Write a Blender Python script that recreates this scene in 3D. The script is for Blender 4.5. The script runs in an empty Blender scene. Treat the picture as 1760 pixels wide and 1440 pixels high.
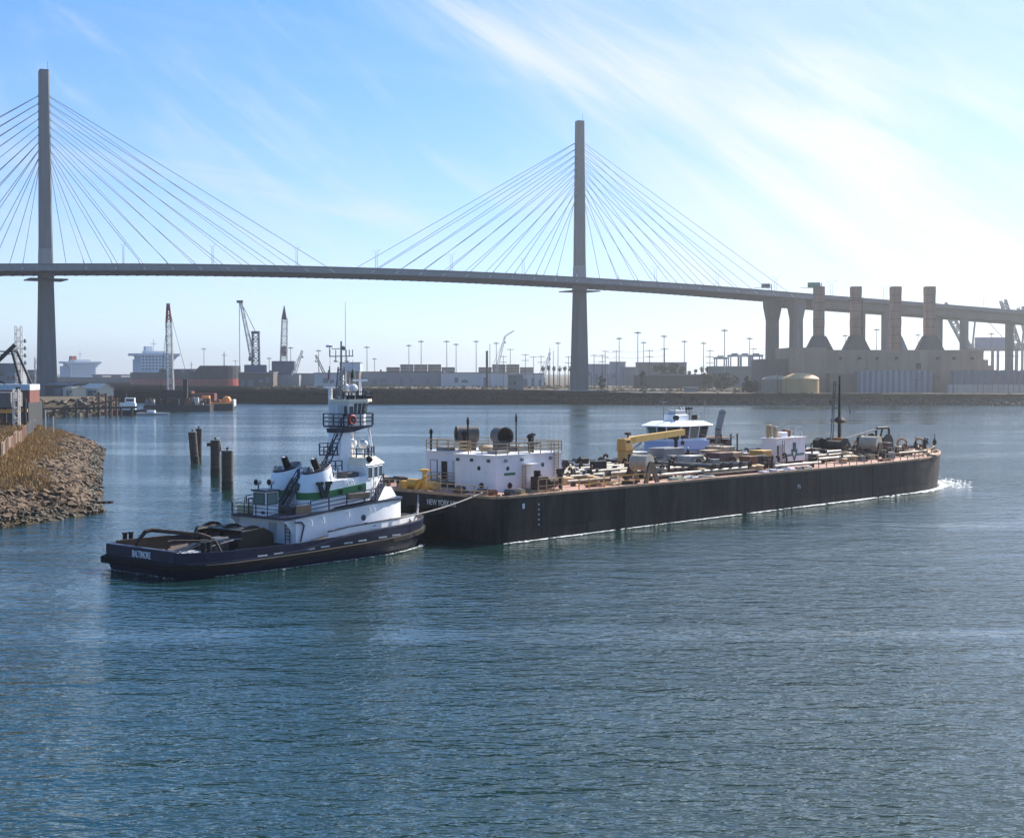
import bpy, bmesh, math, random
from mathutils import Vector, Matrix, noise as mnoise
random.seed(7)
SC = bpy.context.scene
COL = SC.collection
R = math.radians

# ------------------------------------------------------------------ camera
CAM_H = 16.5          # metres above the water
FPX = 2500.0          # focal length in photograph pixels (1760 wide)
PITCH = math.atan(80 / FPX)
cd = bpy.data.cameras.new('camera')
cam = bpy.data.objects.new('camera', cd)
COL.objects.link(cam)
cam.location = (0, 0, CAM_H)
cam.rotation_euler = (R(90) - PITCH, 0, 0)
cd.sensor_fit = 'HORIZONTAL'
cd.sensor_width = 36.0
cd.lens = 36.0 * FPX / 1760.0
cd.clip_start = 0.5
cd.clip_end = 40000
SC.camera = cam

# ------------------------------------------------------------------ light
SUN_AZ, SUN_EL = 42.5, 37.0      # azimuth clockwise from +Y
sdir = Vector((math.sin(R(SUN_AZ)) * math.cos(R(SUN_EL)), math.cos(R(SUN_AZ)) * math.cos(R(SUN_EL)), math.sin(R(SUN_EL))))
sl = bpy.data.lights.new('sun', 'SUN')
sl.energy = 4.4
sl.angle = R(0.53)
sl.color = (1.0, 0.93, 0.82)
so = bpy.data.objects.new('sun', sl)
COL.objects.link(so)
so.rotation_euler = sdir.to_track_quat('Z', 'Y').to_euler()
so.location = (300, 300, 400)

world = bpy.data.worlds.new('World')
SC.world = world
world.use_nodes = True
SC.view_settings.view_transform = 'Standard'
SC.view_settings.look = 'None'
SC.view_settings.gamma = 1.0
SC.view_settings.use_curve_mapping = False
SC.view_settings.exposure = 1.2


class NT:
    """small node-tree writer"""
    def __init__(s, tree):
        s.t = tree
        s.N = tree.nodes
        s.L = tree.links

    def n(s, typ, **kw):
        nd = s.N.new(typ)
        for k, v in kw.items():
            if k.startswith('i_'):
                nd.inputs[k[2:]].default_value = v
            else:
                setattr(nd, k, v)
        return nd

    def put(s, sock, v):
        if hasattr(v, 'is_output'):
            s.L.new(v, sock)
        else:
            sock.default_value = v

    def m(s, op, a, b=0.0, c=0.0, clamp=False):
        nd = s.N.new('ShaderNodeMath')
        nd.operation = op
        nd.use_clamp = clamp
        s.put(nd.inputs[0], a)
        s.put(nd.inputs[1], b)
        s.put(nd.inputs[2], c)
        return nd.outputs[0]

    def v(s, op, a, b=(0, 0, 0), scale=None):
        nd = s.N.new('ShaderNodeVectorMath')
        nd.operation = op
        s.put(nd.inputs[0], a)
        s.put(nd.inputs[1], b)
        if scale is not None:
            s.put(nd.inputs['Scale'], scale)
        return nd.outputs['Value'] if op in ('DOT_PRODUCT', 'LENGTH', 'DISTANCE') else nd.outputs[0]

    def xyz(s, x, y, z):
        nd = s.N.new('ShaderNodeCombineXYZ')
        for i, q in enumerate((x, y, z)):
            s.put(nd.inputs[i], q)
        return nd.outputs[0]

    def sep(s, v):
        nd = s.N.new('ShaderNodeSeparateXYZ')
        s.put(nd.inputs[0], v)
        return nd.outputs

    def noise(s, vec, scale, detail=3.0, rough=0.5, dist=0.0, dims='3D', out='Fac'):
        nd = s.N.new('ShaderNodeTexNoise')
        nd.noise_dimensions = dims
        s.put(nd.inputs['Vector'], vec)
        nd.inputs['Scale'].default_value = scale
        nd.inputs['Detail'].default_value = detail
        nd.inputs['Roughness'].default_value = rough
        nd.inputs['Distortion'].default_value = dist
        return nd.outputs[out]

    def mix(s, f, a, b, blend='MIX'):
        nd = s.N.new('ShaderNodeMix')
        nd.data_type = 'RGBA'
        nd.blend_type = blend
        s.put(nd.inputs[0], f)
        s.put(nd.inputs[6], a)
        s.put(nd.inputs[7], b)
        return nd.outputs[2]

    def ss(s, x, a, b):
        nd = s.N.new('ShaderNodeMapRange')
        nd.interpolation_type = 'SMOOTHSTEP'
        s.put(nd.inputs[0], x)
        nd.inputs[1].default_value = a
        nd.inputs[2].default_value = b
        nd.inputs[3].default_value = 0.0
        nd.inputs[4].default_value = 1.0
        return nd.outputs[0]


def rgb(r, g, b):
    return (r, g, b, 1.0)


# ------------------------------------------------------------------ sky
w = NT(world.node_tree)
w.N.clear()
tc = w.n('ShaderNodeTexCoord')
d = w.v('NORMALIZE', tc.outputs['Generated'])
dx, dy, dz = w.sep(d)
sky = w.n('ShaderNodeTexSky', sky_type='NISHITA', sun_disc=False, sun_elevation=R(SUN_EL), sun_rotation=R(SUN_AZ),
          altitude=0.0, air_density=1.0, dust_density=0.0, ozone_density=1.5)
# the clear air is deep blue well before the zenith: look the sky up a little higher
zz = w.m('ADD', w.m('MULTIPLY', dz, 3.4), 0.03)
w.L.new(w.v('NORMALIZE', w.xyz(dx, dy, zz)), sky.inputs['Vector'])
hsv = w.n('ShaderNodeHueSaturation')
hsv.inputs['Saturation'].default_value = 1.3
w.L.new(sky.outputs[0], hsv.inputs['Color'])
tint = w.v('MULTIPLY', hsv.outputs[0], (0.86, 1.03, 1.08))
# thin high cloud, laid on a flat layer overhead (direction / height)
den = w.m('ADD', w.m('ABSOLUTE', dz), 0.10)
px_, py_ = w.m('DIVIDE', dx, den), w.m('DIVIDE', dy, den)
ca, sa = math.cos(R(-38)), math.sin(R(-38))
ux = w.m('ADD', w.m('MULTIPLY', px_, ca), w.m('MULTIPLY', py_, -sa))
uy = w.m('ADD', w.m('MULTIPLY', px_, sa), w.m('MULTIPLY', py_, ca))
cl = w.xyz(w.m('MULTIPLY', ux, 0.45), w.m('MULTIPLY', uy, 1.5), 3.7)
n1 = w.noise(cl, 1.1, 7.0, 0.58, 1.1)
n2 = w.noise(w.xyz(ux, uy, 9.1), 0.42, 4.0, 0.5, 0.5)
n3 = w.noise(w.v('MULTIPLY', d, (1, 1, 2.2)), 9.0, 7.0, 0.6, 0.9)
cir = w.m('MULTIPLY', w.ss(n1, 0.46, 0.85), w.ss(n2, 0.42, 0.66))
# azimuth / elevation in degrees, for the two cloud bodies in view
az = w.m('MULTIPLY', w.m('ARCTAN2', dx, dy), 57.2958)
el = w.m('MULTIPLY', w.m('ARCSINE', dz), 57.2958)


def body(a0, e0, sa_, se_, rot):
    c_, s_ = math.cos(R(rot)), math.sin(R(rot))
    qa, qe = w.m('SUBTRACT', az, a0), w.m('SUBTRACT', el, e0)
    u = w.m('DIVIDE', w.m('ADD', w.m('MULTIPLY', qa, c_), w.m('MULTIPLY', qe, s_)), sa_)
    v = w.m('DIVIDE', w.m('SUBTRACT', w.m('MULTIPLY', qe, c_), w.m('MULTIPLY', qa, s_)), se_)
    r2 = w.m('ADD', w.m('MULTIPLY', u, u), w.m('MULTIPLY', v, v))
    return w.m('EXPONENT', w.m('MULTIPLY', r2, -1.0))


c3, s3 = math.cos(R(-33)), math.sin(R(-33))
su = w.m('ADD', w.m('MULTIPLY', az, c3), w.m('MULTIPLY', el, s3))
sv = w.m('SUBTRACT', w.m('MULTIPLY', el, c3), w.m('MULTIPLY', az, s3))
wisp = w.noise(w.xyz(w.m('MULTIPLY', su, 0.07), w.m('MULTIPLY', sv, 0.34), 2.0), 1.0, 8.0, 0.62, 0.7)
wisp2 = w.noise(w.xyz(w.m('MULTIPLY', su, 0.10), w.m('MULTIPLY', sv, 0.9), 7.0), 1.0, 5.0, 0.6, 0.3)
patch = w.m('MAXIMUM', body(12.5, 7.0, 8.0, 6.0, -38), w.m('MULTIPLY', body(6.0, 11.0, 6.5, 2.2, -28), 0.75))
patch = w.m('MULTIPLY', patch, w.m('ADD', 0.22, w.m('MULTIPLY', w.ss(wisp, 0.30, 0.66), 0.95)), clamp=True)
streak = w.m('MULTIPLY', body(0.6, 12.2, 5.5, 0.9, -31), w.ss(wisp2, 0.36, 0.68))
thin = w.m('MULTIPLY', w.ss(wisp, 0.46, 0.75), 0.34)
veil = w.m('MULTIPLY', w.ss(w.v('DOT_PRODUCT', d, tuple(sdir)), 0.62, 0.98), w.m('ADD', 0.5, w.m('MULTIPLY', w.ss(n1, 0.3, 0.62), 0.5)))
ang = w.v('DOT_PRODUCT', d, tuple(sdir))
hz = w.m('POWER', w.m('SUBTRACT', 1.0, w.m('ABSOLUTE', dz), clamp=True), 8.5)
hz = w.m('MULTIPLY', hz, w.m('ADD', 0.80, w.m('MULTIPLY', n3, 0.36)))
keep = w.m('SUBTRACT', 1.0, w.m('MULTIPLY', cir, 0.6), clamp=True)
for q, k_ in ((veil, 0.55), (patch, 0.88), (streak, 0.75), (thin, 1.0), (hz, 1.0)):
    keep = w.m('MULTIPLY', keep, w.m('SUBTRACT', 1.0, w.m('MULTIPLY', q, k_), clamp=True))
fac = w.m('SUBTRACT', 1.0, keep, clamp=True)
glow = w.m('ADD', 0.86, w.m('MULTIPLY', w.m('POWER', w.m('MAXIMUM', ang, 0.0), 5.0), 0.16))
ccol = w.v('SCALE', (3.75, 3.88, 3.9), scale=glow)
skyc = w.mix(fac, tint, ccol)
bg = w.n('ShaderNodeBackground')
bg.inputs['Strength'].default_value = 0.12
w.L.new(skyc, bg.inputs['Color'])
wo = w.n('ShaderNodeOutputWorld')
w.L.new(bg.outputs[0], wo.inputs['Surface'])


# ------------------------------------------------------------------ helpers: where a thing stands
def ray(px, py):
    x = (px - 880) / FPX
    y = (720 - py) / FPX
    return (x, math.cos(PITCH) + y * math.sin(PITCH), -math.sin(PITCH) + y * math.cos(PITCH))


def gnd(px, py, z=0.0):
    d = ray(px, py)
    k = (z - CAM_H) / d[2]
    return (d[0] * k, d[1] * k)


def atY(px, py, Y):
    """point at depth Y seen at photo position px, py -> (x, z)"""
    d = ray(px, py)
    k = Y / d[1]
    return (d[0] * k, CAM_H + d[2] * k)


# ------------------------------------------------------------------ helpers: mesh writing
class MB:
    def __init__(s):
        s.v, s.f = [], []

    def add(s, vs, fs):
        o = len(s.v)
        s.v += [tuple(q) for q in vs]
        s.f += [tuple(i + o for i in f) for f in fs]
        return s

    def box(s, x0, x1, y0, y1, z0, z1):
        return s.add([(x0, y0, z0), (x1, y0, z0), (x1, y1, z0), (x0, y1, z0), (x0, y0, z1), (x1, y0, z1), (x1, y1, z1), (x0, y1, z1)],
                     [(3, 2, 1, 0), (4, 5, 6, 7), (0, 1, 5, 4), (1, 2, 6, 5), (2, 3, 7, 6), (3, 0, 4, 7)])

    def bar(s, p, q, w, h=None):
        p, q = Vector(p), Vector(q)
        h = h or w
        a = (q - p)
        if a.length < 1e-6:
            return s
        a.normalize()
        up = Vector((0, 0, 1)) if abs(a.z) < 0.95 else Vector((1, 0, 0))
        u = a.cross(up).normalized() * (w / 2)
        vv = u.cross(a).normalized() * (h / 2)
        vs = []
        for c in (p, q):
            vs += [c - u - vv, c + u - vv, c + u + vv, c - u + vv]
        return s.add(vs, [(0, 1, 2, 3), (7, 6, 5, 4), (0, 4, 5, 1), (1, 5, 6, 2), (2, 6, 7, 3), (3, 7, 4, 0)])

    def tube(s, p, q, r, r2=None, n=8):
        p, q = Vector(p), Vector(q)
        r2 = r if r2 is None else r2
        a = (q - p)
        if a.length < 1e-6:
            return s
        a.normalize()
        up = Vector((0, 0, 1)) if abs(a.z) < 0.95 else Vector((1, 0, 0))
        u = a.cross(up).normalized()
        vv = u.cross(a).normalized()
        vs = []
        for c, rr in ((p, r), (q, r2)):
            for i in range(n):
                t = 2 * math.pi * i / n
                vs.append(c + u * (rr * math.cos(t)) + vv * (rr * math.sin(t)))
        fs = [(i, (i + 1) % n, n + (i + 1) % n, n + i) for i in range(n)]
        fs += [tuple(range(n - 1, -1, -1)), tuple(range(n, 2 * n))]
        return s.add(vs, fs)

    def path(s, pts, r, n=6):
        for i in range(len(pts) - 1):
            s.tube(pts[i], pts[i + 1], r, n=n)
        return s

    def prism(s, poly, z0, z1):
        """poly in x,y counter-clockwise; z may be numbers or lists"""
        n = len(poly)
        a = z0 if isinstance(z0, (list, tuple)) else [z0] * n
        b = z1 if isinstance(z1, (list, tuple)) else [z1] * n
        vs = [(p[0], p[1], a[i]) for i, p in enumerate(poly)] + [(p[0], p[1], b[i]) for i, p in enumerate(poly)]
        fs = [(i, (i + 1) % n, n + (i + 1) % n, n + i) for i in range(n)]
        fs += [tuple(range(n - 1, -1, -1)), tuple(range(n, 2 * n))]
        return s.add(vs, fs)

    def loft(s, rings, closed=True, cap=True):
        n = len(rings[0])
        vs = [p for r in rings for p in r]
        fs = []
        for k in range(len(rings) - 1):
            for i in range(n if closed else n - 1):
                j = (i + 1) % n
                fs.append((k * n + i, k * n + j, (k + 1) * n + j, (k + 1) * n + i))
        if cap and closed:
            fs += [tuple(range(n - 1, -1, -1)), tuple(range((len(rings) - 1) * n, len(rings) * n))]
        return s.add(vs, fs)

    def extr(s, poly3, vec):
        n = len(poly3)
        vs = [Vector(p) for p in poly3] + [Vector(p) + Vector(vec) for p in poly3]
        fs = [(i, (i + 1) % n, n + (i + 1) % n, n + i) for i in range(n)]
        fs += [tuple(range(n - 1, -1, -1)), tuple(range(n, 2 * n))]
        return s.add(vs, fs)

    def ball(s, c, r, nu=10, nv=6, sz=1.0):
        rings = []
        for j in range(nv + 1):
            ph = math.pi * j / nv - math.pi / 2
            rr = max(0.02, math.cos(ph)) * r
            rings.append([(c[0] + rr * math.cos(2 * math.pi * i / nu), c[1] + rr * math.sin(2 * math.pi * i / nu), c[2] + math.sin(ph) * r * sz) for i in range(nu)])
        return s.loft(rings)

    def lathe(s, c, prof, n=16):
        return s.loft([[(c[0] + r * math.cos(2 * math.pi * i / n), c[1] + r * math.sin(2 * math.pi * i / n), c[2] + z) for i in range(n)] for r, z in prof])

    def rail(s, pts, h=1.1, step=1.6, r=0.035, rows=3, post=0.045):
        """hand rail following pts (feet)"""
        for k in range(rows):
            zz = h * (k + 1) / rows
            for i in range(len(pts) - 1):
                a, b = pts[i], pts[i + 1]
                s.bar((a[0], a[1], a[2] + zz), (b[0], b[1], b[2] + zz), r * 2)
        for i in range(len(pts) - 1):
            a, b = Vector(pts[i]), Vector(pts[i + 1])
            m = max(1, int(round((b - a).length / step)))
            for k in range(m + (1 if i == len(pts) - 2 else 0)):
                c = a.lerp(b, k / m)
                s.bar(c, (c.x, c.y, c.z + h), post * 2)
        return s

    def lattice(s, p, q, w0, w1, r=0.1, n=10, side=(0, 0, 1)):
        """square lattice boom from p to q"""
        p, q = Vector(p), Vector(q)
        a = (q - p).normalized()
        up = Vector((0, 1, 0)) if abs(a.y) < 0.8 else Vector((1, 0, 0))
        u = a.cross(up).normalized()
        v = u.cross(a).normalized()
        cs = []
        for k in range(n + 1):
            t = k / n
            c = p.lerp(q, t)
            ww = (w0 + (w1 - w0) * t) / 2
            cs.append([c - u * ww - v * ww, c + u * ww - v * ww, c + u * ww + v * ww, c - u * ww + v * ww])
        for i in range(4):
            s.bar(cs[0][i], cs[-1][i], r * 2)
        for k in range(n):
            for i in range(4):
                j = (i + 1) % 4
                s.bar(cs[k][i], cs[k + 1][j] if (k + i) % 2 else cs[k + 1][i], r * 1.1)
                s.bar(cs[k][i if (k + i) % 2 else j], cs[k + 1][j if (k + i) % 2 else i], r * 1.2)
                s.bar(cs[k][i], cs[k][j], r * 1.1)
        return s

    def mesh(s, name, mat=None, smooth=False):
        me = bpy.data.meshes.new(name)
        me.from_pydata(s.v, [], s.f)
        me.update()
        bm = bmesh.new()
        bm.from_mesh(me)
        bmesh.ops.recalc_face_normals(bm, faces=bm.faces)
        bm.to_mesh(me)
        bm.free()
        if mat:
            me.materials.append(mat)
        if smooth:
            for p in me.polygons:
                p.use_smooth = True
            try:
                me.set_sharp_from_angle(angle=R(38))
            except Exception:
                pass
        return me

    def build(s, name, mat, parent=None, smooth=False, bevel=0.0):
        me = s.mesh(name, mat, smooth)
        o = bpy.data.objects.new(name, me)
        COL.objects.link(o)
        if parent is not None:
            o.parent = parent
        if bevel:
            b = o.modifiers.new('bevel', 'BEVEL')
            b.width = bevel
            b.segments = 2
            b.limit_method = 'ANGLE'
        return o


def tag(o, label=None, cat=None, group=None, kind=None):
    if label:
        o['label'] = label
    if cat:
        o['category'] = cat
    if group:
        o['group'] = group
    if kind:
        o['kind'] = kind
    return o


def empty(name, loc, rz=0.0, label=None, cat=None, group=None):
    o = bpy.data.objects.new(name, None)
    COL.objects.link(o)
    o.empty_display_size = 0.5
    o.location = loc
    o.rotation_euler = (0, 0, rz)
    return tag(o, label, cat, group)


def link(me, name, parent=None, loc=(0, 0, 0), rot=(0, 0, 0), sc=(1, 1, 1)):
    o = bpy.data.objects.new(name, me)
    COL.objects.link(o)
    o.parent = parent
    o.location = loc
    o.rotation_euler = rot
    o.scale = sc
    return o


def copy_tree(o, parent=None):
    c = o.copy()
    COL.objects.link(c)
    c.parent = parent
    for ch in o.children:
        copy_tree(ch, c)
    return c


def heading(az):
    return R(90.0 - az)       # local +X points along azimuth az (clockwise from +Y)


# ------------------------------------------------------------------ materials
MATS = {}


def mat(name, col, rough=0.6, metal=0.0, var=0.12, scale=1.0, rust=0.0, rustc=(0.16, 0.065, 0.03), streak=True, bump=0.0, spec=0.5, dirt=0.0):
    if name in MATS:
        return MATS[name]
    m = bpy.data.materials.new(name)
    m.use_nodes = True
    t = NT(m.node_tree)
    bs = t.N['Principled BSDF']
    tc = t.n('ShaderNodeTexCoord')
    ob = tc.outputs['Object']
    c = rgb(*col)
    vv = t.v('MULTIPLY', ob, (1, 1, 0.18 if streak else 1.0))
    n1 = t.noise(vv, 1.3 * scale, 5.0, 0.6)
    n2 = t.noise(ob, 6.0 * scale, 4.0, 0.6)
    f = t.m('ADD', t.m('MULTIPLY', n1, 0.7), t.m('MULTIPLY', n2, 0.3))
    k = t.m('ADD', 1.0 - var * 1.2, t.m('MULTIPLY', t.ss(f, 0.3, 0.7), var * 2.0))
    cc = t.v('SCALE', c[:3], scale=k)
    if dirt:
        n3 = t.noise(vv, 0.5 * scale, 6.0, 0.65, 0.4)
        cc = t.mix(t.m('MULTIPLY', t.ss(n3, 0.5, 0.72), dirt), cc, rgb(0.06, 0.05, 0.042))
    if rust:
        n3 = t.noise(t.v('MULTIPLY', ob, (1, 1, 0.3 if streak else 1)), 0.9 * scale, 8.0, 0.68, 0.3)
        cc = t.mix(t.ss(n3, 0.66 - 0.28 * rust, 0.78 - 0.2 * rust), cc, t.mix(n2, rgb(*rustc), rgb(*[q * 0.45 for q in rustc])))
    t.put(bs.inputs['Base Color'], cc)
    t.put(bs.inputs['Roughness'], t.m('ADD', rough - 0.08, t.m('MULTIPLY', n2, 0.16), clamp=True))
    bs.inputs['Metallic'].default_value = metal
    bs.inputs['Specular IOR Level'].default_value = spec
    if bump:
        b = t.n('ShaderNodeBump')
        b.inputs['Strength'].default_value = 0.6
        b.inputs['Distance'].default_value = bump
        t.L.new(t.noise(ob, 4.0 * scale, 6.0, 0.65), b.inputs['Height'])
        t.L.new(b.outputs[0], bs.inputs['Normal'])
    MATS[name] = m
    return m


def glass(name, col=(0.02, 0.03, 0.035), rough=0.06):
    if name in MATS:
        return MATS[name]
    m = bpy.data.materials.new(name)
    m.use_nodes = True
    bs = m.node_tree.nodes['Principled BSDF']
    bs.inputs['Base Color'].default_value = rgb(*col)
    bs.inputs['Roughness'].default_value = rough
    bs.inputs['IOR'].default_value = 1.5
    MATS[name] = m
    return m


WHITE = mat('white_paint', (0.82, 0.83, 0.84), 0.45, var=0.05, rust=0.10, scale=0.7)
WHITE2 = mat('white_paint_worn', (0.70, 0.70, 0.69), 0.5, var=0.08, rust=0.22, scale=0.8, dirt=0.25)
NAVY = mat('navy_hull_paint', (0.014, 0.017, 0.042), 0.42, var=0.25, rust=0.12, scale=0.6, spec=0.25)
NAVYT = mat('navy_trim_paint', (0.012, 0.02, 0.05), 0.45, var=0.1)
BLACK = mat('black_paint', (0.012, 0.012, 0.013), 0.5, var=0.2, spec=0.25)
RUBBER = mat('black_rubber', (0.012, 0.011, 0.011), 0.85, var=0.25, streak=False, spec=0.25)
GREEN = mat('green_band_paint', (0.015, 0.16, 0.045), 0.45, var=0.06)
TEAL = mat('teal_letter_paint', (0.004, 0.022, 0.03), 0.6, var=0.05, spec=0.2)
LETTER = mat('white_lettering', (0.72, 0.73, 0.75), 0.6, var=0.1)
WORNLETTER = mat('worn_white_lettering', (0.60, 0.60, 0.60), 0.7, var=0.3, rust=0.3, rustc=(0.03, 0.025, 0.03), scale=3)
CREAM = mat('sunlit_white_paint', (0.78, 0.70, 0.55), 0.5, var=0.05)  # white paint with the warm sunlight on it put into the colour
DKGREY = mat('dark_grey_metal', (0.05, 0.05, 0.055), 0.55, var=0.2, rust=0.1)
GREY = mat('grey_metal', (0.22, 0.22, 0.225), 0.55, var=0.15, rust=0.1)
LTGREY = mat('light_grey_metal', (0.48, 0.49, 0.5), 0.5, var=0.1)
YELLOW = mat('yellow_machinery_paint', (0.62, 0.33, 0.04), 0.5, var=0.12, rust=0.18)
ORANGE = mat('orange_buff_paint', (0.60, 0.31, 0.07), 0.5, var=0.1, rust=0.12)
RUST = mat('rusted_steel', (0.17, 0.075, 0.04), 0.8, var=0.35, streak=False, bump=0.02)
DARKRUST = mat('dark_rusted_steel', (0.05, 0.03, 0.022), 0.8, var=0.4, streak=False, bump=0.02)
WOOD = mat('weathered_timber', (0.17, 0.12, 0.08), 0.85, var=0.25, streak=False)
TAN = mat('tan_rail_paint', (0.42, 0.29, 0.16), 0.6, var=0.15, rust=0.2)
ROPE = mat('rope_fibre', (0.42, 0.38, 0.32), 0.9, var=0.15, streak=False)
GLASS = glass('dark_window_glass')
GREENGLASS = glass('greenish_window_glass', (0.10, 0.17, 0.15), 0.08)
RED = mat('red_paint', (0.42, 0.04, 0.03), 0.5, var=0.1)
# ------------------------------------------------------------------ water
def water_material():
    m = bpy.data.materials.new('harbour_water')
    m.use_nodes = True
    t = NT(m.node_tree)
    bs = t.N['Principled BSDF']
    tc = t.n('ShaderNodeTexCoord')
    P = tc.outputs['Object']
    # long slicks and wind patches change how rough the surface is
    big = t.noise(t.v('MULTIPLY', P, (0.008, 0.026, 1.0)), 1.0, 4.0, 0.55, 0.6)
    big2 = t.noise(t.v('MULTIPLY', P, (0.012, 0.02, 1.0)), 1.0, 3.0, 0.5)
    amp = t.m('ADD', 0.26, t.m('MULTIPLY', t.ss(big, 0.38, 0.56), 0.84))
    amp = t.m('MULTIPLY', amp, t.m('ADD', 0.75, t.m('MULTIPLY', t.ss(big2, 0.3, 0.7), 0.5)))

    layers = [  # (wavelength x, wavelength y, rotation deg, height m, detail)
        (6.5, 3.0, 9, 0.20, 1.0),
        (1.5, 0.72, -7, 0.115, 2.0),
        (0.7, 0.34, 14, 0.050, 2.0),
        (0.33, 0.18, -20, 0.009, 1.0)]

    def height(off):
        tot = None
        for i, (lx, ly, rot, h, det) in enumerate(layers):
            q = t.v('ADD', P, off)
            mp = t.n('ShaderNodeMapping')
            mp.inputs['Rotation'].default_value = (0, 0, R(rot))
            mp.inputs['Scale'].default_value = (1.0 / lx, 1.0 / ly, 1.0)
            t.L.new(q, mp.inputs['Vector'])
            nd = t.noise(mp.outputs[0], 1.0, det, 0.5, 0.35 if i < 3 else 0.0, dims='2D')
            # sharpen crests a little
            x = t.m('SUBTRACT', nd, 0.5)
            val = t.m('MULTIPLY', t.m('ADD', x, t.m('MULTIPLY', t.m('MULTIPLY', x, x), 0.9)), h * 2.0)
            tot = val if tot is None else t.m('ADD', tot, val)
        return tot
    e = 0.04
    h0 = height((0, 0, 0))
    hx = height((e, 0, 0))
    hy = height((0, e, 0))
    gx = t.m('MULTIPLY', t.m('MULTIPLY', t.m('SUBTRACT', h0, hx), 1 / e), amp)
    gy = t.m('MULTIPLY', t.m('MULTIPLY', t.m('SUBTRACT', h0, hy), 1 / e), amp)
    # waves cannot be steeper than they can stand
    g2 = t.m('ADD', t.m('MULTIPLY', gx, gx), t.m('MULTIPLY', gy, gy))
    lim = t.m('INVERSE_SQRT', t.m('ADD', 1.0, t.m('MULTIPLY', g2, 1 / 0.25 ** 2)))
    gx, gy = t.m('MULTIPLY', gx, lim), t.m('MULTIPLY', gy, lim)
    nrm = t.v('NORMALIZE', t.xyz(gx, gy, 1.0))
    t.L.new(nrm, bs.inputs['Normal'])
    col = t.mix(t.noise(P, 0.02, 3.0), rgb(0.006, 0.025, 0.025), rgb(0.009, 0.034, 0.033))
    t.put(bs.inputs['Base Color'], col)
    bs.inputs['Roughness'].default_value = 0.08
    bs.inputs['IOR'].default_value = 1.36
    bs.inputs['Specular IOR Level'].default_value = 0.95
    return m


WATER = water_material()
me = MB().add([(-9000, -600, 0), (9000, -600, 0), (9000, 12000, 0), (-9000, 12000, 0)], [(0, 1, 2, 3)]).mesh('water', WATER)
wat = link(me, 'water')
tag(wat, kind='structure')
# ------------------------------------------------------------------ land and embankments
LZ = 5.5


def ground_mat(name, a, b, c, sc=1.0, bump=0.15):
    m = bpy.data.materials.new(name)
    m.use_nodes = True
    t = NT(m.node_tree)
    bs = t.N['Principled BSDF']
    ob = t.n('ShaderNodeTexCoord').outputs['Object']
    n1 = t.noise(ob, 0.02 * sc, 6.0, 0.65, 0.5)
    n2 = t.noise(ob, 0.12 * sc, 6.0, 0.65, 0.3)
    cc = t.mix(t.ss(n1, 0.4, 0.6), rgb(*a), rgb(*b))
    cc = t.mix(t.ss(n2, 0.48, 0.66), cc, rgb(*c))
    t.put(bs.inputs['Base Color'], cc)
    bs.inputs['Roughness'].default_value = 0.95
    bs.inputs['Specular IOR Level'].default_value = 0.2
    bp = t.n('ShaderNodeBump')
    bp.inputs['Distance'].default_value = bump
    t.L.new(t.noise(ob, 0.9 * sc, 6.0, 0.7), bp.inputs['Height'])
    t.L.new(bp.outputs[0], bs.inputs['Normal'])
    return m


DIRT = ground_mat('dry_dirt_ground', (0.085, 0.065, 0.045), (0.11, 0.085, 0.058), (0.05, 0.042, 0.027), 1.0)
BANK = ground_mat('riprap_bank', (0.075, 0.055, 0.037), (0.10, 0.072, 0.047), (0.04, 0.032, 0.023), 4.0, 0.4)


def inset(poly, dd):
    """offset an open polyline to its left by dd"""
    out = []
    n = len(poly)
    for i in range(n):
        a = Vector(poly[max(0, i - 1)])
        b = Vector(poly[min(n - 1, i + 1)])
        t = (b - a).normalized()
        out.append((poly[i][0] - t.y * dd, poly[i][1] + t.x * dd))
    return out


def shore(name, edge, back, width):
    """edge: open water line, land on the left side; back: the rest of the outline"""
    e = []
    for i in range(len(edge) - 1):          # subdivide, roughen
        a, b = Vector(edge[i]), Vector(edge[i + 1])
        m = max(1, int((b - a).length / 14))
        for k in range(m):
            c = a.lerp(b, k / m)
            e.append((c.x + random.uniform(-1.0, 1.0), c.y + random.uniform(-1.0, 1.0)))
    e.append(edge[-1])
    rows = []
    for fr, z in ((-0.15, -1.6), (0.0, -0.05), (0.30, 1.7), (0.62, 3.9), (1.0, LZ)):
        p = inset(e, fr * width)
        rows.append([(x, y, z + (random.uniform(-0.45, 0.45) if 0 < fr < 1 else 0)) for x, y in p])
    bank = MB().loft(rows, closed=False).build('embankment', BANK)
    top = inset(e, width)
    poly = top + back
    bm = bmesh.new()
    f = bm.faces.new([bm.verts.new((x, y, LZ - 0.02)) for x, y in poly])
    bmesh.ops.triangulate(bm, faces=[f])
    me = bpy.data.meshes.new(name)
    bm.to_mesh(me)
    bm.free()
    me.materials.append(DIRT)
    o = link(me, name)
    for p in me.polygons:
        if p.normal.z < 0:
            p.flip()
    tag(o, kind='structure')
    tag(bank, kind='structure')
    return o, e


far_edge = [gnd(x, y) for x, y in ((430, 676), (520, 679), (640, 681.5), (760, 683), (870, 685), (990, 687.5), (1042, 687.5), (1046, 693), (1250, 695), (1400, 695.5), (1600, 696), (1760, 697), (2300, 699))]
far_edge = [(-1700, 1790), (-560, 1790), (-330, 1480)] + far_edge + [(3500, 560)]
far_land, far_e = shore('far_shore_ground', far_edge, [(8000, 560), (8000, 9500), (-8000, 9500), (-8000, 1800)], 13.0)
left_edge = [(-1500, 1250), (-420, 1120), (-290, 990), (-232, 830), (-194, 730), (-172, 640), (-156, 562), (-172, 545), (-215, 505), (-330, 470), (-900, 440)]
left_edge = left_edge[::-1]
# land must lie on the left of the walking direction: walk it from the near end to the far end
left_land, left_e = shore('left_shore_ground', left_edge, [(-1500, 1240), (-1500, 600)], 11.0)

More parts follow.
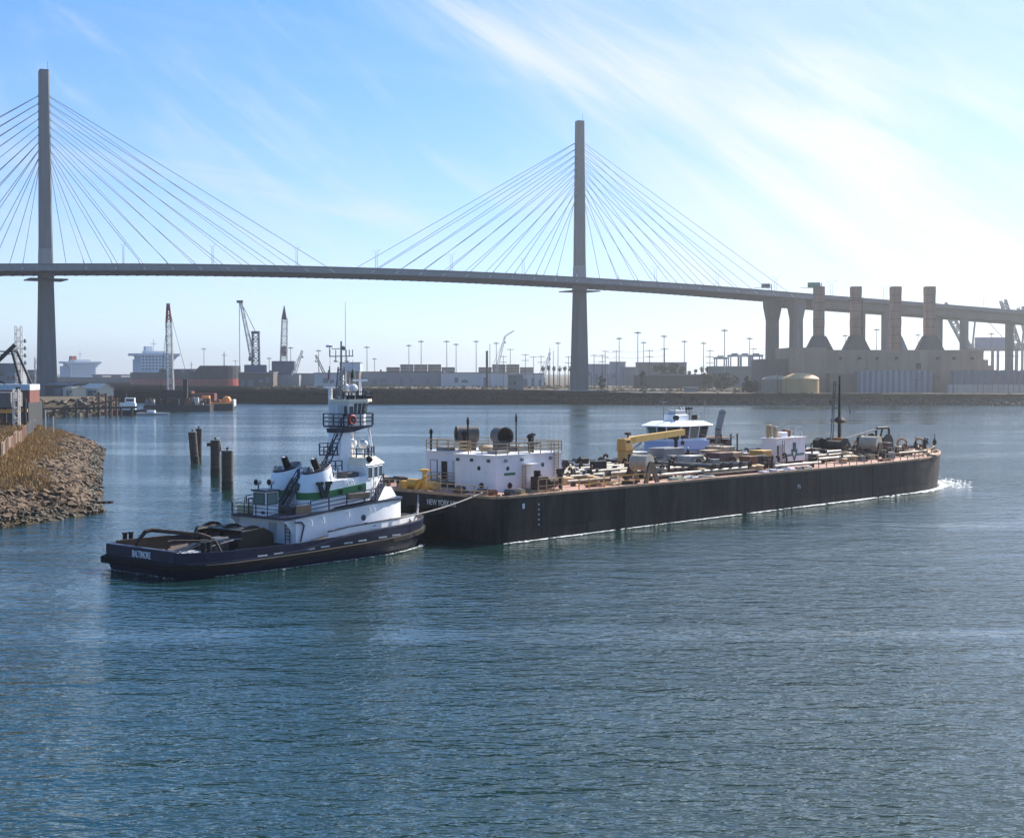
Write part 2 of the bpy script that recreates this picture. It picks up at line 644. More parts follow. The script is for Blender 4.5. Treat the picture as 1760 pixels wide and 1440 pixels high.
# ------------------------------------------------------------------ near point of rock on the left
pen = [(-150, 118), (-85, 134), (-60, 147), (-53.5, 155), (-48.2, 171), (-52.3, 184), (-57.6, 203), (-63.4, 224), (-71, 251), (-80, 284), (-88, 314), (-96, 326), (-112, 331), (-135, 322), (-150, 300)]


def seg_d(p, a, b):
    ax, ay = a
    bx, by = b
    vx, vy = bx - ax, by - ay
    tt = max(0, min(1, ((p[0] - ax) * vx + (p[1] - ay) * vy) / (vx * vx + vy * vy)))
    return math.hypot(p[0] - ax - tt * vx, p[1] - ay - tt * vy)


def inside(p, poly):
    c = False
    j = len(poly) - 1
    for i in range(len(poly)):
        xi, yi = poly[i]
        xj, yj = poly[j]
        if (yi > p[1]) != (yj > p[1]) and p[0] < (xj - xi) * (p[1] - yi) / (yj - yi) + xi:
            c = not c
        j = i
    return c


def pen_z(x, y):
    dd = min(seg_d((x, y), pen[i], pen[i + 1]) for i in range(len(pen) - 1))
    dd += 1.6 * mnoise.noise((x * 0.12, y * 0.12, 3.0))
    if not inside((x, y), pen):
        return -1.8 if dd > 2.5 else -0.9 * dd
    wd = 17.0
    k = max(0.0, min(1.0, dd / wd))
    z = 5.3 * (1 - (1 - k) ** 1.7) if k < 1 else 5.3
    z += 0.35 * mnoise.noise((x * 0.3, y * 0.3, 1.0)) * min(1, k * 4) + 0.5 * mnoise.noise((x * 0.07, y * 0.07, 5.0)) * k
    return z


gx0, gx1, gy0, gy1, st = -150.0, -42.0, 118.0, 336.0, 1.5
nx, ny = int((gx1 - gx0) / st), int((gy1 - gy0) / st)
vs = [(gx0 + i * st, gy0 + j * st, pen_z(gx0 + i * st, gy0 + j * st)) for j in range(ny + 1) for i in range(nx + 1)]
fs = []
for j in range(ny):
    for i in range(nx):
        q = (j * (nx + 1) + i, j * (nx + 1) + i + 1, (j + 1) * (nx + 1) + i + 1, (j + 1) * (nx + 1) + i)
        if max(vs[k][2] for k in q) > -1.7:
            fs.append(q)
MUD = ground_mat('rocky_mud', (0.07, 0.05, 0.033), (0.10, 0.07, 0.045), (0.04, 0.03, 0.02), 6.0, 0.2)
pen_o = MB().add(vs, fs).build('rocky_point', MUD, smooth=True)
tag(pen_o, kind='structure')

ROCKM = mat('riprap_rock', (0.135, 0.088, 0.052), 0.9, var=0.45, scale=0.5, streak=False, bump=0.06, dirt=0.5)
ROCKD = mat('wet_dark_rock', (0.065, 0.05, 0.03), 0.75, var=0.45, scale=0.5, streak=False, bump=0.06)


def rock_mesh(name, m, seed):
    rnd = random.Random(seed)
    bm = bmesh.new()
    pts = [bm.verts.new(Vector((rnd.gauss(0, 1), rnd.gauss(0, 1), rnd.gauss(0, 1))).normalized() * rnd.uniform(0.75, 1.1)) for _ in range(13)]
    bmesh.ops.convex_hull(bm, input=pts)
    me = bpy.data.meshes.new(name)
    bm.to_mesh(me)
    bm.free()
    me.materials.append(m)
    return me


rock_dry = [rock_mesh('rock', ROCKM, s) for s in range(7)]
rock_wet = [rock_mesh('rock', ROCKD, s + 20) for s in range(7)]
spots = []
rr = random.Random(5)
while len(spots) < 12000:
    y = 130 + 205 * rr.random() ** 1.25
    x = rr.uniform(-125, -43)
    if not inside((x, y), pen):
        continue
    z = pen_z(x, y)
    lim = 3.5 + 0.8 * mnoise.noise((x * 0.1, y * 0.1, 8.0))
    if z < -0.5 or z > lim or rr.random() < (z - 1.5) / 4:
        continue
    if x / y * FPX + 880 < -60:
        continue
    s = 0.15 + 0.55 * rr.random() ** 3.2
    if z < 0.9:
        s *= 0.8
    spots.append((s / y, x, y, z, s))
spots.sort(reverse=True)
rest = {0: MB(), 1: MB()}
for k, (_, x, y, z, s) in enumerate(spots):
    wet = z < 0.75 + 0.4 * rr.random()
    src = rr.choice(rock_wet if wet else rock_dry)
    sc = (s * rr.uniform(0.8, 1.5), s * rr.uniform(0.7, 1.2), s * rr.uniform(0.45, 0.75))
    rot = (rr.uniform(-0.35, 0.35), rr.uniform(-0.35, 0.35), rr.uniform(0, 6.28))
    if k < 290:
        link(src, 'rock', pen_o, (x, y, z + sc[2] * 0.25), rot, sc)
    else:
        mx = Matrix.LocRotScale(Vector((x, y, z + sc[2] * 0.22)), __import__('mathutils').Euler(rot), Vector(sc))
        rest[1 if wet else 0].add([mx @ v.co for v in src.vertices], [tuple(p.vertices) for p in src.polygons])
for k, mm in ((0, ROCKM), (1, ROCKD)):
    o = rest[k].build('small_rocks', mm, pen_o)
    tag(o, kind='stuff')

# dry grass on top
GRASS = mat('dry_grass', (0.34, 0.225, 0.10), 0.9, var=0.35, streak=False, spec=0.1)
gb = MB()
cnt = 0
while cnt < 60000:
    y = 136 + 196 * rr.random() ** 1.3
    x = rr.uniform(-140, -46)
    if x / y * FPX + 880 < -80 or not inside((x, y), pen):
        continue
    z = pen_z(x, y)
    if z < 2.9 + 0.8 * mnoise.noise((x * 0.1, y * 0.1, 8.0)):
        continue
    dens = mnoise.noise((x * 0.09, y * 0.09, 2.0))
    if dens < -0.35 and rr.random() < 0.7:
        continue
    h = (0.25 + 0.45 * rr.random()) * (0.9 + 0.7 * dens)
    a = rr.uniform(0, 6.28)
    wd = rr.uniform(0.03, 0.10)
    lx, ly = rr.uniform(-0.3, 0.3), rr.uniform(-0.3, 0.3)
    c, s_ = math.cos(a) * wd, math.sin(a) * wd
    gb.add([(x - c, y - s_, z - 0.05), (x + c, y + s_, z - 0.05), (x + lx + c * 0.3, y + ly + s_ * 0.3, z + h)], [(0, 1, 2)])
    cnt += 1
tag(gb.build('dry_grass', GRASS), 'tan dry grass covering the top of the rocky point', 'grass', kind='stuff')
# ------------------------------------------------------------------ cable-stayed bridge
CONC = mat('bridge_concrete', (0.175, 0.172, 0.17), 0.85, var=0.12, scale=0.25, dirt=0.25)
CONC_L = mat('pale_new_concrete', (0.25, 0.25, 0.25), 0.85, var=0.08, scale=0.25)
STEELD = mat('dark_girder_steel', (0.06, 0.062, 0.07), 0.6, var=0.15)
BAND = mat('edge_girder_grey', (0.20, 0.21, 0.225), 0.6, var=0.1, scale=0.3)
CABLE = mat('stay_cable_grey', (0.10, 0.105, 0.115), 0.5, var=0.03, streak=False)
LT = Vector((-229.5, 718.0, 0))
RT = Vector((40.0, 863.0, 0))
bdir = (RT - LT)
SPAN = bdir.length
baz = math.degrees(math.atan2(bdir.x, bdir.y))
bridge = empty('cable_stayed_bridge', LT, heading(baz), 'long grey cable-stayed bridge with two tall masts high over the channel', 'bridge')
prof = [(-330, 52.5), (-220, 58.5), (-100, 64.6), (0, 68.7), (75, 71.0), (153, 72.1), (230, 72.1), (306, 71.0), (380, 69.2), (459, 66.2), (560, 62.7), (677, 58.4), (800, 54), (1000, 46)]


def deck_z(x):
    x = max(prof[0][0], min(prof[-1][0], x))
    for i in range(len(prof) - 1):
        if prof[i][0] <= x <= prof[i + 1][0]:
            p0 = prof[max(0, i - 1)]
            p1, p2 = prof[i], prof[i + 1]
            p3 = prof[min(len(prof) - 1, i + 2)]
            t = (x - p1[0]) / (p2[0] - p1[0])
            m1 = (p2[1] - p0[1]) / (p2[0] - p0[0]) * (p2[0] - p1[0])
            m2 = (p3[1] - p1[1]) / (p3[0] - p1[0]) * (p2[0] - p1[0])
            return (2 * t ** 3 - 3 * t ** 2 + 1) * p1[1] + (t ** 3 - 2 * t ** 2 + t) * m1 + (-2 * t ** 3 + 3 * t ** 2) * p2[1] + (t ** 3 - t ** 2) * m2
    return prof[-1][1]


HW = 22.0
XE = SPAN * 1.53       # end of the cable-stayed part


def sweep(x0, x1, sec, step=9.0):
    n = max(2, int((x1 - x0) / step))
    rings = []
    for k in range(n + 1):
        x = x0 + (x1 - x0) * k / n
        z = deck_z(x)
        rings.append([(x, y, z + zz) for y, zz in sec])
    return MB().loft(rings)


XS = -SPAN * 0.53
sweep(XS, XE, [(-HW + 1.4, -1.25), (HW - 1.4, -1.25), (HW - 1.4, -1.7), (-HW + 1.4, -1.7)]).build('road_deck', CONC, bridge)
for s in (-1, 1):
    sec = [(s * (HW - 1.35), -3.5), (s * HW, -3.5), (s * HW, -1.15), (s * (HW - 1.35), -1.15)]
    sweep(XS, XE, sec).build('edge_girder', BAND, bridge)
    sec = [(s * (HW - 0.5), -1.1), (s * (HW + 0.12), -1.1), (s * (HW + 0.12), -0.05), (s * (HW - 0.5), -0.05)]
    sweep(XS, XE, sec).build('barrier', CONC, bridge)
fb = MB().box(-0.35, 0.35, -HW + 1.3, HW - 1.3, -3.7, -1.75).mesh('floor_beam', STEELD)
x = XS + 4
while x < XE:
    link(fb, 'floor_beam', bridge, (x, 0, deck_z(x)))
    x += 5.2
# towers: single tapering eight-sided columns, the decks pass on either side
for k, tx in enumerate((0.0, SPAN)):
    tz = deck_z(tx)
    bz = LZ - 1.0

    def ring(z, a, b, c=0.30):
        h, g = a / 2, b / 2
        ch, cg = h * (1 - c), g * (1 - c)
        return [(tx + X, Y, z) for X, Y in ((-ch, -g), (ch, -g), (h, -cg), (h, cg), (ch, g), (-ch, g), (-h, cg), (-h, -cg))]
    tw = empty('tower', (0, 0, 0))
    tw.parent = bridge
    MB().loft([ring(bz, 9.0, 9.0, 0.22), ring(tz - 6, 6.6, 6.6, 0.24)]).build('lower_shaft', CONC, tw)
    MB().loft([ring(tz - 6, 7.0, 7.0, 0.24), ring(tz - 2, 6.7, 6.7, 0.25), ring(tz + 8.5, 6.2, 6.2, 0.27)]).build('deck_level_shaft', CONC_L, tw)
    MB().loft([ring(tz + 8.5, 6.05, 6.05, 0.27), ring(118, 5.4, 5.4, 0.28), ring(140, 5.0, 5.0, 0.28), ring(164, 4.7, 4.7, 0.30)]).build('upper_shaft', CONC, tw)
    MB().box(tx - 2.0, tx + 2.0, -1.9, 1.9, 163.9, 164.6).tube((tx + 1.8, 0, 164), (tx + 1.8, 0, 169), 0.09, n=6).build('aviation_light_mast', DKGREY, tw)
    MB().box(tx - 9, tx + 9, -9, 9, tz - 7.0, tz - 6.4).build('access_platform', STEELD, tw)
    MB().box(tx - 11, tx + 11, -11, 11, LZ - 2.5, LZ + 0.6).build('pile_cap', CONC_L, tw)
    for i in range(10):
        for s in (-1, 1):
            MB().box(tx + s * 2.3, tx + s * 2.85, -1.0, 1.0, 118 + 3.75 * i - .6, 118 + 3.75 * i + .6).build('anchor_box', CONC_L, tw)
    for sx in (-1, 1):
        for sy in (-1, 1):
            for i in range(10):
                x = tx + sx * (15 + 14.2 * i)
                MB().tube((x, sy * (HW + 0.1), deck_z(x) - 2.6), (tx + sx * 2.6, sy * 0.7, 118 + 3.75 * i), 0.14, n=6).build('stay_cable', CABLE, bridge)
                dirv = (Vector((tx + sx * 2.6, sy * 0.7, 118 + 3.75 * i)) - Vector((x, sy * (HW + 0.1), deck_z(x) - 2.6))).normalized()
                a = Vector((x, sy * (HW + 0.1), deck_z(x) - 2.9))
                MB().tube(a, a + dirv * 5.0, 0.33, n=8).build('cable_anchor', LTGREY, bridge)
# inspection gantry slung under the deck past the right tower
g = MB()
gx, gz = SPAN + 9, deck_z(SPAN + 9) - 6.2
g.box(gx - 5, gx + 7, -HW - 2, -HW + 5, gz, gz + 0.25)
g.rail([(gx - 5, -HW - 2, gz + .25), (gx + 7, -HW - 2, gz + .25), (gx + 7, -HW + 5, gz + .25)], 1.6, 2.0, 0.08)
for xx in (gx - 4, gx + 6):
    g.bar((xx, -HW + 1, gz), (xx, -HW + 1, gz + 3.2), 0.3)
g.build('inspection_gantry', DKGREY, bridge)

# approach viaduct
sec = [(-19.5, -1.0), (19.5, -1.0), (19.5, -2.3), (9.5, -2.9), (8.0, -7.6), (-8.0, -7.6), (-9.5, -2.9), (-19.5, -2.3)]
for yo, hw in ((-11.0, 10.2), (11.0, 10.2)):
    sc_ = [(yo - hw, -0.1), (yo - hw + 0.4, -0.1), (yo - hw + 0.4, -1.0), (yo + hw - 0.4, -1.0), (yo + hw - 0.4, -0.1), (yo + hw, -0.1), (yo + hw, -2.6), (yo + 4.6, -3.6), (yo + 4.0, -7.4), (yo - 4.0, -7.4), (yo - 4.6, -3.6), (yo - hw, -2.6)]
    rings = []
    n = 34
    for k in range(n + 1):
        x = XE + 0.5 + (1000 - XE) * k / n
        z = deck_z(x)
        rings.append([(x, y, z + zz) for y, zz in sc_])
    MB().loft(rings).build('approach_viaduct', CONC, bridge)
for i, sx in enumerate((1.5, 1.745, 1.975, 2.2, 2.43)):
    x = SPAN * sx
    for y in (-12.0, 12.0):
        zt = deck_z(x) - (7.3 if i else 3.4)
        aw = 4.0 if i == 0 else 2.6
        def pr(z, a, b):
            return [(x + X, y + Y, z) for X, Y in ((-a, -b * .6), (-a * .6, -b), (a * .6, -b), (a, -b * .6), (a, b * .6), (a * .6, b), (-a * .6, b), (-a, b * .6))]
        if i == 0:
            rs = [pr(LZ - 2, aw, aw), pr(zt - 13, aw * .92, aw * .92), pr(zt - 4, aw * 1.3, aw * 1.3), pr(zt, aw * 1.35, aw * 1.35)]
        else:
            rs = [pr(LZ - 2, aw, aw), pr(zt, aw, aw)]
        MB().loft(rs).build('pier_column', CONC, bridge)
    if i == 0:
        MB().box(x - 6.2, x + 6.2, -19, 19, zt - 0.05, zt + 1.9).build('pier_cap', CONC, bridge)

# lamps in pairs along the median
LAMPM = mat('galvanised_pole', (0.32, 0.33, 0.34), 0.5, var=0.05)
protos = None


def bridge_lamp(x, y):
    z = deck_z(x) - 1.25
    p = bridge.matrix_basis @ Vector((x, y, z))
    o = empty('bridge_street_lamp', p, heading(baz) + (math.pi / 2 if y > 0 else -math.pi / 2), 'slim bent-arm street lamp standing on the bridge deck', 'street lamp', 'street lamps along the bridge deck')
    MB().tube((0, 0, 0), (0, 0, 11.2), 0.16, 0.10, n=6).build('post', LAMPM, o)
    MB().path([(0, 0, 11.2), (0.5, 0, 11.9), (3.0, 0, 12.5)], 0.09, 5).build('arm', LAMPM, o)
    MB().box(2.8, 4.0, -0.2, 0.2, 12.38, 12.55).build('lamp_head', LTGREY, o)


bx = -100.0
while bx < 800:
    if abs(bx) > 8 and abs(bx - SPAN) > 8:
        bridge_lamp(bx, -1.2)
        bridge_lamp(bx, 1.2)
    bx += 46.0

# signs over the road
for x, w_, h_, c_, up, lab in ((SPAN * 1.53, 8.0, 3.4, (0.01, 0.16, 0.09), 5.0, 'green highway sign on a post where the cable bridge ends'), (SPAN * 1.40, 5.5, 2.6, (0.06, 0.07, 0.07), 2.4, 'grey sign panel backed by a gantry frame near the last stay cables')):
    p = bridge.matrix_basis @ Vector((x, -HW + 3.5, deck_z(x) - 1.2))
    o = empty('highway_sign', p, 0.0, lab, 'sign')
    MB().tube((4.4, 0, 0), (4.4, 0, up + h_), 0.28, n=8).build('post', STEELD, o)
    MB().bar((4.4, 0, up + h_ * .5), (-w_ + 3.6, 0, up + h_ * .5), 0.3).bar((4.4, 0, up + .3), (-w_ - .8, 0, up + .3), 0.25).build('gantry_arm', STEELD, o)
    MB().box(-w_ + 3.6, 3.6, -0.35, -0.2, up + 0.3, up + 0.3 + h_).build('sign_panel', mat('sign_%d' % int(x), c_, 0.5, var=0.05), o)
# ------------------------------------------------------------------ lettering
def text_obj(name, txt, size, m, parent, origin, xdir, up, depth=0.02, bold=0.0, spacing=1.0, scx=1.0):
    cu = bpy.data.curves.new(name, 'FONT')
    cu.body = txt
    cu.size = size
    cu.align_x = 'CENTER'
    cu.align_y = 'CENTER'
    cu.extrude = depth
    cu.offset = bold
    cu.space_character = spacing
    tmp = bpy.data.objects.new(name + '_tmp', cu)
    COL.objects.link(tmp)
    dg = bpy.context.evaluated_depsgraph_get()
    me = bpy.data.meshes.new_from_object(tmp.evaluated_get(dg))
    bpy.data.objects.remove(tmp)
    me.materials.clear()
    me.materials.append(m)
    o = bpy.data.objects.new(name, me)
    COL.objects.link(o)
    o.parent = parent
    X = Vector(xdir).normalized()
    Y = Vector(up).normalized()
    Z = X.cross(Y)
    mx = Matrix((X, Y, Z)).transposed().to_4x4()
    mx.translation = Vector(origin)
    o.matrix_local = mx @ Matrix.Diagonal((scx, 1, 1, 1))
    return o


# ------------------------------------------------------------------ tugboat pushing the barge
TUG_O = (-30.47, 118.54, 0.0)
TUG_AZ = 40.86
tug = empty('tugboat', TUG_O, heading(TUG_AZ), 'white tugboat with green band and large V, navy hull, pushing the barge', 'tugboat')


def lerp_tab(tab, x):
    if x <= tab[0][0]:
        return tab[0][1]
    for (a, va), (b, vb) in zip(tab, tab[1:]):
        if x <= b:
            k = (x - a) / (b - a)
            return va + (vb - va) * k
    return tab[-1][1]


HB = [(0, 4.7), (0.7, 5.4), (2, 6.1), (4.5, 6.45), (8, 6.5), (19, 6.5), (22.5, 6.25), (25.5, 5.5), (28.5, 4.2), (30.4, 2.7), (32.0, 0.9), (32.5, 0.12)]
ZB = [(0, 1.15), (4, 1.12), (9, 1.15), (12, 1.35), (15, 1.9), (18, 2.2), (22.8, 2.4), (28, 2.4), (33.4, 2.5)]
ZR = [(0, 0.95), (5, 0.9), (12, 1.0), (20, 1.25), (28, 1.5), (33.4, 1.8)]
sts = [0, 0.7, 2, 4.5, 8, 12, 16, 19, 22.5, 25.5, 27, 28.5, 29.6, 30.4, 31.4, 32.0, 32.5]


def hull_ring(t):
    b, zb, zr = lerp_tab(HB, t), lerp_tab(ZB, t), lerp_tab(ZR, t)
    fl = 0.35 if t < 24 else 0.35 + (t - 24) * 0.09
    w = max(0.08, b - fl)
    half = [(b, zb), (b, zr), (w, 0.0), (w * 0.8, -0.9)]
    xo = t
    def xx(z):
        if t == 0:
            return 0.55 * (zb - z) / 2.8          # transom rakes under
        if t > 30:
            return t - max(0, (zb - z)) * 0.1 * (t - 30)
        return t
    return [(xx(z), -y, z) for y, z in half] + [(xx(z), y, z) for y, z in reversed(half)]


MB().loft([hull_ring(t) for t in sts], closed=True, cap=True).build('hull', NAVY, tug, smooth=True)
# inner bulwark face, cap rail and working deck (open boat: deck below the bulwark top)
for s in (-1, 1):
    inn, cap = [], []
    for t in sts[1:-1]:
        b, zb = lerp_tab(HB, t), lerp_tab(ZB, t)
        tt = t if t > 0.7 else 0.75
        cap.append([(tt, s * (b + 0.06), zb), (tt, s * (b + 0.06), zb + 0.14), (tt, s * (b - 0.26), zb + 0.14), (tt, s * (b - 0.26), zb)])
    MB().loft(cap).build('cap_rail', NAVYT, tug)
MB().box(0.0, 0.5, -4.72, 4.72, 2.1, 2.2).build('stern_cap_rail', NAVYT, tug)
DECKM = mat('tug_deck_brown', (0.055, 0.036, 0.028), 0.85, var=0.3, streak=False)
ring = []
for t in sts[1:-1]:
    b, zb = lerp_tab(HB, t), lerp_tab(ZB, t)
    ring.append([(t, -(b - 0.2), zb + 0.02), (t, b - 0.2, zb + 0.02)])
MB().loft(ring, closed=False).build('deck', DECKM, tug)
# bulwark plates standing above the deck, drawn as their own skin round the stern
for s in (-1, 1):
    rs = []
    for t in (0.02, 0.35, 0.7, 2, 4.5, 8, 11.5, 14.5, 17):
        b, zb = lerp_tab(HB, max(t, 0.01)), lerp_tab(ZB, t)
        k = {0.02: .95, 0.35: .95, 0.7: .95, 2: .93, 4.5: .92, 8: .9, 11.5: .72, 14.5: .35, 17: .1}[t]
        rs.append([(t, s * b, zb), (t, s * (b + 0.02), zb + k), (t, s * (b - 0.14), zb + k), (t, s * (b - 0.16), zb)])
    MB().loft(rs).build('bulwark', NAVY, tug, smooth=False)
MB().box(-0.02, 0.16, -4.72, 4.72, 1.1, 2.1).build('stern_bulwark', NAVY, tug)
# black rubbing band
for s in (-1, 1):
    rs = []
    for t in sts:
        b, zr = lerp_tab(HB, t), lerp_tab(ZR, t)
        x = t - (0.18 if t == 0 else 0)
        rs.append([(x, s * (b - 0.1), zr - 0.32), (x, s * (b + 0.26), zr - 0.22), (x, s * (b + 0.26), zr + 0.14), (x, s * (b - 0.1), zr + 0.24)])
    MB().loft(rs).build('rub_rail', RUBBER, tug)
MB().loft([[(x, y, z) for x, z in ((0.35, 0.45), (-0.42, 0.6), (-0.42, 1.15), (0.2, 1.3))] for y in (-5.0, -4.4, 0, 4.4, 5.0)]).build('stern_fender', RUBBER, tug, bevel=0.1)
MB().loft([[(30.9 + 0.9 * math.cos(a) * k, y, 1.9 + 0.8 * math.sin(a)) for a in [i * math.pi / 4 for i in range(8)]] for y, k in ((-2.4, 1.0), (-1.3, 2.0), (0, 2.75), (1.3, 2.0), (2.4, 1.0))]).build('bow_fender', RUBBER, tug, smooth=True)
# white scuff marks on the rubbing band: pairs of freeing-port bars
pk = 0
for t in (7.0, 12.2, 16.6, 20.8):
    for q in (0, 1.7):
        b = 6.5
        z = lerp_tab(ZR, t + q) + 0.42
        MB().box(t + q, t + q + 1.0, -b - 0.03, -b + 0.02, z - 0.06, z + 0.06).build('freeing_port', WORNLETTER, tug)
text_obj('name_lettering', 'BALTIMORE', 0.78, LETTER, tug, (-0.03, -0.3, 1.62), (0, -1, 0), (0, 0, 1), bold=0.012, scx=0.62)
text_obj('port_lettering', 'BALTIMORE MD', 0.40, LETTER, tug, (0.06, -0.3, 1.18), (0, -1, 0), (0, 0, 1), scx=0.62)

# towing winch and stern gear
TW = empty('towing_winch', (0.4, 0, -0.5)); TW.parent = tug
MB().tube((9.0, -2.6, 2.35), (9.0, 2.6, 2.35), 1.35, n=20).build('drum', DARKRUST, TW, smooth=True)
for y in (-2.7, -0.1, 2.7):
    MB().tube((9.0, y - 0.12, 2.35), (9.0, y + 0.12, 2.35), 1.62, n=20).build('drum_flange', BLACK, TW, smooth=True)
MB().box(6.9, 11.0, -3.3, 3.3, 1.5, 2.15).build('bed', BLACK, TW)
mb = MB()
for y in (-3.1, 3.1):
    mb.extr([(7.0, y - 0.1, 1.9), (11.2, y - 0.1, 1.9), (11.0, y - 0.1, 3.2), (10.0, y - 0.1, 3.75), (7.6, y - 0.1, 3.55)], (0, 0.22, 0))
mb.box(7.6, 10.2, -3.1, 3.1, 3.45, 3.62)
mb.build('winch_housing', BLACK, TW, bevel=0.05)
MB().box(5.4, 6.9, -2.4, -1.0, 1.7, 3.1).box(5.6, 6.7, -1.05, 1.6, 1.7, 2.5).build('winch_motor', DKGREY, TW, bevel=0.08)
MB().path([(5.0, -0.3, 1.9), (5.0, -0.3, 3.5), (5.2, -0.2, 3.75), (6.6, 0.2, 3.75), (6.8, 0.3, 3.5), (6.8, 0.3, 1.9)], 0.16, 8).build('wire_guard', BLACK, TW, smooth=True)
MB().path([(0.5, 1.6, 1.1), (0.8, 1.4, 2.5), (1.35, 1.1, 3.3), (1.9, 1.0, 3.4), (5.2, -1.2, 2.9), (5.9, -1.6, 2.6), (6.4, -2.4, 1.1)], 0.17, 8).build('towing_hoop', DARKRUST, tug, smooth=True)
MB().path([(0.5, -2.6, 1.1), (0.9, -2.6, 2.75), (1.4, -2.7, 2.8), (4.3, -4.4, 2.65), (4.9, -4.9, 1.1)], 0.12, 8).build('towing_hoop', DARKRUST, tug, smooth=True)
MB().box(1.2, 6.6, 4.9, 5.1, 1.1, 2.3).build('timber_guard', DARKRUST, tug)
MB().box(2.4, 5.0, -1.9, -0.6, 1.1, 1.6).build('hatch', LTGREY, tug, bevel=0.05)
MB().box(3.0, 4.4, -3.8, -2.8, 1.1, 1.5).build('hatch', GREY, tug, bevel=0.05)
for k in range(6):
    a = random.Random(k)
    x0, y0 = a.uniform(1.6, 4), a.uniform(-4.5, 1)
    x1, y1 = a.uniform(5, 8), a.uniform(-4.8, -2)
    MB().path([(x0, y0, 1.3), ((x0 + x1) / 2, (y0 + y1) / 2, 2.25 + 0.3 * a.random()), (x1, y1, 2.6)], 0.05, 5).build('tow_wire', GREY, tug)
for x, y in ((2.3, -5.4), (2.9, -5.4), (2.3, 5.4), (2.9, 5.4)):
    MB().tube((x, y, 1.05), (x, y, 2.75), 0.2, n=10).tube((x, y, 2.75), (x, y, 2.85), 0.28, n=10).build('bollard', BLACK, tug)

# main deckhouse
LH_T = [(11.2, 3.6), (15.8, 4.05), (21.5, 4.5), (24, 4.6), (28.6, 4.4)]
def lh_plan(off=0.0, aft=13.1):
    pts = [(aft, 4.2 + off), (16, 4.25 + off), (21, 4.3 + off)]
    for k in range(1, 8):
        a = k / 8 * math.pi / 2
        pts.append((21 + (7.6 + off) * math.sin(a), (4.3 + off) * math.cos(a) ** 0.8))
    pts.append((28.6 + off, 0.0))
    full = [(x, -y) for x, y in pts] + [(x, y) for x, y in reversed(pts[:-1])]
    return full
pl = lh_plan()
MB().prism(pl, [lerp_tab(ZB, p[0]) - 0.4 for p in pl], [lerp_tab(LH_T, p[0]) for p in pl]).build('deckhouse', WHITE, tug, smooth=True)
DH = tug.children[-1] if False else [o for o in tug.children if o.name.startswith('deckhouse')][0]
# white bulwark foot on the fore part and dark line above it
pb = [(15.5, 5.7), (18, 5.7), (22, 5.6), (25, 4.9), (27.5, 3.9), (29.0, 3.2)]
for s in (-1, 1):
    MB().loft([[(x, s * y, lerp_tab(ZB, x) + 0.05), (x, s * (y + 0.06), lerp_tab(ZB, x) + 0.62), (x, s * (y - 0.08), lerp_tab(ZB, x) + 0.62), (x, s * (y - 0.12), lerp_tab(ZB, x) + 0.05)] for x, y in pb]).build('upper_bulwark', WHITE, tug)
    MB().loft([[(x, s * (y + 0.1), lerp_tab(ZB, x) + 0.62), (x, s * (y + 0.1), lerp_tab(ZB, x) + 0.72), (x, s * (y - 0.14), lerp_tab(ZB, x) + 0.72), (x, s * (y - 0.14), lerp_tab(ZB, x) + 0.62)] for x, y in pb]).build('upper_bulwark_rail', NAVYT, tug)
# boat deck with overhang aft and dark edge
bd = [(12.0, -3.3), (12.4, -3.9), (13.4, -4.45), (16, -4.5), (21, -4.5)] + [(21 + 7.75 * math.sin(k / 8 * math.pi / 2), -4.5 * math.cos(k / 8 * math.pi / 2) ** 0.8) for k in range(1, 8)] + [(28.75, 0)]
bd = bd + [(x, -y) for x, y in reversed(bd[:-1])]
def bdz(x):
    return lerp_tab([(11.2, 3.64), (15.8, 4.09), (21.5, 4.54), (24, 4.64), (28.75, 4.44)], x)
MB().prism(bd, [bdz(p[0]) for p in bd], [bdz(p[0]) + 0.2 for p in bd]).build('boat_deck', NAVYT, tug)
for s in (-1, 1):
    MB().extr([(12.1, s * 3.6, 3.6), (13.3, s * 3.6, 3.75), (13.3, s * 3.6, 1.9), (12.9, s * 3.6, 2.8), (12.5, s * 3.6, 3.3)], (0, 0.14 * s, 0)).build('overhang_bracket', WHITE, tug)
MB().extr([(13.12, -0.6, 1.75), (13.12, -1.6, 1.75), (13.12, -1.6, 3.3), (13.12, -0.6, 3.3)], (-0.08, 0, 0)).build('door', LTGREY, tug)
MB().path([(12.9, -4.3, 3.5), (13.6, -4.34, 3.5), (13.9, -4.34, 3.2), (13.5, -4.34, 1.8)], 0.07, 6).build('ladder_frame', NAVYT, tug)
mb = MB()
for z in (2.0, 2.3, 2.6, 2.9, 3.2):
    mb.bar((12.9, -3.0, z), (12.9, -3.6, z), 0.06)
mb.bar((12.9, -3.0, 1.6), (12.9, -3.0, 3.7), 0.06).bar((12.9, -3.6, 1.6), (12.9, -3.6, 3.7), 0.06)
mb.build('ladder', NAVYT, tug)
for x in (21.0,):
    MB().tube((x, -4.2, 3.35), (x, -4.36, 3.35), 0.27, n=14).build('porthole', GLASS, tug)
for x in (14.6, 16.0, 19.0, 21.6, 22.2):
    MB().path([(x, -4.1, lerp_tab(LH_T, x) - 0.35), (x, -4.55, lerp_tab(LH_T, x) - 0.4), (x, -4.6, lerp_tab(LH_T, x) - 0.8)], 0.06, 6).build('vent_pipe', WHITE, tug)
MB().box(16.0, 17.3, -5.7, -5.6, 2.45, 2.75).build('plate', LTGREY, tug)
for x in (19.9, 20.8):
    MB().box(x, x + 0.4, -5.66, -5.54, 2.65, 3.05).build('scupper', BLACK, tug)
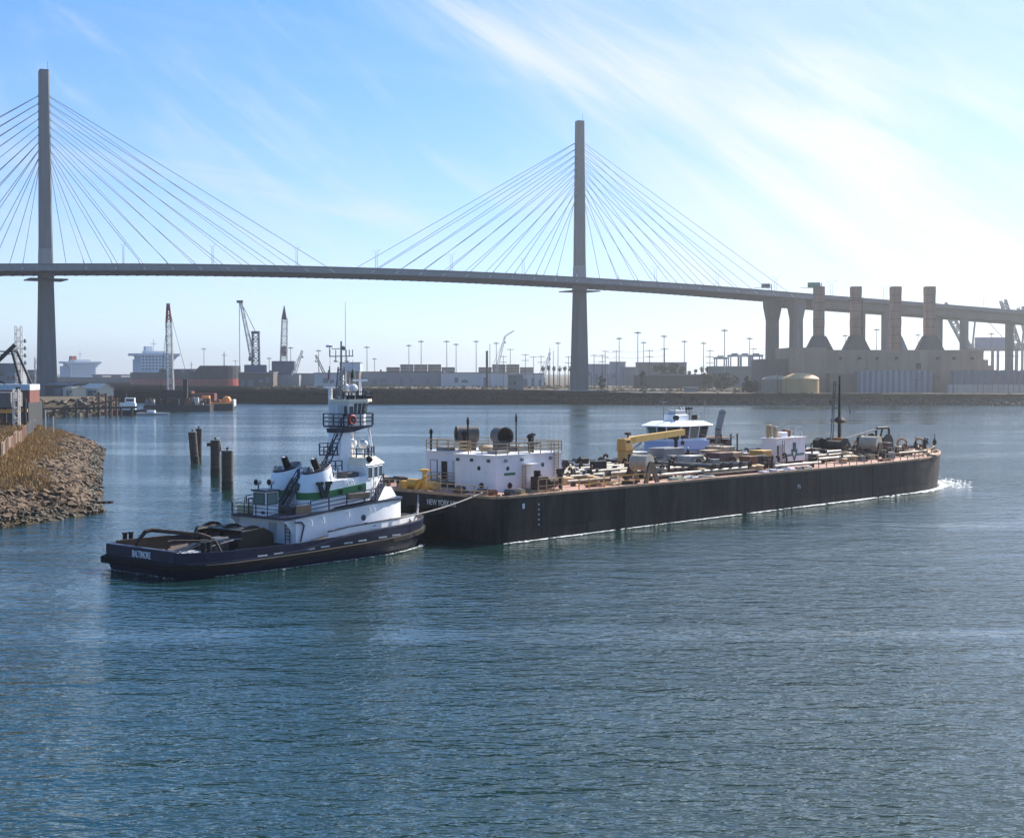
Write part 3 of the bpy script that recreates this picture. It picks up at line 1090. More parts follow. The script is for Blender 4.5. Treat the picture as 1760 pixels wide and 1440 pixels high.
# rails round the boat deck
MB().rail([(14.6, -4.42, bdz(14.6) + .2), (21, -4.42, bdz(21) + .2), (22.6, -4.25, bdz(22.6) + .2)], 1.1, 1.9, 0.04, 3).build('boat_deck_rail', NAVYT, tug)
MB().rail([(14.6, 4.42, bdz(14.6) + .2), (21, 4.42, bdz(21) + .2), (22.6, 4.25, bdz(22.6) + .2)], 1.1, 1.9, 0.04, 3).build('boat_deck_rail', NAVYT, tug)
MB().rail([(14.4, -4.4, bdz(14.4) + .2), (12.5, -3.85, bdz(12.5) + .2), (12.1, -3.2, bdz(12) + .2), (12.1, 3.2, bdz(12) + .2), (12.5, 3.85, bdz(12.5) + .2), (14.4, 4.4, bdz(14.4) + .2)], 1.0, 1.5, 0.026, 3, 0.03).build('aft_rail', NAVYT, tug)
MB().box(12.9, 14.6, -4.5, -4.4, bdz(13) + .4, bdz(13) + 1.15).build('rail_board', WOOD, tug)
MB().box(18.9, 21.6, -4.58, -4.48, bdz(19.8) + .72, bdz(19.8) + 1.25).build('rail_board', WOOD, tug, bevel=0.05)
# sloped white breakwater in front of the upper house
MB().extr([(22.9, -3.9, 4.6), (28.3, -1.2, 4.5), (27.5, -1.2, 5.6), (25.2, -2.3, 5.7)], (0, 0.1, 0)).build('breakwater', WHITE, tug)
MB().extr([(28.3, -1.2, 4.5), (28.3, 1.2, 4.5), (27.5, 1.2, 5.6), (27.5, -1.2, 5.6)], (0.1, 0, 0)).build('breakwater_front', WHITE, tug)
MB().extr([(22.9, 3.9, 4.6), (28.3, 1.2, 4.5), (27.5, 1.2, 5.6), (25.2, 2.3, 5.7)], (0, 0.1, 0)).build('breakwater', WHITE, tug)

# upper house
uh = [(17.0, -2.9), (17.6, -3.4), (22.2, -3.4), (22.2, 3.4), (17.6, 3.4), (17.0, 2.9)]
MB().prism(uh, [bdz(p[0]) + 0.15 for p in uh], [6.72, 6.75, 7.0, 7.0, 6.75, 6.72]).build('upper_house', WHITE, tug)
uf = [(22.2, -3.4), (23.2, -3.2), (25.9, -1.7), (26.5, 0), (25.9, 1.7), (23.2, 3.2), (22.2, 3.4)]
ufl = MB().prism(uf, [bdz(p[0]) + 0.15 for p in uf], 8.0).build('forward_house', WHITE, tug)
MB().extr([(22.3, -3.37, 7.0), (22.2, -3.37, 7.0), (22.2, -3.37, 8.0), (21.8, -3.37, 8.0)], (0, 0.12, 0)).build('wing_plate', WHITE, tug)
ut = [(22.1, -3.5), (23.3, -3.3), (26.1, -1.8), (26.7, 0), (26.1, 1.8), (23.3, 3.3), (22.1, 3.5)]
uv = [(22.5, -3.0), (23.3, -2.7), (25.3, -1.4), (25.8, 0), (25.3, 1.4), (23.3, 2.7), (22.5, 3.0)]
MB().loft([[(x, y, 8.0) for x, y in ut], [(x, y, 8.62) for x, y in uv]]).build('forward_visor', CREAM, tug)
# windows of the forward house: (two points on plan, z0, z1)
def wall_pane(nm, parent, a, b, z0, z1, m, out=0.04, rim=None):
    a, b = Vector((a[0], a[1], 0)), Vector((b[0], b[1], 0))
    t = (b - a).normalized()
    nn = Vector((t.y, -t.x, 0))
    P = [a + nn * out, b + nn * out]
    o = MB().extr([(P[0].x, P[0].y, z0), (P[1].x, P[1].y, z0), (P[1].x, P[1].y, z1), (P[0].x, P[0].y, z1)], -nn * (out + 0.03)).build(nm, m, parent)
    if rim:
        r = MB()
        q = [(P[0].x, P[0].y, z0), (P[1].x, P[1].y, z0), (P[1].x, P[1].y, z1), (P[0].x, P[0].y, z1)]
        for i in range(4):
            r.bar(q[i], q[(i + 1) % 4], 0.07)
        r.build('window_frame', rim, o)
    return o
def on(a, b, u):
    return (a[0] + (b[0] - a[0]) * u, a[1] + (b[1] - a[1]) * u)
for (a, b, us) in ((uf[0], uf[1], ((.2, .9),)), (uf[1], uf[2], ((.08, .45), (.58, .95))), (uf[2], uf[3], ((.1, .9),)), (uf[3], uf[4], ((.1, .9),)), (uf[4], uf[5], ((.1, .9),))):
    for u0, u1 in us:
        wall_pane('window', tug, on(a, b, u0), on(a, b, u1), 6.75, 7.8, GLASS, rim=WHITE)
wall_pane('door', tug, on(uf[1], uf[2], .1), on(uf[1], uf[2], .5), 5.0, 6.7, WHITE2, out=0.06)
# forward stairs down from the wheelhouse to the boat deck
MB().rail([(22.8, -4.0, 4.8), (24.9, -2.9, 6.2)], 0.9, 0.8, 0.04, 2).bar((22.8, -3.8, 4.7), (25.0, -2.6, 6.1), 0.7, 0.1).build('stairs', NAVYT, tug)
# green band with portholes, V
def band(z0a, z0b, x0, x1, h, y, nm='green_band', parent=tug):
    return MB().extr([(x0, y, z0a), (x1, y, z0b), (x1, y, z0b + h), (x0, y, z0a + h)], (0, 0.07 if y < 0 else -0.07, 0)).build(nm, GREEN, parent)
band(5.28, 5.72, 17.62, 22.15, 0.66, -3.45)
band(5.28, 5.72, 17.62, 22.15, 0.66, 3.45)
for x in (19.0, 21.4):
    MB().tube((x, -3.4, 5.72 + (x - 18) * .08), (x, -3.5, 5.72 + (x - 18) * .08), 0.25, n=14).build('porthole', mat('dark_green_glass', (0.004, 0.04, 0.015), 0.1, var=0.02), tug)
for x in (19.5, 20.2):
    MB().path([(x, -3.38, 6.6), (x + .1, -3.65, 6.75), (x + .25, -3.7, 6.3)], 0.06, 6).build('vent_pipe', WHITE, tug)
vx, vz = 16.1, 5.25   # serif V plate
Vp = [(0.0, 1.55), (0.75, 1.55), (0.75, 1.28), (0.6, 1.28), (0.92, 0.45), (1.22, 1.28), (1.06, 1.28), (1.06, 1.55), (1.78, 1.55), (1.78, 1.28), (1.62, 1.28), (1.12, 0.0), (0.66, 0.0), (0.16, 1.28), (0.0, 1.28)]
MB().extr([(vx + x, -3.62, vz + z) for x, z in Vp], (0, 0.18, 0)).build('letter_v', TEAL, tug)
MB().box(vx + 0.3, vx + 1.5, -4.04, -3.85, vz + 0.2, vz + 1.4).build('letter_mount', WHITE, tug) if False else None
# exhaust casings, raked oval tops
for s in (-1, 1):
    cx, cy = 17.3, s * 2.0
    rings = []
    for z0, z1, a, b, dx in ((3.9, 3.9, 1.95, 1.4, 0), (5.6, 5.7, 1.9, 1.4, 0), (6.8, 7.15, 1.68, 1.3, 0.05), (7.45, 8.25, 1.42, 1.12, 0.1)):
        rings.append([(cx + dx + a * math.cos(t), cy + b * math.sin(t), z0 + (z1 - z0) * (1 + math.cos(t)) / 2) for t in [i * math.pi / 14 for i in range(28)]])
    st = MB().loft(rings).build('exhaust_casing', WHITE, tug, smooth=True)
    top = rings[-1]
    inner = [(cx + 0.1 + (p[0] - cx - 0.1) * .93, cy + (p[1] - cy) * .93, p[2] + 0.03) for p in top]
    low = [(cx + 0.1 + (p[0] - cx - 0.1) * .93, cy + (p[1] - cy) * .93, p[2] + 0.06) for p in top]
    MB().loft([inner, low]).build('casing_mouth', BLACK, st)
    MB().loft([[(p[0], p[1], p[2] - 0.16) for p in top], [(cx + .1 + (p[0] - cx - .1) * 1.03, cy + (p[1] - cy) * 1.03, p[2]) for p in top]]).build('casing_rim', mat('maroon_rim', (0.05, 0.015, 0.02), 0.5), st)
    MB().tube((cx + 0.3, cy, 7.6), (cx - 0.25, cy, 8.75), 0.36, 0.3, n=14).build('exhaust_pipe', BLACK, st, smooth=True)
    MB().tube((cx - 0.45, cy, 8.75), (cx + 0.05, cy, 8.79), 0.05, n=6).build('exhaust_flap', LETTER, st)
    for dx, dy in ((-0.85, 0.3), (-0.6, -0.4)):
        MB().tube((cx + dx, cy + dy, 7.4), (cx + dx - 0.25, cy + dy, 8.05), 0.14, n=10).build('exhaust_pipe', LTGREY, st)
    # green band round the casing
    rb = []
    for z, k in ((5.34, 1.015), (5.98, 1.015)):
        rb.append([(cx + 1.93 * k * math.cos(t), cy + 1.4 * k * math.sin(t), z - 0.1 + 0.05 * math.cos(t)) for t in [i * math.pi / 14 for i in range(28)]])
    MB().loft(rb, cap=False).build('green_band', GREEN, st, smooth=True)
# stair and hose boom between the casings
mb = MB()
for y in (-0.35, 0.35):
    mb.bar((14.0, y - 0.3, 4.0), (16.6, y + 0.0, 6.9), 0.12, 0.22)
for k in range(9):
    u = k / 8
    mb.box(14.0 + 2.6 * u - .12, 14.0 + 2.6 * u + .12, -.65 + .3 * u, .05 + .3 * u, 4.0 + 2.9 * u, 4.06 + 2.9 * u)
mb.rail([(14.0, -.7, 4.0), (16.6, -0.4, 6.9)], 0.9, 1.0, 0.035, 2)
mb.build('aft_stairs', DKGREY, tug)
MB().tube((14.1, -1.2, 4.1), (15.6, -1.5, 6.3), 0.16, n=8).tube((15.5, -1.45, 6.1), (15.8, -1.6, 6.5), 0.34, n=10).build('folded_boom', DKGREY, tug)
MB().box(13.6, 14.8, -2.2, -0.9, 3.75, 4.6).build('boom_base', DARKRUST, tug, bevel=0.1)
MB().rail([(16.6, -0.6, 6.9), (18.9, -0.6, 6.9), (18.9, -3.2, 6.9)], 1.0, 1.3, 0.04, 2).build('top_rail', NAVYT, tug)
# engine-room block between the casings and the mast column
MB().box(18.6, 22.4, -1.4, 1.4, 6.7, 7.5).build('top_house', WHITE, tug)
wall_pane('louvre', tug, (18.9, -1.4), (20.0, -1.4), 6.95, 7.4, BLACK)
MB().box(20.2, 21.7, -3.0, -1.6, 6.9, 7.4).build('deck_locker', DKGREY, tug, bevel=0.06)
# aft control cab
CB = empty('aft_control_cab', (0, 0, 0)); CB.parent = tug
cz = bdz(12.5) + 0.2
cabp = [(12.2, -1.25), (13.6, -1.25), (13.6, 0.45), (12.2, 0.45)]
MB().prism(cabp, cz - 0.1, 6.05).build('cab_wall', WHITE, CB)
MB().prism([(12.05, -1.4), (13.75, -1.4), (13.75, 0.6), (12.05, 0.6)], 6.05, 6.2).build('cab_roof', NAVYT, CB)
wall_pane('window', CB, (12.35, -1.25), (13.45, -1.25), 4.95, 5.9, GREENGLASS, rim=NAVYT)
wall_pane('window', CB, (12.2, 0.3), (12.2, -1.1), 4.95, 5.9, GREENGLASS, rim=NAVYT)
MB().box(12.12, 12.2, -1.1, -0.7, 4.1, 4.35).build('cab_plate', NAVYT, CB)
for x, y in ((12.9, 0.9), (13.8, 0.2)):
    o = MB().tube((x, y, 6.75), (x + 0.45, y, 6.77), 0.26, 0.2, n=14).build('searchlight', LTGREY, tug, smooth=True)
    MB().tube((x - 0.03, y, 6.75), (x - 0.05, y, 6.75), 0.27, n=14).build('lens', BLACK, o)
    MB().tube((x + .25, y, 6.6), (x + .25, y, 3.7), 0.06, n=6).build('stand', NAVYT, o)
MB().box(12.4, 13.4, 1.6, 3.0, bdz(12.5) + .2, bdz(12.5) + .95).build('stowage_crate', mat('pale_yellow_plastic', (0.55, 0.5, 0.3), 0.6), tug, bevel=0.05)
MB().path([(12.6, 1.6, 3.8), (12.6, 1.6, 5.3), (12.7, 1.1, 5.35), (12.7, 1.0, 3.8)], 0.06, 6).build('crate_hoop', NAVYT, tug)

# mast column and upper pilothouse
MC = empty('pilothouse_tower', (0, 0, 0)); MC.parent = tug
MB().loft([[(21.2, -1.05, 6.9), (22.75, -1.05, 6.9), (22.75, 1.05, 6.9), (21.2, 1.05, 6.9)], [(21.5, -.85, 11.4), (22.65, -.85, 11.4), (22.65, .85, 11.4), (21.5, .85, 11.4)]]).build('column', WHITE, MC)
MB().extr([(21.3, -1.0, 11.3), (25.0, -1.0, 11.42), (22.8, -1.0, 10.95), (21.4, -1.0, 10.9)], (0, 2.0, 0)).build('column_head', NAVYT, MC)
pd = [(21.3, -1.4), (21.6, -1.7), (24.6, -1.7), (25.3, -1.1), (25.3, 1.1), (24.6, 1.7), (21.6, 1.7), (21.3, 1.4)]
MB().prism(pd, 11.4, 11.56).build('pilothouse_deck', NAVYT, MC)
MB().rail([(p[0], p[1], 11.56) for p in pd + [pd[0]]], 1.1, 1.5, 0.04, 3).build('pilothouse_rail', NAVYT, MC)
ph0 = [(21.75, -0.85), (22.1, -1.2), (24.0, -1.2), (24.75, -.7), (24.9, 0), (24.75, .7), (24.0, 1.2), (22.1, 1.2), (21.75, .85)]
ph1 = [(21.75, -0.85), (22.1, -1.2), (24.2, -1.28), (25.05, -.78), (25.2, 0), (25.05, .78), (24.2, 1.28), (22.1, 1.2), (21.75, .85)]
MB().loft([[(x, y, 11.56) for x, y in ph0], [(x, y, 12.55) for x, y in ph0], [(x, y, 13.75) for x, y in ph1]]).build('pilothouse', WHITE2, MC)
def slope_pane(nm, parent, i, j, u0, u1, z0, z1, m):
    def P(u, z):
        k = (z - 12.55) / 1.2
        a = Vector(on(ph0[i], ph0[j], u)).to_3d()
        b = Vector(on(ph1[i], ph1[j], u)).to_3d()
        c = a.lerp(b, k)
        c.z = z
        return c
    q = [P(u0, z0), P(u1, z0), P(u1, z1), P(u0, z1)]
    nn = (q[1] - q[0]).cross(q[3] - q[0]).normalized()
    cen = Vector((23.2, 0, 13))
    if (q[0] - cen).dot(nn) < 0:
        nn = -nn
    return MB().extr([p + nn * 0.03 for p in q], -nn * 0.08).build(nm, m, parent)
for i, j, us in ((1, 2, ((.32, .5), (.56, .76), (.81, .98))), (2, 3, ((.05, .48), (.54, .96))), (3, 4, ((.06, .94),)), (4, 5, ((.06, .94),)), (5, 6, ((.05, .48), (.54, .96))), (6, 7, ((.05, .4), (.5, .9)))):
    for u0, u1 in us:
        slope_pane('window', MC, i, j, u0, u1, 12.68, 13.62, GLASS)
wall_pane('door', MC, (22.2, -1.2), (22.65, -1.2), 11.6, 13.35, DKGREY)
wall_pane('window', MC, (21.8, -.9), (22.0, -1.1), 12.4, 13.4, GLASS)
MB().extr([(21.75, -.8, 11.8), (21.75, -0.2, 11.8), (21.75, -0.2, 13.5), (21.75, -.8, 13.5)], (-0.08, 0, 0)).build('aft_panel', LTGREY, MC)
rf = [(21.6, -.95), (22.0, -1.35), (24.3, -1.45), (25.35, -.9), (25.5, 0), (25.35, .9), (24.3, 1.45), (22.0, 1.35), (21.6, .95)]
MB().prism(rf, 13.75, 14.0).build('pilothouse_roof', CREAM, MC)
MB().rail([(21.7, -.9, 14.0), (22.1, -1.25, 14.0), (24.2, -1.3, 14.0), (25.2, -.8, 14.0), (25.2, .8, 14.0), (24.2, 1.3, 14.0)], 0.7, 1.2, 0.035, 2).build('roof_rail', NAVYT, MC)
lr = MB()
for i in range(16):
    a0, a1 = 2 * math.pi * i / 16, 2 * math.pi * (i + 1) / 16
    lr.tube((22.0 + .38 * math.cos(a0), -1.8, 12.15 + .38 * math.sin(a0)), (22.0 + .38 * math.cos(a1), -1.8, 12.15 + .38 * math.sin(a1)), 0.11, n=6)
lr.build('life_ring', RED, MC)
# props under the pilothouse deck, ladder
for y in (-1.1, 1.1):
    MB().tube((24.7, y, 11.4), (25.2, y * 1.1, 8.4), 0.11, n=8).build('prop', WHITE, MC)
MB().tube((23.6, -0.4, 11.4), (23.6, -0.4, 8.3), 0.08, n=8).build('prop', WHITE, MC)
mb = MB()
for q in (0, .6):
    mb.bar((19.0 + q, -.9, 7.4), (21.2 + q, -1.0, 11.5), 0.09)
for k in range(12):
    u = k / 11
    mb.bar((19.0 + 2.2 * u, -.9 - .1 * u, 7.4 + 4.1 * u), (19.6 + 2.2 * u, -.9 - .1 * u, 7.4 + 4.1 * u), 0.07)
mb.rail([(19.0, -1.1, 7.4), (20.2, -1.1, 9.6), (21.2, -1.2, 11.5)], .85, .9, .03, 2)
mb.build('tower_ladder', NAVYT, MC)
MB().rail([(19.4, -.2, 9.0), (20.4, -.2, 9.0), (20.4, -1.5, 9.0), (19.6, -1.5, 9.0)], 1.0, .7, 0.035, 3).box(19.4, 20.6, -1.5, -.1, 8.9, 9.0).build('ladder_landing', NAVYT, MC)
MB().rail([(18.7, -1.35, 7.5), (21.1, -1.35, 7.5)], .9, .8, 0.04, 2).build('top_house_rail', NAVYT, MC)
MB().rail([(22.6, -2.8, 8.5), (23.3, -2.6, 8.6), (25.2, -1.3, 8.6), (25.6, 0, 8.6), (25.2, 1.3, 8.6), (22.6, 2.8, 8.5), (22.6, -2.8, 8.5)], 0.95, 1.2, 0.04, 2).build('forward_house_rail', NAVYT, MC)
for y in (-0.9, 0.6):
    o = MB().ball((24.2, y, 9.8), 0.46, 12, 8).build('antenna_dome', LETTER, MC, smooth=True)
    MB().tube((24.2, y, 8.4), (24.2, y, 9.5), 0.08, n=6).build('dome_stand', WHITE, o)
MB().ball((22.9, -3.1, 8.5), 0.34, 10, 6).build('searchlight', BLACK, MC, smooth=True)
# antenna gear on the roof
mm = MB()
mm.lattice((22.2, 0, 14.0), (22.3, 0, 17.0), 0.7, 0.4, 0.05, 6)
mm.tube((22.3, 0, 16.6), (22.3, 0, 19.4), 0.11, 0.08, n=8)
mm.bar((22.3, -1.6, 18.0), (22.3, 1.6, 18.0), 0.09).bar((22.3, 1.3, 18.7), (22.3, 0.2, 18.7), 0.07)
for y in (-1.55, -1.1, -0.7, 1.55, 0.75):
    mm.tube((22.3, y, 18.0), (22.3, y, 18.6), 0.045, n=6)
for y in (-0.75, 0.75):
    mm.lathe((22.3, y, 17.45), [(0.05, 0.55), (0.05, 0.2), (0.25, 0.1), (0.1, 0.0)], 8)
mm.ball((22.3, -0.35, 18.75), 0.22, 8, 6)
mast_o = mm.build('mast', GREY, MC)
MB().lathe((22.3, 1.6, 18.85), [(0.35, 0), (0.35, 0.2), (0.05, 0.3)], 10).tube((22.3, 1.6, 18.0), (22.3, 1.6, 18.9), 0.05, n=6).build('antenna_disc', LETTER, mast_o)
MB().tube((22.0, 1.2, 11.6), (22.0, 1.2, 15.0), 0.2, n=10).build('radar_post', WHITE, MC)
MB().box(21.2, 22.8, 1.05, 1.35, 15.0, 15.18).build('radar_scanner', LETTER, MC)
MB().tube((24.7, 0, 13.9), (24.7, 0, 15.7), 0.13, n=8).build('radar_post', WHITE, MC)
MB().box(23.9, 25.5, -0.15, 0.15, 15.66, 15.84).build('radar_scanner', LETTER, MC)
for y in (-0.7, 0.5):
    o = MB().ball((23.2, y * .8 - .1, 15.0), 0.42, 12, 8).build('antenna_dome', LETTER, MC, smooth=True)
    MB().tube((23.2, y * .8 - .1, 13.9), (23.2, y * .8 - .1, 14.7), 0.1, n=6).build('dome_stand', WHITE, o)
for x, y, h in ((23.0, -1.1, 3.0), (24.2, 0.9, 2.0), (22.0, -.9, 9.0)):
    MB().tube((x, y, 14.0), (x, y, 14.0 + h), 0.045, 0.02, n=5).build('whip_antenna', LETTER, MC)
for x, y in ((22.4, -1.0), (23.0, -.9), (23.6, -1.0), (24.2, -.9), (24.9, -.5), (24.9, 0.4)):
    MB().box(x - .22, x + .22, y - .2, y + .2, 14.0, 14.35).build('floodlight', random.Random(x).choice([LTGREY, BLACK, LETTER]), MC)
# flags on the yard
FLAGM = bpy.data.materials.new('striped_flag_cloth')
FLAGM.use_nodes = True
ft = NT(FLAGM.node_tree)
fz = ft.sep(ft.n('ShaderNodeTexCoord').outputs['Object'])
fst = ft.m('GREATER_THAN', ft.m('FRACT', ft.m('MULTIPLY', fz[1], 5.0)), 0.5)
ft.put(ft.N['Principled BSDF'].inputs['Base Color'], ft.mix(fst, rgb(0.45, 0.42, 0.4), rgb(0.35, 0.03, 0.03)))
ft.N['Principled BSDF'].inputs['Roughness'].default_value = 0.9
def flag(y, z, w_, h_, m, nm):
    rs = []
    for k in range(7):
        u = k / 6
        rs.append([(22.3 - w_ * .5 * u, y - w_ * .35 * u + 0.12 * math.sin(u * 9), z - h_ * .45 * u * u), (22.3 - w_ * .45 * u, y - w_ * .3 * u + 0.15 * math.sin(u * 8 + 1), z - h_ * (0.55 + .45 * u))])
    o = MB().loft(rs, closed=False).build(nm, m, MC)
    so_ = o.modifiers.new('thickness', 'SOLIDIFY')
    so_.thickness = 0.02
    MB().tube((22.3, y, z + .9), (22.3, y, z - h_ - 1.2), 0.02, n=4).build('halyard', GREY, o)
flag(1.55, 17.1, 1.2, 1.5, FLAGM, 'flag')
flag(-1.55, 16.8, 0.7, 1.0, mat('green_flag_cloth', (0.02, 0.10, 0.05), 0.9), 'flag')
# ------------------------------------------------------------------ tank barge
BO = gnd(860, 935)
BAZ = 43.25
DZ = 4.4
BW = 22.0
barge = empty('tank_barge', (BO[0], BO[1], 0), heading(BAZ), 'long dark tank barge with pinkish deck, pipes and white aft house', 'barge')
BHULL = mat('barge_hull_paint', (0.028, 0.0235, 0.0245), 0.62, var=0.75, scale=0.45, rust=0.55, rustc=(0.062, 0.042, 0.034), bump=0.04, spec=0.22)
BDECK = mat('barge_deck_red', (0.36, 0.20, 0.16), 0.8, var=0.3, scale=0.6, rust=0.55, rustc=(0.15, 0.085, 0.055), streak=False)
PIPEW = mat('cream_pipe_paint', (0.5, 0.45, 0.36), 0.55, var=0.2, rust=0.3)
PIPE = mat('pale_pipe_paint', (0.30, 0.25, 0.19), 0.6, var=0.35, rust=0.45)
HOUSE = mat('barge_house_white', (0.73, 0.73, 0.74), 0.5, var=0.06, rust=0.16, scale=0.5, dirt=0.1)
# y measured from the starboard side (0) to port (22)
def b_half(t):
    if t < 80:
        return BW / 2
    u = (t - 80) / 24.0
    return BW / 2 * max(0.0, 1 - u ** 2.1) ** 0.60
bt = [0, 1.2] + list(range(6, 84, 6)) + [84, 87, 90, 93, 95.5, 98, 100, 101.6, 102.8, 103.5, 103.9]
def bdeck(t):
    return DZ + (0.6 * ((t - 70) / 36) ** 2 if t > 70 else 0)
def bring(t, top=None):
    h = b_half(t)
    z = bdeck(t)
    c = BW / 2
    if t == 0:
        h -= 0.5
    fl = 0.0 if t < 82 else 0.66 * (t - 82) / 22
    lo = max(0.05, h - fl)
    return [(t, c - h, z), (t, c - h, z - 1.0), (t, c - lo, 0.0), (t, c - lo * .97, -1.2), (t, c + lo * .97, -1.2), (t, c + lo, 0.0), (t, c + h, z - 1.0), (t, c + h, z)]
hull_o = MB().loft([bring(t) for t in bt]).build('hull', BHULL, barge, smooth=True)
dk = []
for t in bt:
    h = b_half(t) - (0.5 if t == 0 else 0)
    dk.append([(t, BW / 2 - max(h - .1, .02), bdeck(t) + 0.012), (t, BW / 2 + max(h - .1, .02), bdeck(t) + 0.012)])
MB().loft(dk, closed=False).build('deck', BDECK, barge)
EDGE = mat('deck_edge_buff', (0.36, 0.22, 0.13), 0.7, var=0.3, rust=0.35)
for s in (-1, 1):
    rs = []
    for t in bt[:-1]:
        h = b_half(t) - (0.5 if t == 0 else 0)
        y = BW / 2 + s * h
        z = bdeck(t)
        rs.append([(t, y + s * .08, z - .1), (t, y + s * .08, z + .14), (t, y - s * .22, z + .14), (t, y - s * .22, z - .02)])
    MB().loft(rs).build('gunwale', EDGE, barge)
MB().box(-0.10, 0.2, 0.5, BW - 0.5, DZ - 0.12, DZ + 0.14).build('stern_gunwale', EDGE, barge)
# bow fender roll
rs = []
for k in range(13):
    a = -1 + 2 * k / 12
    t = 104 - 24 * abs(a) ** 1.9 * 0.62
    y = BW / 2 + a * (b_half(t))
    rs.append([(t + .35, y + .25 * a, bdeck(t) - .75), (t + .6, y + .45 * a, bdeck(t) - .2), (t + .5, y + .4 * a, bdeck(t) + .3), (t - .2, y - .2 * a, bdeck(t) + .4), (t - .3, y - .2 * a, bdeck(t) - .5)])
MB().loft(rs).build('bow_fender', mat('worn_tan_fender', (0.34, 0.24, 0.15), 0.8, var=0.3, rust=0.3), barge, smooth=True)
# hull plate seams and marks
for t in range(6, 84, 13):
    MB().box(t - 0.06, t + 0.06, -0.035, 0.02, -0.2, DZ - 0.2).build('hull_seam', BHULL, barge)
for zz in (1.1, 3.1):
    MB().box(1.0, 86, -0.03, 0.02, zz - .05, zz + .05).build('hull_strake', BHULL, barge)
for k in range(5):
    MB().box(5.4, 5.56, -0.05, 0.02, 1.4 + k * .5, 1.56 + k * .5).build('draft_mark', WORNLETTER, barge)
MB().box(3.1, 3.4, -0.05, 0.02, 3.2, 3.7).build('hull_mark', LETTER, barge)
text_obj('hull_mark', 'PS', 0.7, WORNLETTER, barge, (53, -0.03, 2.5), (1, 0, 0), (0, 0, 1))
MB().box(13.0, 16.6, -0.05, 0.02, 0.25, 1.2).build('hull_patch', mat('black_patch', (0.006, 0.006, 0.007), 0.6, var=0.3), barge)
text_obj('name_lettering', 'DS 303', 0.85, WORNLETTER, barge, (-0.03, 15.2, 3.45), (0, -1, 0), (0, 0, 1), scx=0.8)
text_obj('port_lettering', 'NEW YORK NY', 0.85, WORNLETTER, barge, (-0.03, 8.1, 3.45), (0, -1, 0), (0, 0, 1), scx=0.72)
for y in (9.6, 12.2):
    MB().box(-2.1, 0.02, y - .2, y + .2, 0.6, 3.0).build('stern_post', BHULL, barge)
MB().box(-2.15, -0.02, 7.7, 9.2, 0.3, 2.5).build('push_pad', RUBBER, barge, bevel=0.15)

# --- aft house
AH = empty('aft_house', (0, 0, 0)); AH.parent = barge
hz0, hz1 = DZ, 8.0
hp = [(4.6, 5.0), (14.6, 5.0), (14.6, 17.6), (6.9, 17.6), (6.9, 10.9), (4.6, 10.9)]
MB().prism(hp, hz0, hz1).build('house_wall', HOUSE, AH)
def off_poly(p, o):
    cx = sum(q[0] for q in p) / len(p)
    cy = sum(q[1] for q in p) / len(p)
    return [(x + (o if x > cx else -o), y + (o if y > cy else -o)) for x, y in p]
rp = [(4.45, 4.85), (14.75, 4.85), (14.75, 17.75), (6.75, 17.75), (6.75, 11.05), (4.45, 11.05)]
MB().prism(rp, hz1, hz1 + 0.14).build('house_roof', HOUSE, AH)
MB().rail([(4.6, 5.0, 8.14), (14.6, 5.0, 8.14), (14.6, 17.6, 8.14), (6.9, 17.6, 8.14), (6.9, 10.9, 8.14), (4.6, 10.9, 8.14), (4.6, 5.0, 8.14)], 1.15, 1.7, 0.04, 3).build('roof_rail', TAN, AH)
def porth(x, y, z, ax, r=0.22, m=GLASS, par=AH):
    if ax == 'y':
        MB().tube((x, y + .05, z), (x, y - .04, z), r, n=14).build('porthole', m, par)
    else:
        MB().tube((x + .05, y, z), (x - .04, y, z), r, n=14).build('porthole', m, par)
for q in ((6.3, 6.75), (11.6, 6.9)):
    porth(q[0], 5.0, q[1], 'y')
porth(4.6, 7.4, 6.75, 'x')
for x in (5.8, 8.2, 12.6):
    MB().box(x, x + .3, 4.78, 5.0, 7.4, 7.7).build('wall_lamp', GREY, AH)
for y in (6.0, 8.4, 10.4):
    MB().box(4.4, 4.6, y - .15, y + .15, 7.4, 7.7).build('wall_lamp', DKGREY, AH)
MB().box(5.8, 7.4, 4.95, 5.02, 6.05, 6.3).build('green_plate', mat('green_plate', (0.02, 0.15, 0.06), 0.5), AH)
MB().tube((6.6, 4.92, 5.0), (6.6, 5.05, 5.0), 0.3, n=12).build('vent_hole', BLACK, AH)
MB().tube((4.5, 7.0, 5.0), (4.65, 7.0, 5.0), 0.3, n=12).build('vent_hole', BLACK, AH)
# side porch with ladder
MB().box(8.6, 9.9, 3.9, 5.0, 7.05, 7.15).box(8.8, 9.7, 4.9, 5.04, 4.6, 7.0).build('side_door', HOUSE, AH)
def ladder(par, x0, x1, y, z0, z1, m=TAN, ax='x'):
    mb = MB()
    n = int((z1 - z0) / 0.32)
    for k in range(n):
        z = z0 + (k + .5) * (z1 - z0) / n
        if ax == 'x':
            mb.bar((x0, y, z), (x1, y, z), 0.05)
        else:
            mb.bar((y, x0, z), (y, x1, z), 0.05)
    for q in (x0, x1):
        if ax == 'x':
            mb.bar((q, y, z0), (q, y, z1), 0.07)
        else:
            mb.bar((y, q, z0), (y, q, z1), 0.07)
    return mb.build('ladder', m, par)
ladder(AH, 13.2, 13.9, 4.82, 4.5, 9.3)
ladder(AH, 8.2, 8.7, 4.7, 4.6, 7.0)
MB().rail([(9.3, 3.8, 5.4), (11.0, 3.8, 4.45)], 1.0, 0.8, 0.035, 2).bar((9.2, 4.2, 5.35), (11.0, 4.2, 4.45), 0.8, 0.08).build('steps', TAN, AH)
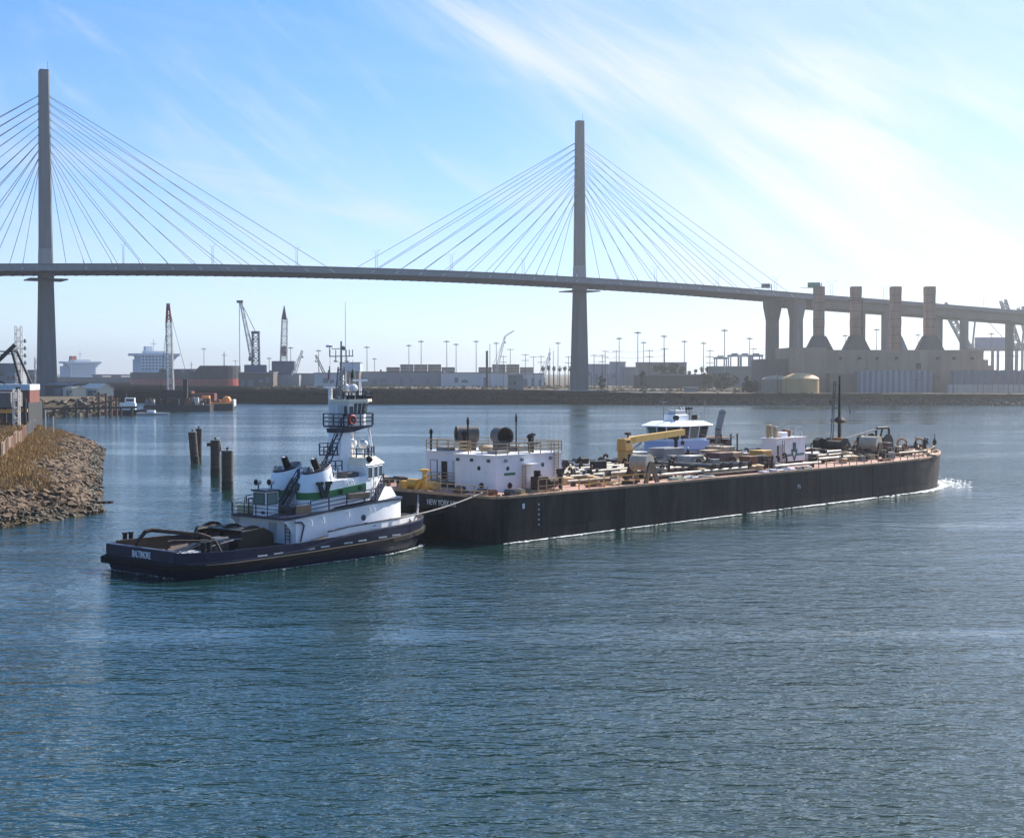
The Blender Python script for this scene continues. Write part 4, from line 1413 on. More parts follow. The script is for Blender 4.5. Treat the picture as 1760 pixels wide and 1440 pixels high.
# recessed stern wall: two doors, fittings
wall_pane('door', AH, (6.9, 16.9), (6.9, 15.9), 5.0, 7.15, HOUSE, out=0.07, rim=GREY)
wall_pane('open_doorway', AH, (6.9, 15.3), (6.9, 14.3), 5.0, 7.1, BLACK, out=0.03, rim=HOUSE)
MB().rail([(6.2, 17.4, 4.9), (6.2, 11.2, 4.9)], 1.0, 1.2, 0.035, 3).build('porch_rail', TAN, AH)
MB().box(6.0, 6.9, 11.0, 17.5, DZ, 4.9).build('porch_platform', DARKRUST, AH)
for y, z, h in ((13.2, 5.2, 2.0), (12.2, 5.3, 1.6), (11.5, 6.4, 1.0)):
    MB().box(6.72, 6.9, y - .3, y + .3, z, z + h).build('wall_box', LTGREY, AH, bevel=0.03)
for y in (12.8, 11.3):
    MB().path([(6.7, y, 5.0), (6.6, y, 6.9), (6.6, y - .6, 7.2), (6.7, y - .8, 5.4)], 0.05, 6).build('conduit', GREY, AH)
# roof ventilators: big cowls
def cowl(x, y, ang, r=1.05, par=AH):
    o = empty('cowl_ventilator', (x, y, 8.14), ang); o.parent = par
    MB().box(-.9, .6, -0.7, 0.7, 0, 1.3).build('cowl_base', mat('cowl_dark', (.10, .092, .088), .7, var=.25, rust=.25), o)
    mb = MB()
    n = 20
    rings = []
    for xx, rr in ((-1.2, r), (-1.1, r), (1.1, r), (1.15, r * 1.05)):
        rings.append([(xx, rr * math.cos(2 * math.pi * i / n), 1.75 + rr * math.sin(2 * math.pi * i / n)) for i in range(n)])
    for xx, rr in ((1.14, r * .93), (-0.4, r * .9)):
        rings.append([(xx, rr * math.cos(2 * math.pi * i / n), 1.75 + rr * math.sin(2 * math.pi * i / n)) for i in range(n)])
    MB().loft(rings).build('cowl_hood', MATS['cowl_dark'], o, smooth=True)
    return o
cowl(9.4, 14.0, R(150), .85)
cowl(9.0, 8.4, R(-118), .9)
for x, y, h, r in ((7.2, 17.2, 2.3, .12), (8.2, 12.6, 3.6, .09), (8.0, 12.9, 2.2, .22), (11.2, 8.4, 4.0, .07), (10.2, 9.6, 2.0, .2), (11.6, 6.8, 1.9, .2), (12.6, 7.6, 1.4, .12)):
    MB().tube((x, y, 8.1), (x, y, 8.14 + h), r, n=8).tube((x, y, 8.1 + h * .8), (x, y, 8.1 + h * .95), r * 1.7, n=8).build('roof_pipe', BLACK, AH)
for x, y, a, b, h in ((10.6, 11.2, 1.2, .8, .5), (12.2, 9.2, .9, .9, .6), (12.6, 13.2, 1.4, .8, .5), (7.6, 15.4, .8, .6, .4), (7.0, 7.0, .9, .7, .35)):
    MB().box(x - a, x + a, y - b, y + b, 8.13, 8.14 + h).build('roof_unit', random.Random(x).choice([DARKRUST, GREY, TAN]), AH, bevel=0.05)
MB().lathe((11.2, 6.0, 8.14), [(0.12, 0), (0.12, 0.8), (0.7, 0.9), (0.75, 1.05), (0.1, 1.15), (0.1, 1.7), (.35, 1.8), (.3, 2.0), (0.02, 2.1)], 12).build('roof_vent', DKGREY, AH)

# --- stern deck gear
MB().rail([(0.3, 21.4, DZ), (0.3, 14.5, DZ)], 1.0, 1.6, 0.035, 2).build('stern_rail', TAN, barge)
MB().rail([(0.3, 9.6, DZ), (0.3, 5.6, DZ), (0.5, 2.2, DZ)], 1.0, 1.7, 0.035, 2).build('stern_rail', TAN, barge)
YW = empty('yellow_winch', (0, 0, 0)); YW.parent = barge
MB().tube((1.4, 12.9, 5.05), (1.4, 14.4, 5.05), 0.5, n=14).build('winch_drum', YELLOW, YW, smooth=True)
MB().tube((1.2, 10.0, 5.0), (1.2, 11.1, 5.0), 0.48, n=14).build('winch_drum', ORANGE, YW, smooth=True)
MB().tube((1.3, 12.0, 4.5), (1.3, 12.0, 6.4), 0.24, 0.2, n=10).tube((1.3, 12.0, 6.4), (1.3, 12.0, 6.6), 0.5, n=10).tube((1.3, 12.0, 5.8), (1.3, 11.2, 5.8), 0.1, n=6).build('hydrant_post', YELLOW, YW)
MB().bar((1.0, 11.9, 5.6), (0.8, 12.8, 4.45), 0.28).bar((1.0, 11.9, 5.6), (0.8, 11.4, 4.45), 0.28).build('winch_frame', YELLOW, YW)
MB().box(0.9, 2.0, 14.2, 15.4, 4.4, 5.3).build('winch_motor', YELLOW, YW, bevel=0.06)
MB().path([(0.9, 9.2, 4.4), (0.9, 9.2, 5.9), (0.9, 9.5, 6.05), (0.9, 11.0, 6.05), (0.9, 11.2, 5.9), (0.9, 11.2, 4.4)], 0.06, 6).build('guard_hoop', TAN, YW)
for x, y in ((1.4, 17.6), (2.0, 19.0), (1.2, 20.2), (2.4, 16.6), (3.4, 18.2)):
    MB().tube((x, y, DZ), (x, y, DZ + .7), 0.25, n=8).box(x - .4, x + .4, y - .5, y + .5, DZ + .6, DZ + 1.1).build('mooring_fitting', random.Random(y).choice([DARKRUST, DKGREY, TAN]), barge, bevel=0.05)
for x, y in ((0.9, 6.6), (1.5, 3.9), (1.2, 2.2), (2.6, 1.2), (3.8, 0.9), (5.2, 1.4), (2.2, 7.6)):
    rn = random.Random(x * y)
    k = MB()
    k.tube((x, y - .4, DZ + .35), (x, y + .5, DZ + .35), 0.34, n=10).box(x - .5, x + .5, y - .6, y + .6, DZ, DZ + .18)
    k.build('mooring_fitting', rn.choice([DARKRUST, RUST, TAN, DKGREY]), barge)
# starboard engine set and black post by the house
EN = empty('pump_set', (0, 0, 0)); EN.parent = barge
MB().box(7.2, 10.6, 1.7, 3.0, DZ, DZ + .25).build('skid', TAN, EN)
MB().box(7.4, 9.0, 1.8, 2.9, DZ + .25, DZ + 1.6).build('engine', DARKRUST, EN, bevel=0.1)
MB().tube((9.2, 2.3, 5.3), (10.4, 2.3, 5.3), 0.55, n=14).build('pump_body', DARKRUST, EN, smooth=True)
MB().rail([(7.2, 1.6, DZ), (10.8, 1.6, DZ), (10.8, 3.1, DZ)], 1.35, 1.2, 0.035, 2).build('pump_rail', TAN, EN)
MB().tube((7.8, 2.3, 5.9), (7.8, 2.3, 6.6), 0.35, n=10).build('air_filter', BLACK, EN)
MB().box(11.6, 12.6, 2.9, 3.1, 6.0, 6.55).tube((12.1, 3.0, DZ), (12.1, 3.0, 6.1), 0.16, n=8).tube((12.1, 3.0, 5.7), (12.1, 3.0, 6.0), 0.3, n=8).build('light_post', BLACK, barge)
# starboard edge rails
MB().rail([(13.0, 1.2, DZ), (14.6, 1.2, DZ), (24.5, 1.2, DZ)], 1.1, 2.4, 0.04, 2).build('deck_rail', YELLOW, barge)
MB().rail([(59, 0.9, DZ), (74, 0.9, DZ)], 1.1, 1.8, 0.04, 2).build('deck_rail', TAN, barge)
MB().rail([(76, 0.9, DZ), (84, 0.9, DZ), (91, 2.0, DZ + .2), (96, 4.0, DZ + .3)], 1.1, 1.8, 0.04, 2).build('deck_rail', TAN, barge)
MB().rail([(16, 21.5, DZ), (84, 21.5, DZ), (93, 20.0, DZ + .3)], 1.1, 3.0, 0.045, 2).build('deck_rail', DKGREY, barge)
# cargo pipes along the deck
for i, (y, z, r, x0, x1, m) in enumerate(((4.6, .55, .17, 15, 22, PIPE), (3.6, .55, .17, 27, 47, PIPEW), (2.2, .6, .18, 51, 61.5, PIPEW), (6.8, .8, .2, 14.8, 52, PIPE), (8.0, .8, .2, 28, 52, PIPE), (9.4, .9, .22, 15, 54, PIPE), (11.4, .9, .22, 15, 82, GREY), (12.6, 1.0, .22, 18, 62, PIPE), (15.4, .9, .2, 15, 80, PIPE), (17.6, .9, .2, 16, 84, DKGREY), (19.2, .8, .18, 18, 60, GREY), (5.2, .7, .2, 66, 74, PIPEW), (7.2, .9, .2, 69, 83, PIPE), (13.4, .8, .2, 72, 86, PIPE), (4.4, .7, .18, 86, 94, PIPE))):
    o = MB().tube((x0, y, DZ + z), (x1, y, DZ + z), r, n=10).build('cargo_pipe', m, barge, smooth=True)
    mb = MB()
    q = x0 + 1
    k = 0
    while q < x1:
        mb = MB()
        mb.box(q - .12, q + .12, y - .28, y + .28, DZ, DZ + z - r * .6)
        mb.build('pipe_support', DARKRUST, o)
        q += 7.5
# athwartship pipes (manifold)
for x in (38.5, 40.2, 42.0, 44.0, 46.0):
    MB().tube((x, 2.4, DZ + 1.15), (x, 19.5, DZ + 1.15), .2, n=10).build('manifold_pipe', random.Random(x).choice([PIPE, GREY, DKGREY]), barge, smooth=True)
    MB().tube((x, 2.5, DZ + 1.15), (x, 2.3, DZ + 1.15), .34, n=12).build('manifold_flange', DARKRUST, barge)
MB().box(37.5, 47, 2.0, 4.2, DZ, DZ + .35).build('drip_tray', DARKRUST, barge)
# deck valves, hatches and vents
rv = random.Random(11)
VALV = []
vm = MB().tube((0, 0, 0), (0, 0, 1.0), .13, n=8).tube((0, 0, 1.0), (0, 0, 1.06), .34, n=12).box(-.26, .26, -.2, .2, .35, .75).mesh('valve', DKGREY)
gm = MB().path([(0, 0, 0), (0, 0, 1.3), (.15, 0, 1.55), (.4, 0, 1.55), (.5, 0, 1.3)], .12, 8).mesh('gooseneck_vent', DARKRUST)
hm_ = MB().lathe((0, 0, 0), [(.55, 0), (.55, .5), (.65, .52), (.65, .62), (.1, .75)], 12).mesh('tank_hatch', TAN)
bm_ = MB().box(-.5, .5, -.4, .4, 0, .8).mesh('deck_box', GREY)
bm2 = MB().box(-.7, .7, -.5, .5, 0, .7).mesh('deck_box', DARKRUST)
for k in range(560):
    t = rv.uniform(16, 92)
    y = rv.uniform(3.5, 19.5)
    if 58 < t < 70 and y < 14:
        continue
    if t < 30 and y < 6:
        continue
    if t > 84 and abs(y - 11) > b_half(t) - 3:
        continue
    me_ = rv.choice([vm, vm, vm, gm, gm, hm_, bm_, bm2])
    s = rv.uniform(.8, 1.25)
    link(me_, me_.name.split('.')[0], barge, (t, y, bdeck(t)), (0, 0, rv.uniform(0, 6.3)), (s, s, s))
# coiled hoses and scrap near the reel
for k, (x, y, m) in enumerate(((30.5, 1.8, GREEN), (33.5, 2.0, LTGREY), (36, 1.7, GREY), (50, 1.5, LTGREY), (53, 1.5, LTGREY), (56, 1.4, NAVYT), (17, 2.4, RUST), (20, 2.6, TAN), (22.5, 2.2, DARKRUST), (78, 2.2, RUST), (90, 3.4, RUST))):
    rk = random.Random(k)
    pts = []
    for i in range(26):
        a = i * .62
        rr_ = .45 + .45 * rk.random()
        pts.append((x + 1.2 * math.cos(a) * rr_ * 1.6, y + math.sin(a) * rr_ * .9, DZ + .08 + i * .008))
    MB().path(pts, .07, 5).build('coiled_hose', m if k else mat('pale_green_hose', (0.25, 0.33, 0.26), .8), barge)
for k, t in enumerate((47.5, 49.5, 51.5, 53.5, 55.5, 57.5)):
    MB().box(t - .7 + .3 * (k % 3), t + .6, 1.0 + .2 * (k % 2), 2.0, DZ, DZ + .22 + .12 * (k % 2)).build('wrapped_bundle', mat('blue_white_tarp', (0.30, 0.34, 0.46), .7, var=.5, scale=3, streak=False), barge, bevel=.15)

# --- hose reels on A-legs
def reel(x, y, L_, r_):
    o = empty('hose_reel', (x, y, DZ), R(8)); o.parent = barge
    MB().tube((0, -L_ / 2, 2.2), (0, L_ / 2, 2.2), r_, n=22).build('reel_drum', mat('reel_buff', (0.38, 0.33, 0.25), .75, var=.25, rust=.3), o, smooth=True)
    for s in (-1, 1):
        MB().tube((0, s * L_ / 2 - .06, 2.2), (0, s * L_ / 2 + .06, 2.2), r_ * 1.12, n=22).build('reel_flange', mat('reel_flange_tan', (0.42, 0.37, 0.30), .6, var=.2, rust=.2), o, smooth=True)
        MB().tube((0, s * (L_ / 2 + .05), 2.2), (0, s * (L_ / 2 + .22), 2.2), .18, n=10).build('axle', BLACK, o)
    for s in (-1, 1):
        y_ = s * (L_ / 2 + .16)
        MB().extr([(-1.7, y_, 0), (-.9, y_, 0), (-.1, y_, 1.2), (.1, y_, 1.2), (.9, y_, 0), (1.7, y_, 0), (.5, y_, 2.3), (-.5, y_, 2.3)], (0, .16 * s, 0)).build('reel_leg', DARKRUST, o)
    return o
reel(25.2, 2.6, 2.0, 0.85)
reel(81.3, 6.2, 2.4, 1.0)

# --- orange pedestal crane
CR = empty('deck_crane', (0, 0, 0)); CR.parent = barge
cx, cy = 37.0, 14.4
MB().tube((cx, cy, DZ), (cx, cy, DZ + .9), .75, n=16).build('crane_pedestal', RUST, CR)
MB().prism([(cx - .7, cy - .65), (cx + .7, cy - .65), (cx + .7, cy + .65), (cx - .7, cy + .65)], DZ + .9, DZ + 2.6).build('crane_column', ORANGE, CR, bevel=.08)
MB().loft([[(cx - .8, cy - .75, DZ + 2.6), (cx + .8, cy - .75, DZ + 2.6), (cx + .8, cy + .75, DZ + 2.6), (cx - .8, cy + .75, DZ + 2.6)], [(cx - .9, cy - .6, DZ + 4.1), (cx + .3, cy - .6, DZ + 4.1), (cx + .3, cy + .6, DZ + 4.1), (cx - .9, cy + .6, DZ + 4.1)]]).build('crane_head', ORANGE, CR, bevel=.08)
MB().box(cx - .3, cx + .3, cy - .68, cy - .63, DZ + 1.1, DZ + 2.2).build('access_hole', BLACK, CR)
MB().box(cx - .6, cx + .2, cy - .65, cy - .58, DZ + 3.1, DZ + 3.8).build('access_hole', DARKRUST, CR)
tip = (cx + 12.6, cy + .6, DZ + 4.65)
MB().loft([[(cx - .2, cy - .35, DZ + 3.2), (cx - .2, cy + .35, DZ + 3.2), (cx - .2, cy + .35, DZ + 4.1), (cx - .2, cy - .35, DZ + 4.1)], [(cx + 1.6, cy - .35, DZ + 3.5), (cx + 1.6, cy + .35, DZ + 3.45), (cx + 1.6, cy + .35, DZ + 4.3), (cx + 1.6, cy - .35, DZ + 4.3)], [(tip[0], tip[1] - .25, tip[2] - .55), (tip[0], tip[1] + .25, tip[2] - .55), (tip[0], tip[1] + .25, tip[2] + .2), (tip[0], tip[1] - .25, tip[2] + .2)]]).build('crane_boom', mat('crane_boom_buff', (0.66, 0.40, 0.10), .5, var=.08, rust=.06), CR)
MB().tube((cx + .6, cy, DZ + 2.3), (cx + 3.2, cy + .1, DZ + 3.45), .14, n=8).build('boom_cylinder', LTGREY, CR)
MB().lathe((cx + .5, cy, DZ + 4.1), [(.1, 0), (.1, .35), (.45, .45), (.4, .7), (.1, .75)], 10).build('boom_sheave', DARKRUST, CR)
MB().tube((tip[0] - .2, tip[1], tip[2] - .4), (tip[0] - .2, tip[1], tip[2] - 1.3), .05, n=6).box(tip[0] - .4, tip[0], tip[1] - .15, tip[1] + .15, tip[2] - 1.8, tip[2] - 1.3).build('crane_hook', DARKRUST, CR)
MB().tube((48.0, 15.0, DZ), (48.0, 15.0, DZ + 3.6), .22, n=10).extr([(47.2, 14.9, DZ + 4.2), (48.8, 14.9, DZ + 4.2), (48.3, 14.9, DZ + 3.5), (47.7, 14.9, DZ + 3.5)], (0, .25, 0)).build('boom_rest', BLACK, barge)

# --- machinery amidships
GB = mat('galvanised_box', (0.40, 0.39, 0.38), .6, var=.12, rust=.2)
for nm, x, y, a, b, h, m in (('machinery_box', 46.5, 15.4, 2.1, 1.3, 2.6, GREY), ('machinery_box', 44.6, 10.2, 1.4, 1.0, 1.9, GB), ('machinery_box', 42.2, 17.2, 1.3, 1.2, 2.2, LTGREY), ('brown_tank', 45.2, 6.3, 1.5, 1.0, 2.4, mat('brown_tank', (0.12, 0.055, 0.045), .7, var=.15)), ('bin', 57.6, 8.6, 1.2, 1.0, 2.1, mat('ochre_bin', (0.45, 0.26, 0.06), .6, var=.2, rust=.3)), ('machinery_box', 52.4, 10.6, 1.6, 1.2, 1.5, TAN), ('machinery_box', 54.2, 12.6, 1.4, 1.4, 2.6, PIPE)):
    MB().box(x - a, x + a, y - b, y + b, DZ, DZ + h).build(nm, m, barge, bevel=.07)
rq = random.Random(77)
for k in range(46):
    x, y = rq.uniform(26, 58), rq.uniform(5.5, 19.5)
    a, b, h = rq.uniform(.3, 1.1), rq.uniform(.3, .9), rq.uniform(.5, 2.0)
    MB().box(x - a, x + a, y - b, y + b, DZ, DZ + h).build('deck_gear', rq.choice([DARKRUST, DKGREY, RUST, GREY, BLACK, TAN]), barge, bevel=.06)
for k in range(30):
    x, y = rq.uniform(70, 96), rq.uniform(5.5, 17)
    if abs(y - 11) > b_half(x) - 2.5:
        continue
    a, b, h = rq.uniform(.3, .9), rq.uniform(.3, .8), rq.uniform(.4, 1.4)
    MB().box(x - a, x + a, y - b, y + b, DZ, bdeck(x) + h).build('deck_gear', rq.choice([DARKRUST, DKGREY, RUST, TAN, BLACK]), barge, bevel=.06)
for x, y in ((53.2, 6.8), (55.6, 7.4)):
    MB().tube((x, y - .5, DZ + .8), (x, y + .5, DZ + .8), .8, n=16).build('cable_drum', BLACK, barge, smooth=True)
mb = MB()
for y in (7.2, 8.4):
    mb.bar((46.6, y, DZ + 2.6), (49.4, y, DZ), .1, .2)
    mb.bar((46.6, y, DZ + 3.5), (49.4, y, DZ + 1.0), .06)
    for u in (0, .33, .66, 1):
        mb.bar((46.6 + 2.8 * u, y, DZ + 2.6 * (1 - u)), (46.6 + 2.8 * u, y, DZ + 3.5 - 2.5 * u), .06)
for k in range(9):
    u = (k + .5) / 9
    mb.box(46.6 + 2.8 * u - .15, 46.6 + 2.8 * u + .15, 7.2, 8.4, DZ + 2.6 * (1 - u) - .03, DZ + 2.6 * (1 - u) + .03)
mb.build('access_stairs', TAN, barge)
MB().box(44.0, 46.6, 7.0, 8.6, DZ + 2.5, DZ + 2.62).build('stair_platform', TAN, barge)

# --- white V house
VH = empty('forward_pump_house', (0, 0, 0)); VH.parent = barge
vp = [(61.2, 8.6), (68.2, 8.6), (68.2, 10.8), (61.2, 10.8)]
MB().prism(vp, DZ + .35, 7.75).build('house_wall', HOUSE, VH)
MB().prism([(61.0, 8.4), (68.4, 8.4), (68.4, 11.0), (61.0, 11.0)], 7.75, 7.9).build('house_roof', HOUSE, VH)
MB().box(61.4, 68.0, 8.8, 10.6, DZ, DZ + .36).build('house_skid', DARKRUST, VH)
MB().extr([(62.6, 8.58, 5.35), (65.0, 8.58, 5.42), (65.0, 8.58, 5.72), (62.6, 8.58, 5.65)], (0, .04, 0)).build('green_stripe', mat('teal_stripe', (0.04, 0.18, 0.13), .5), VH)
MB().extr([(66.0, 8.58, 5.42), (67.9, 8.58, 5.48), (67.9, 8.58, 5.78), (66.0, 8.58, 5.72)], (0, .04, 0)).build('green_stripe', MATS['teal_stripe'], VH)
AR = mat('teal_arrow', (0.008, 0.075, 0.065), .5, var=.05)
MB().extr([(65.15, 8.54, 7.2), (65.85, 8.54, 7.2), (65.85, 8.54, 6.3), (66.3, 8.54, 6.3), (65.9, 8.54, 5.95), (65.1, 8.54, 5.95), (64.7, 8.54, 6.3), (65.15, 8.54, 6.3)], (0, .05, 0)).build('arrow_mark', AR, VH)
MB().extr([(64.75, 8.54, 6.05), (65.0, 8.54, 6.05), (65.5, 8.54, 5.1), (66.0, 8.54, 6.05), (66.25, 8.54, 6.05), (65.6, 8.54, 4.8), (65.4, 8.54, 4.8)], (0, .05, 0)).build('arrow_mark', AR, VH)
wall_pane('door', VH, (61.35, 8.6), (61.75, 8.6), 4.9, 6.9, DKGREY)
MB().box(61.85, 62.5, 8.2, 8.6, 4.9, 7.1).build('vent_trunk', HOUSE, VH)
ladder(VH, 61.9, 62.4, 8.1, 4.5, 7.6, GREY)
for x, y, a, b, h, m in ((61.9, 10.2, .3, .3, 1.7, TAN), (62.2, 9.4, .25, .25, 1.5, TAN), (63.8, 9.6, .8, .6, .7, LETTER), (65.6, 9.9, .5, .4, 1.0, RUST)):
    MB().box(x - a, x + a, y - b, y + b, 7.88, 7.9 + h).build('roof_unit', m, VH, bevel=.1)
MB().rail([(66.4, 9.0, 7.9), (68.0, 9.0, 7.9), (68.0, 10.6, 7.9), (66.4, 10.6, 7.9)], 1.3, 1.0, .05, 2).build('roof_rail', LTGREY, VH)
for x, y in ((70.5, 12.6), (72.5, 13.5), (74.2, 12.2), (76.0, 14.6), (73.0, 10.4), (78.0, 13.2)):
    MB().box(x - .9, x + .9, y - .7, y + .7, DZ, DZ + .9 + .6 * random.Random(x).random()).build('machinery_box', random.Random(x).choice([GREY, DARKRUST, LTGREY, DKGREY]), barge, bevel=.1)

# --- light mast
LM = empty('light_mast', (0, 0, 0)); LM.parent = barge
mx_, my_ = 90.5, 16.6
MB().box(mx_ - .8, mx_ + .8, my_ - .8, my_ + .8, DZ, 7.4 - .6).build('mast_base', mat('ochre_mast_base', (0.30, 0.15, 0.05), .7, var=.2, rust=.3), LM)
MB().tube((mx_, my_, 6.5), (mx_, my_, 16.0), .24, .13, n=10).build('mast_pole', BLACK, LM)
MB().lathe((mx_, my_, 8.9), [(.2, 0), (.9, .35), (.9, .5), (.2, 1.1)], 12).build('mast_collar', DARKRUST, LM)
MB().box(mx_ + .1, mx_ + 1.3, my_ - .5, my_ + .3, 8.9, 9.3).build('mast_platform', TAN, LM)
mb = MB()
for q in (-1.9, -1.3):
    mb.bar((mx_ + q, my_ + .4, 4.6), (mx_ + q * .75, my_ + .1, 15.2), .1)
for k in range(22):
    u = k / 21
    mb.bar((mx_ - 1.9 * (1 - .25 * u), my_ + .4 - .3 * u, 4.9 + 10 * u), (mx_ - 1.3 * (1 - .25 * u), my_ + .4 - .3 * u, 4.9 + 10 * u), .06)
mb.bar((mx_ - 1.5, my_ + .2, 11.2), (mx_, my_, 11.2), .08).bar((mx_ - 1.4, my_ + .1, 14.6), (mx_, my_, 14.6), .08)
mb.build('mast_ladder', DKGREY, LM)
for q in (.9, 1.4):
    MB().tube((mx_ + q, my_, 4.6), (mx_ + q * .3, my_, 9.0), .06, n=6).build('mast_stay', LTGREY, LM)
MB().ball((mx_ - 2.0, my_, 9.4), .3, 10, 6).build('floodlight', GREY, LM)
MB().tube((mx_ - 1.6, my_, 11.2), (mx_ - 2.6, my_, 12.0), .03, n=4).tube((mx_ - 2.6, my_, 11.8), (mx_ - 2.6, my_, 12.4), .12, n=6).build('lantern', BLACK, LM)
fl = MB().loft([[(mx_ + 2.2 + .1 * k, my_ - .2 + .06 * math.sin(k * 2), 12.4 - .42 * k), (mx_ + 2.5 + .04 * k, my_ - .2 - .05 * k, 12.2 - .42 * k)] for k in range(6)], closed=False).build('pennant', GREY, LM)
fl.modifiers.new('thickness', 'SOLIDIFY').thickness = .03
MB().path([(mx_, my_, 15.5), (mx_ + 2.3, my_ - .2, 12.4)], .02, 4).build('halyard', GREY, LM)

# --- foredeck winches
for (x, y, s) in ((84.0, 13.2, 1.0), (93.5, 11.6, 1.15)):
    o = empty('anchor_winch', (x, y, bdeck(x))); o.parent = barge
    MB().tube((0, -1.3, 1.3), (0, 1.3, 1.3), .9 * s, n=18).build('winch_drum', DARKRUST, o, smooth=True)
    for yy in (-1.4, 1.4):
        MB().tube((0, yy - .08, 1.3), (0, yy + .08, 1.3), 1.3 * s, n=18).build('winch_flange', BLACK, o, smooth=True)
    MB().box(-1.6, 1.6, -1.8, 1.8, 0, .4).build('winch_bed', BLACK, o)
    MB().extr([(-2.3, 1.6, .3), (.6, 1.6, .3), (-.2, 1.6, 2.2), (-1.4, 1.6, 2.6), (-2.3, 1.6, 2.2)], (0, .9, 0)).build('winch_guard', BLACK, o)
x = 95.5
MB().path([(x - 1.2, 12.6, bdeck(x)), (x - 1.2, 12.6, 7.9), (x - .9, 12.6, 8.2), (x + 1.6, 12.2, 8.2), (x + 1.9, 12.2, 7.9), (x + 1.9, 12.2, bdeck(x))], .17, 8).bar((x + .3, 12.4, 8.15), (x - .6, 12.5, bdeck(x) + 1.2), .2).build('roller_frame', BLACK, barge, smooth=True)
MB().path([(85, 12.6, 6.9), (92, 12.2, 7.9), (93.4, 12.0, 8.0)], .1, 6).build('winch_brace', GREY, barge)
for k, (x, y) in enumerate(((98.5, 7.0), (99.5, 14.8), (101.0, 8.8), (102.2, 12.6), (97.0, 4.8), (96.2, 16.6), (100.2, 11.0), (103.6, 10.4), (88.5, 5.6), (91.0, 8.2))):
    z = bdeck(x)
    if k in (1, 3, 7, 5):
        pts = [(x, y + .75 * math.cos(a), z + .75 + .75 * math.sin(a)) for a in [i * math.pi / 7 for i in range(15)]]
        MB().path(pts, .2, 8).box(x - .3, x + .3, y - .4, y + .4, z, z + .2).build('fairlead', mat('buff_fairlead', (0.40, 0.28, 0.17), .7, var=.25, rust=.3), barge, smooth=True)
    else:
        MB().box(x - .5, x + .5, y - .4, y + .4, z, z + .25).tube((x - .25, y, z), (x - .25, y, z + .9), .18, n=10).tube((x + .25, y, z), (x + .25, y, z + .9), .18, n=10).build('bitts', DARKRUST if k % 2 else RUST, barge)
for x, y in ((92.5, 5.2), (99.0, 5.6)):
    MB().tube((x, y, bdeck(x)), (x, y, bdeck(x) + 2.6), .06, n=6).lathe((x, y, bdeck(x) + .9), [(.1, 0), (.3, .2), (.3, .6), (.1, 1.0)], 8).build('deck_vent', DARKRUST, barge)
MB().box(87.6, 88.8, 7.0, 8.2, bdeck(88), bdeck(88) + 1.9).build('maroon_locker', mat('maroon_paint', (0.08, 0.025, 0.03), .6), barge, bevel=.06)

# --- mooring line from tug bow quarter to the barge
def sag(a, b, drop, n=16):
    a, b = Vector(a), Vector(b)
    out = []
    for k in range(n + 1):
        u = k / n
        p = a.lerp(b, u)
        p.z -= drop * 4 * u * (1 - u)
        out.append(tuple(p))
    return out
tw = tug.matrix_basis
bw = barge.matrix_basis
def W(m, p):
    return m @ Vector(p)
o = MB().path(sag(W(tw, (23.5, -5.3, 3.1)), W(bw, (0.6, 3.0, DZ + .35)), .35), .075, 6).build('mooring_line', ROPE)
tag(o, 'pale mooring line stretched from tug side to barge quarter', 'rope')
o = MB().path(sag(W(tw, (28.6, -3.6, 2.9)), W(bw, (0.1, 11.6, DZ - .3)), .5), .11, 6).build('mooring_line', GREY)
tag(o, 'thick dark line hanging in a loop before the barge stern', 'rope')
o = MB().path(sag(W(tw, (26.5, -4.7, 2.8)), W(bw, (-.2, 11.0, 2.6)), .6), .07, 6).build('mooring_line', GREY)
tag(o, 'thin grey line low between tug bow and barge stern', 'rope')
# ------------------------------------------------------------------ assist tug on the far side of the barge
at = empty('assist_tug', tuple(W(bw, (64.0, 26.8, 0))), heading(BAZ + 180), 'pale blue and white harbour tug lying beyond the barge', 'tugboat')
BLUEW = mat('pale_blue_house_paint', (0.40, 0.48, 0.70), .5, var=.06)
# local +x is the tug's bow (pointing aft along the barge), y to its port side
hb2 = [(-14, 3.6), (-12, 4.3), (-4, 4.6), (6, 4.4), (11, 2.6), (14, .2)]
MB().loft([[(t, -h, 2.2 + .02 * abs(t)), (t, -h, 1.0), (t, -h * .85, -.9), (t, h * .85, -.9), (t, h, 1.0), (t, h, 2.2 + .02 * abs(t))] for t, h in hb2]).build('hull', BLACK, at, smooth=True)
MB().loft([[(t, -(h + .25), 1.7), (t, -(h + .25), 2.25), (t, -(h - .2), 2.3), (t, -(h - .2), 1.6)] for t, h in hb2[:-1]]).build('rub_rail', RUBBER, at)
MB().loft([[(t, (h + .25), 1.7), (t, (h + .25), 2.25), (t, (h - .2), 2.3), (t, (h - .2), 1.6)] for t, h in hb2[:-1]]).build('rub_rail', RUBBER, at)
MB().box(-8.6, 5.2, -3.3, 3.3, 2.0, 4.6).build('deckhouse', WHITE, at)
MB().prism([(-3.6, -3.0), (3.6, -3.0), (4.6, -1.8), (4.6, 1.8), (3.6, 3.0), (-3.6, 3.0)], 4.6, 7.0).build('upper_house', BLUEW, at)
MB().rail([(-8.4, 3.2, 4.6), (5.2, 3.2, 4.6)], 1.1, 2.0, .045, 3).build('side_rail', NAVYT, at)
MB().rail([(-8.4, -3.2, 4.6), (5.2, -3.2, 4.6)], 1.1, 2.0, .045, 3).build('side_rail', NAVYT, at)
a0 = [(-4.6, -1.5), (-3.2, -2.7), (3.0, -2.7), (4.3, -1.5), (4.3, 1.5), (3.0, 2.7), (-3.2, 2.7), (-4.6, 1.5)]
a1 = [(-5.0, -1.7), (-3.4, -3.0), (3.2, -3.0), (4.7, -1.7), (4.7, 1.7), (3.2, 3.0), (-3.4, 3.0), (-5.0, 1.7)]
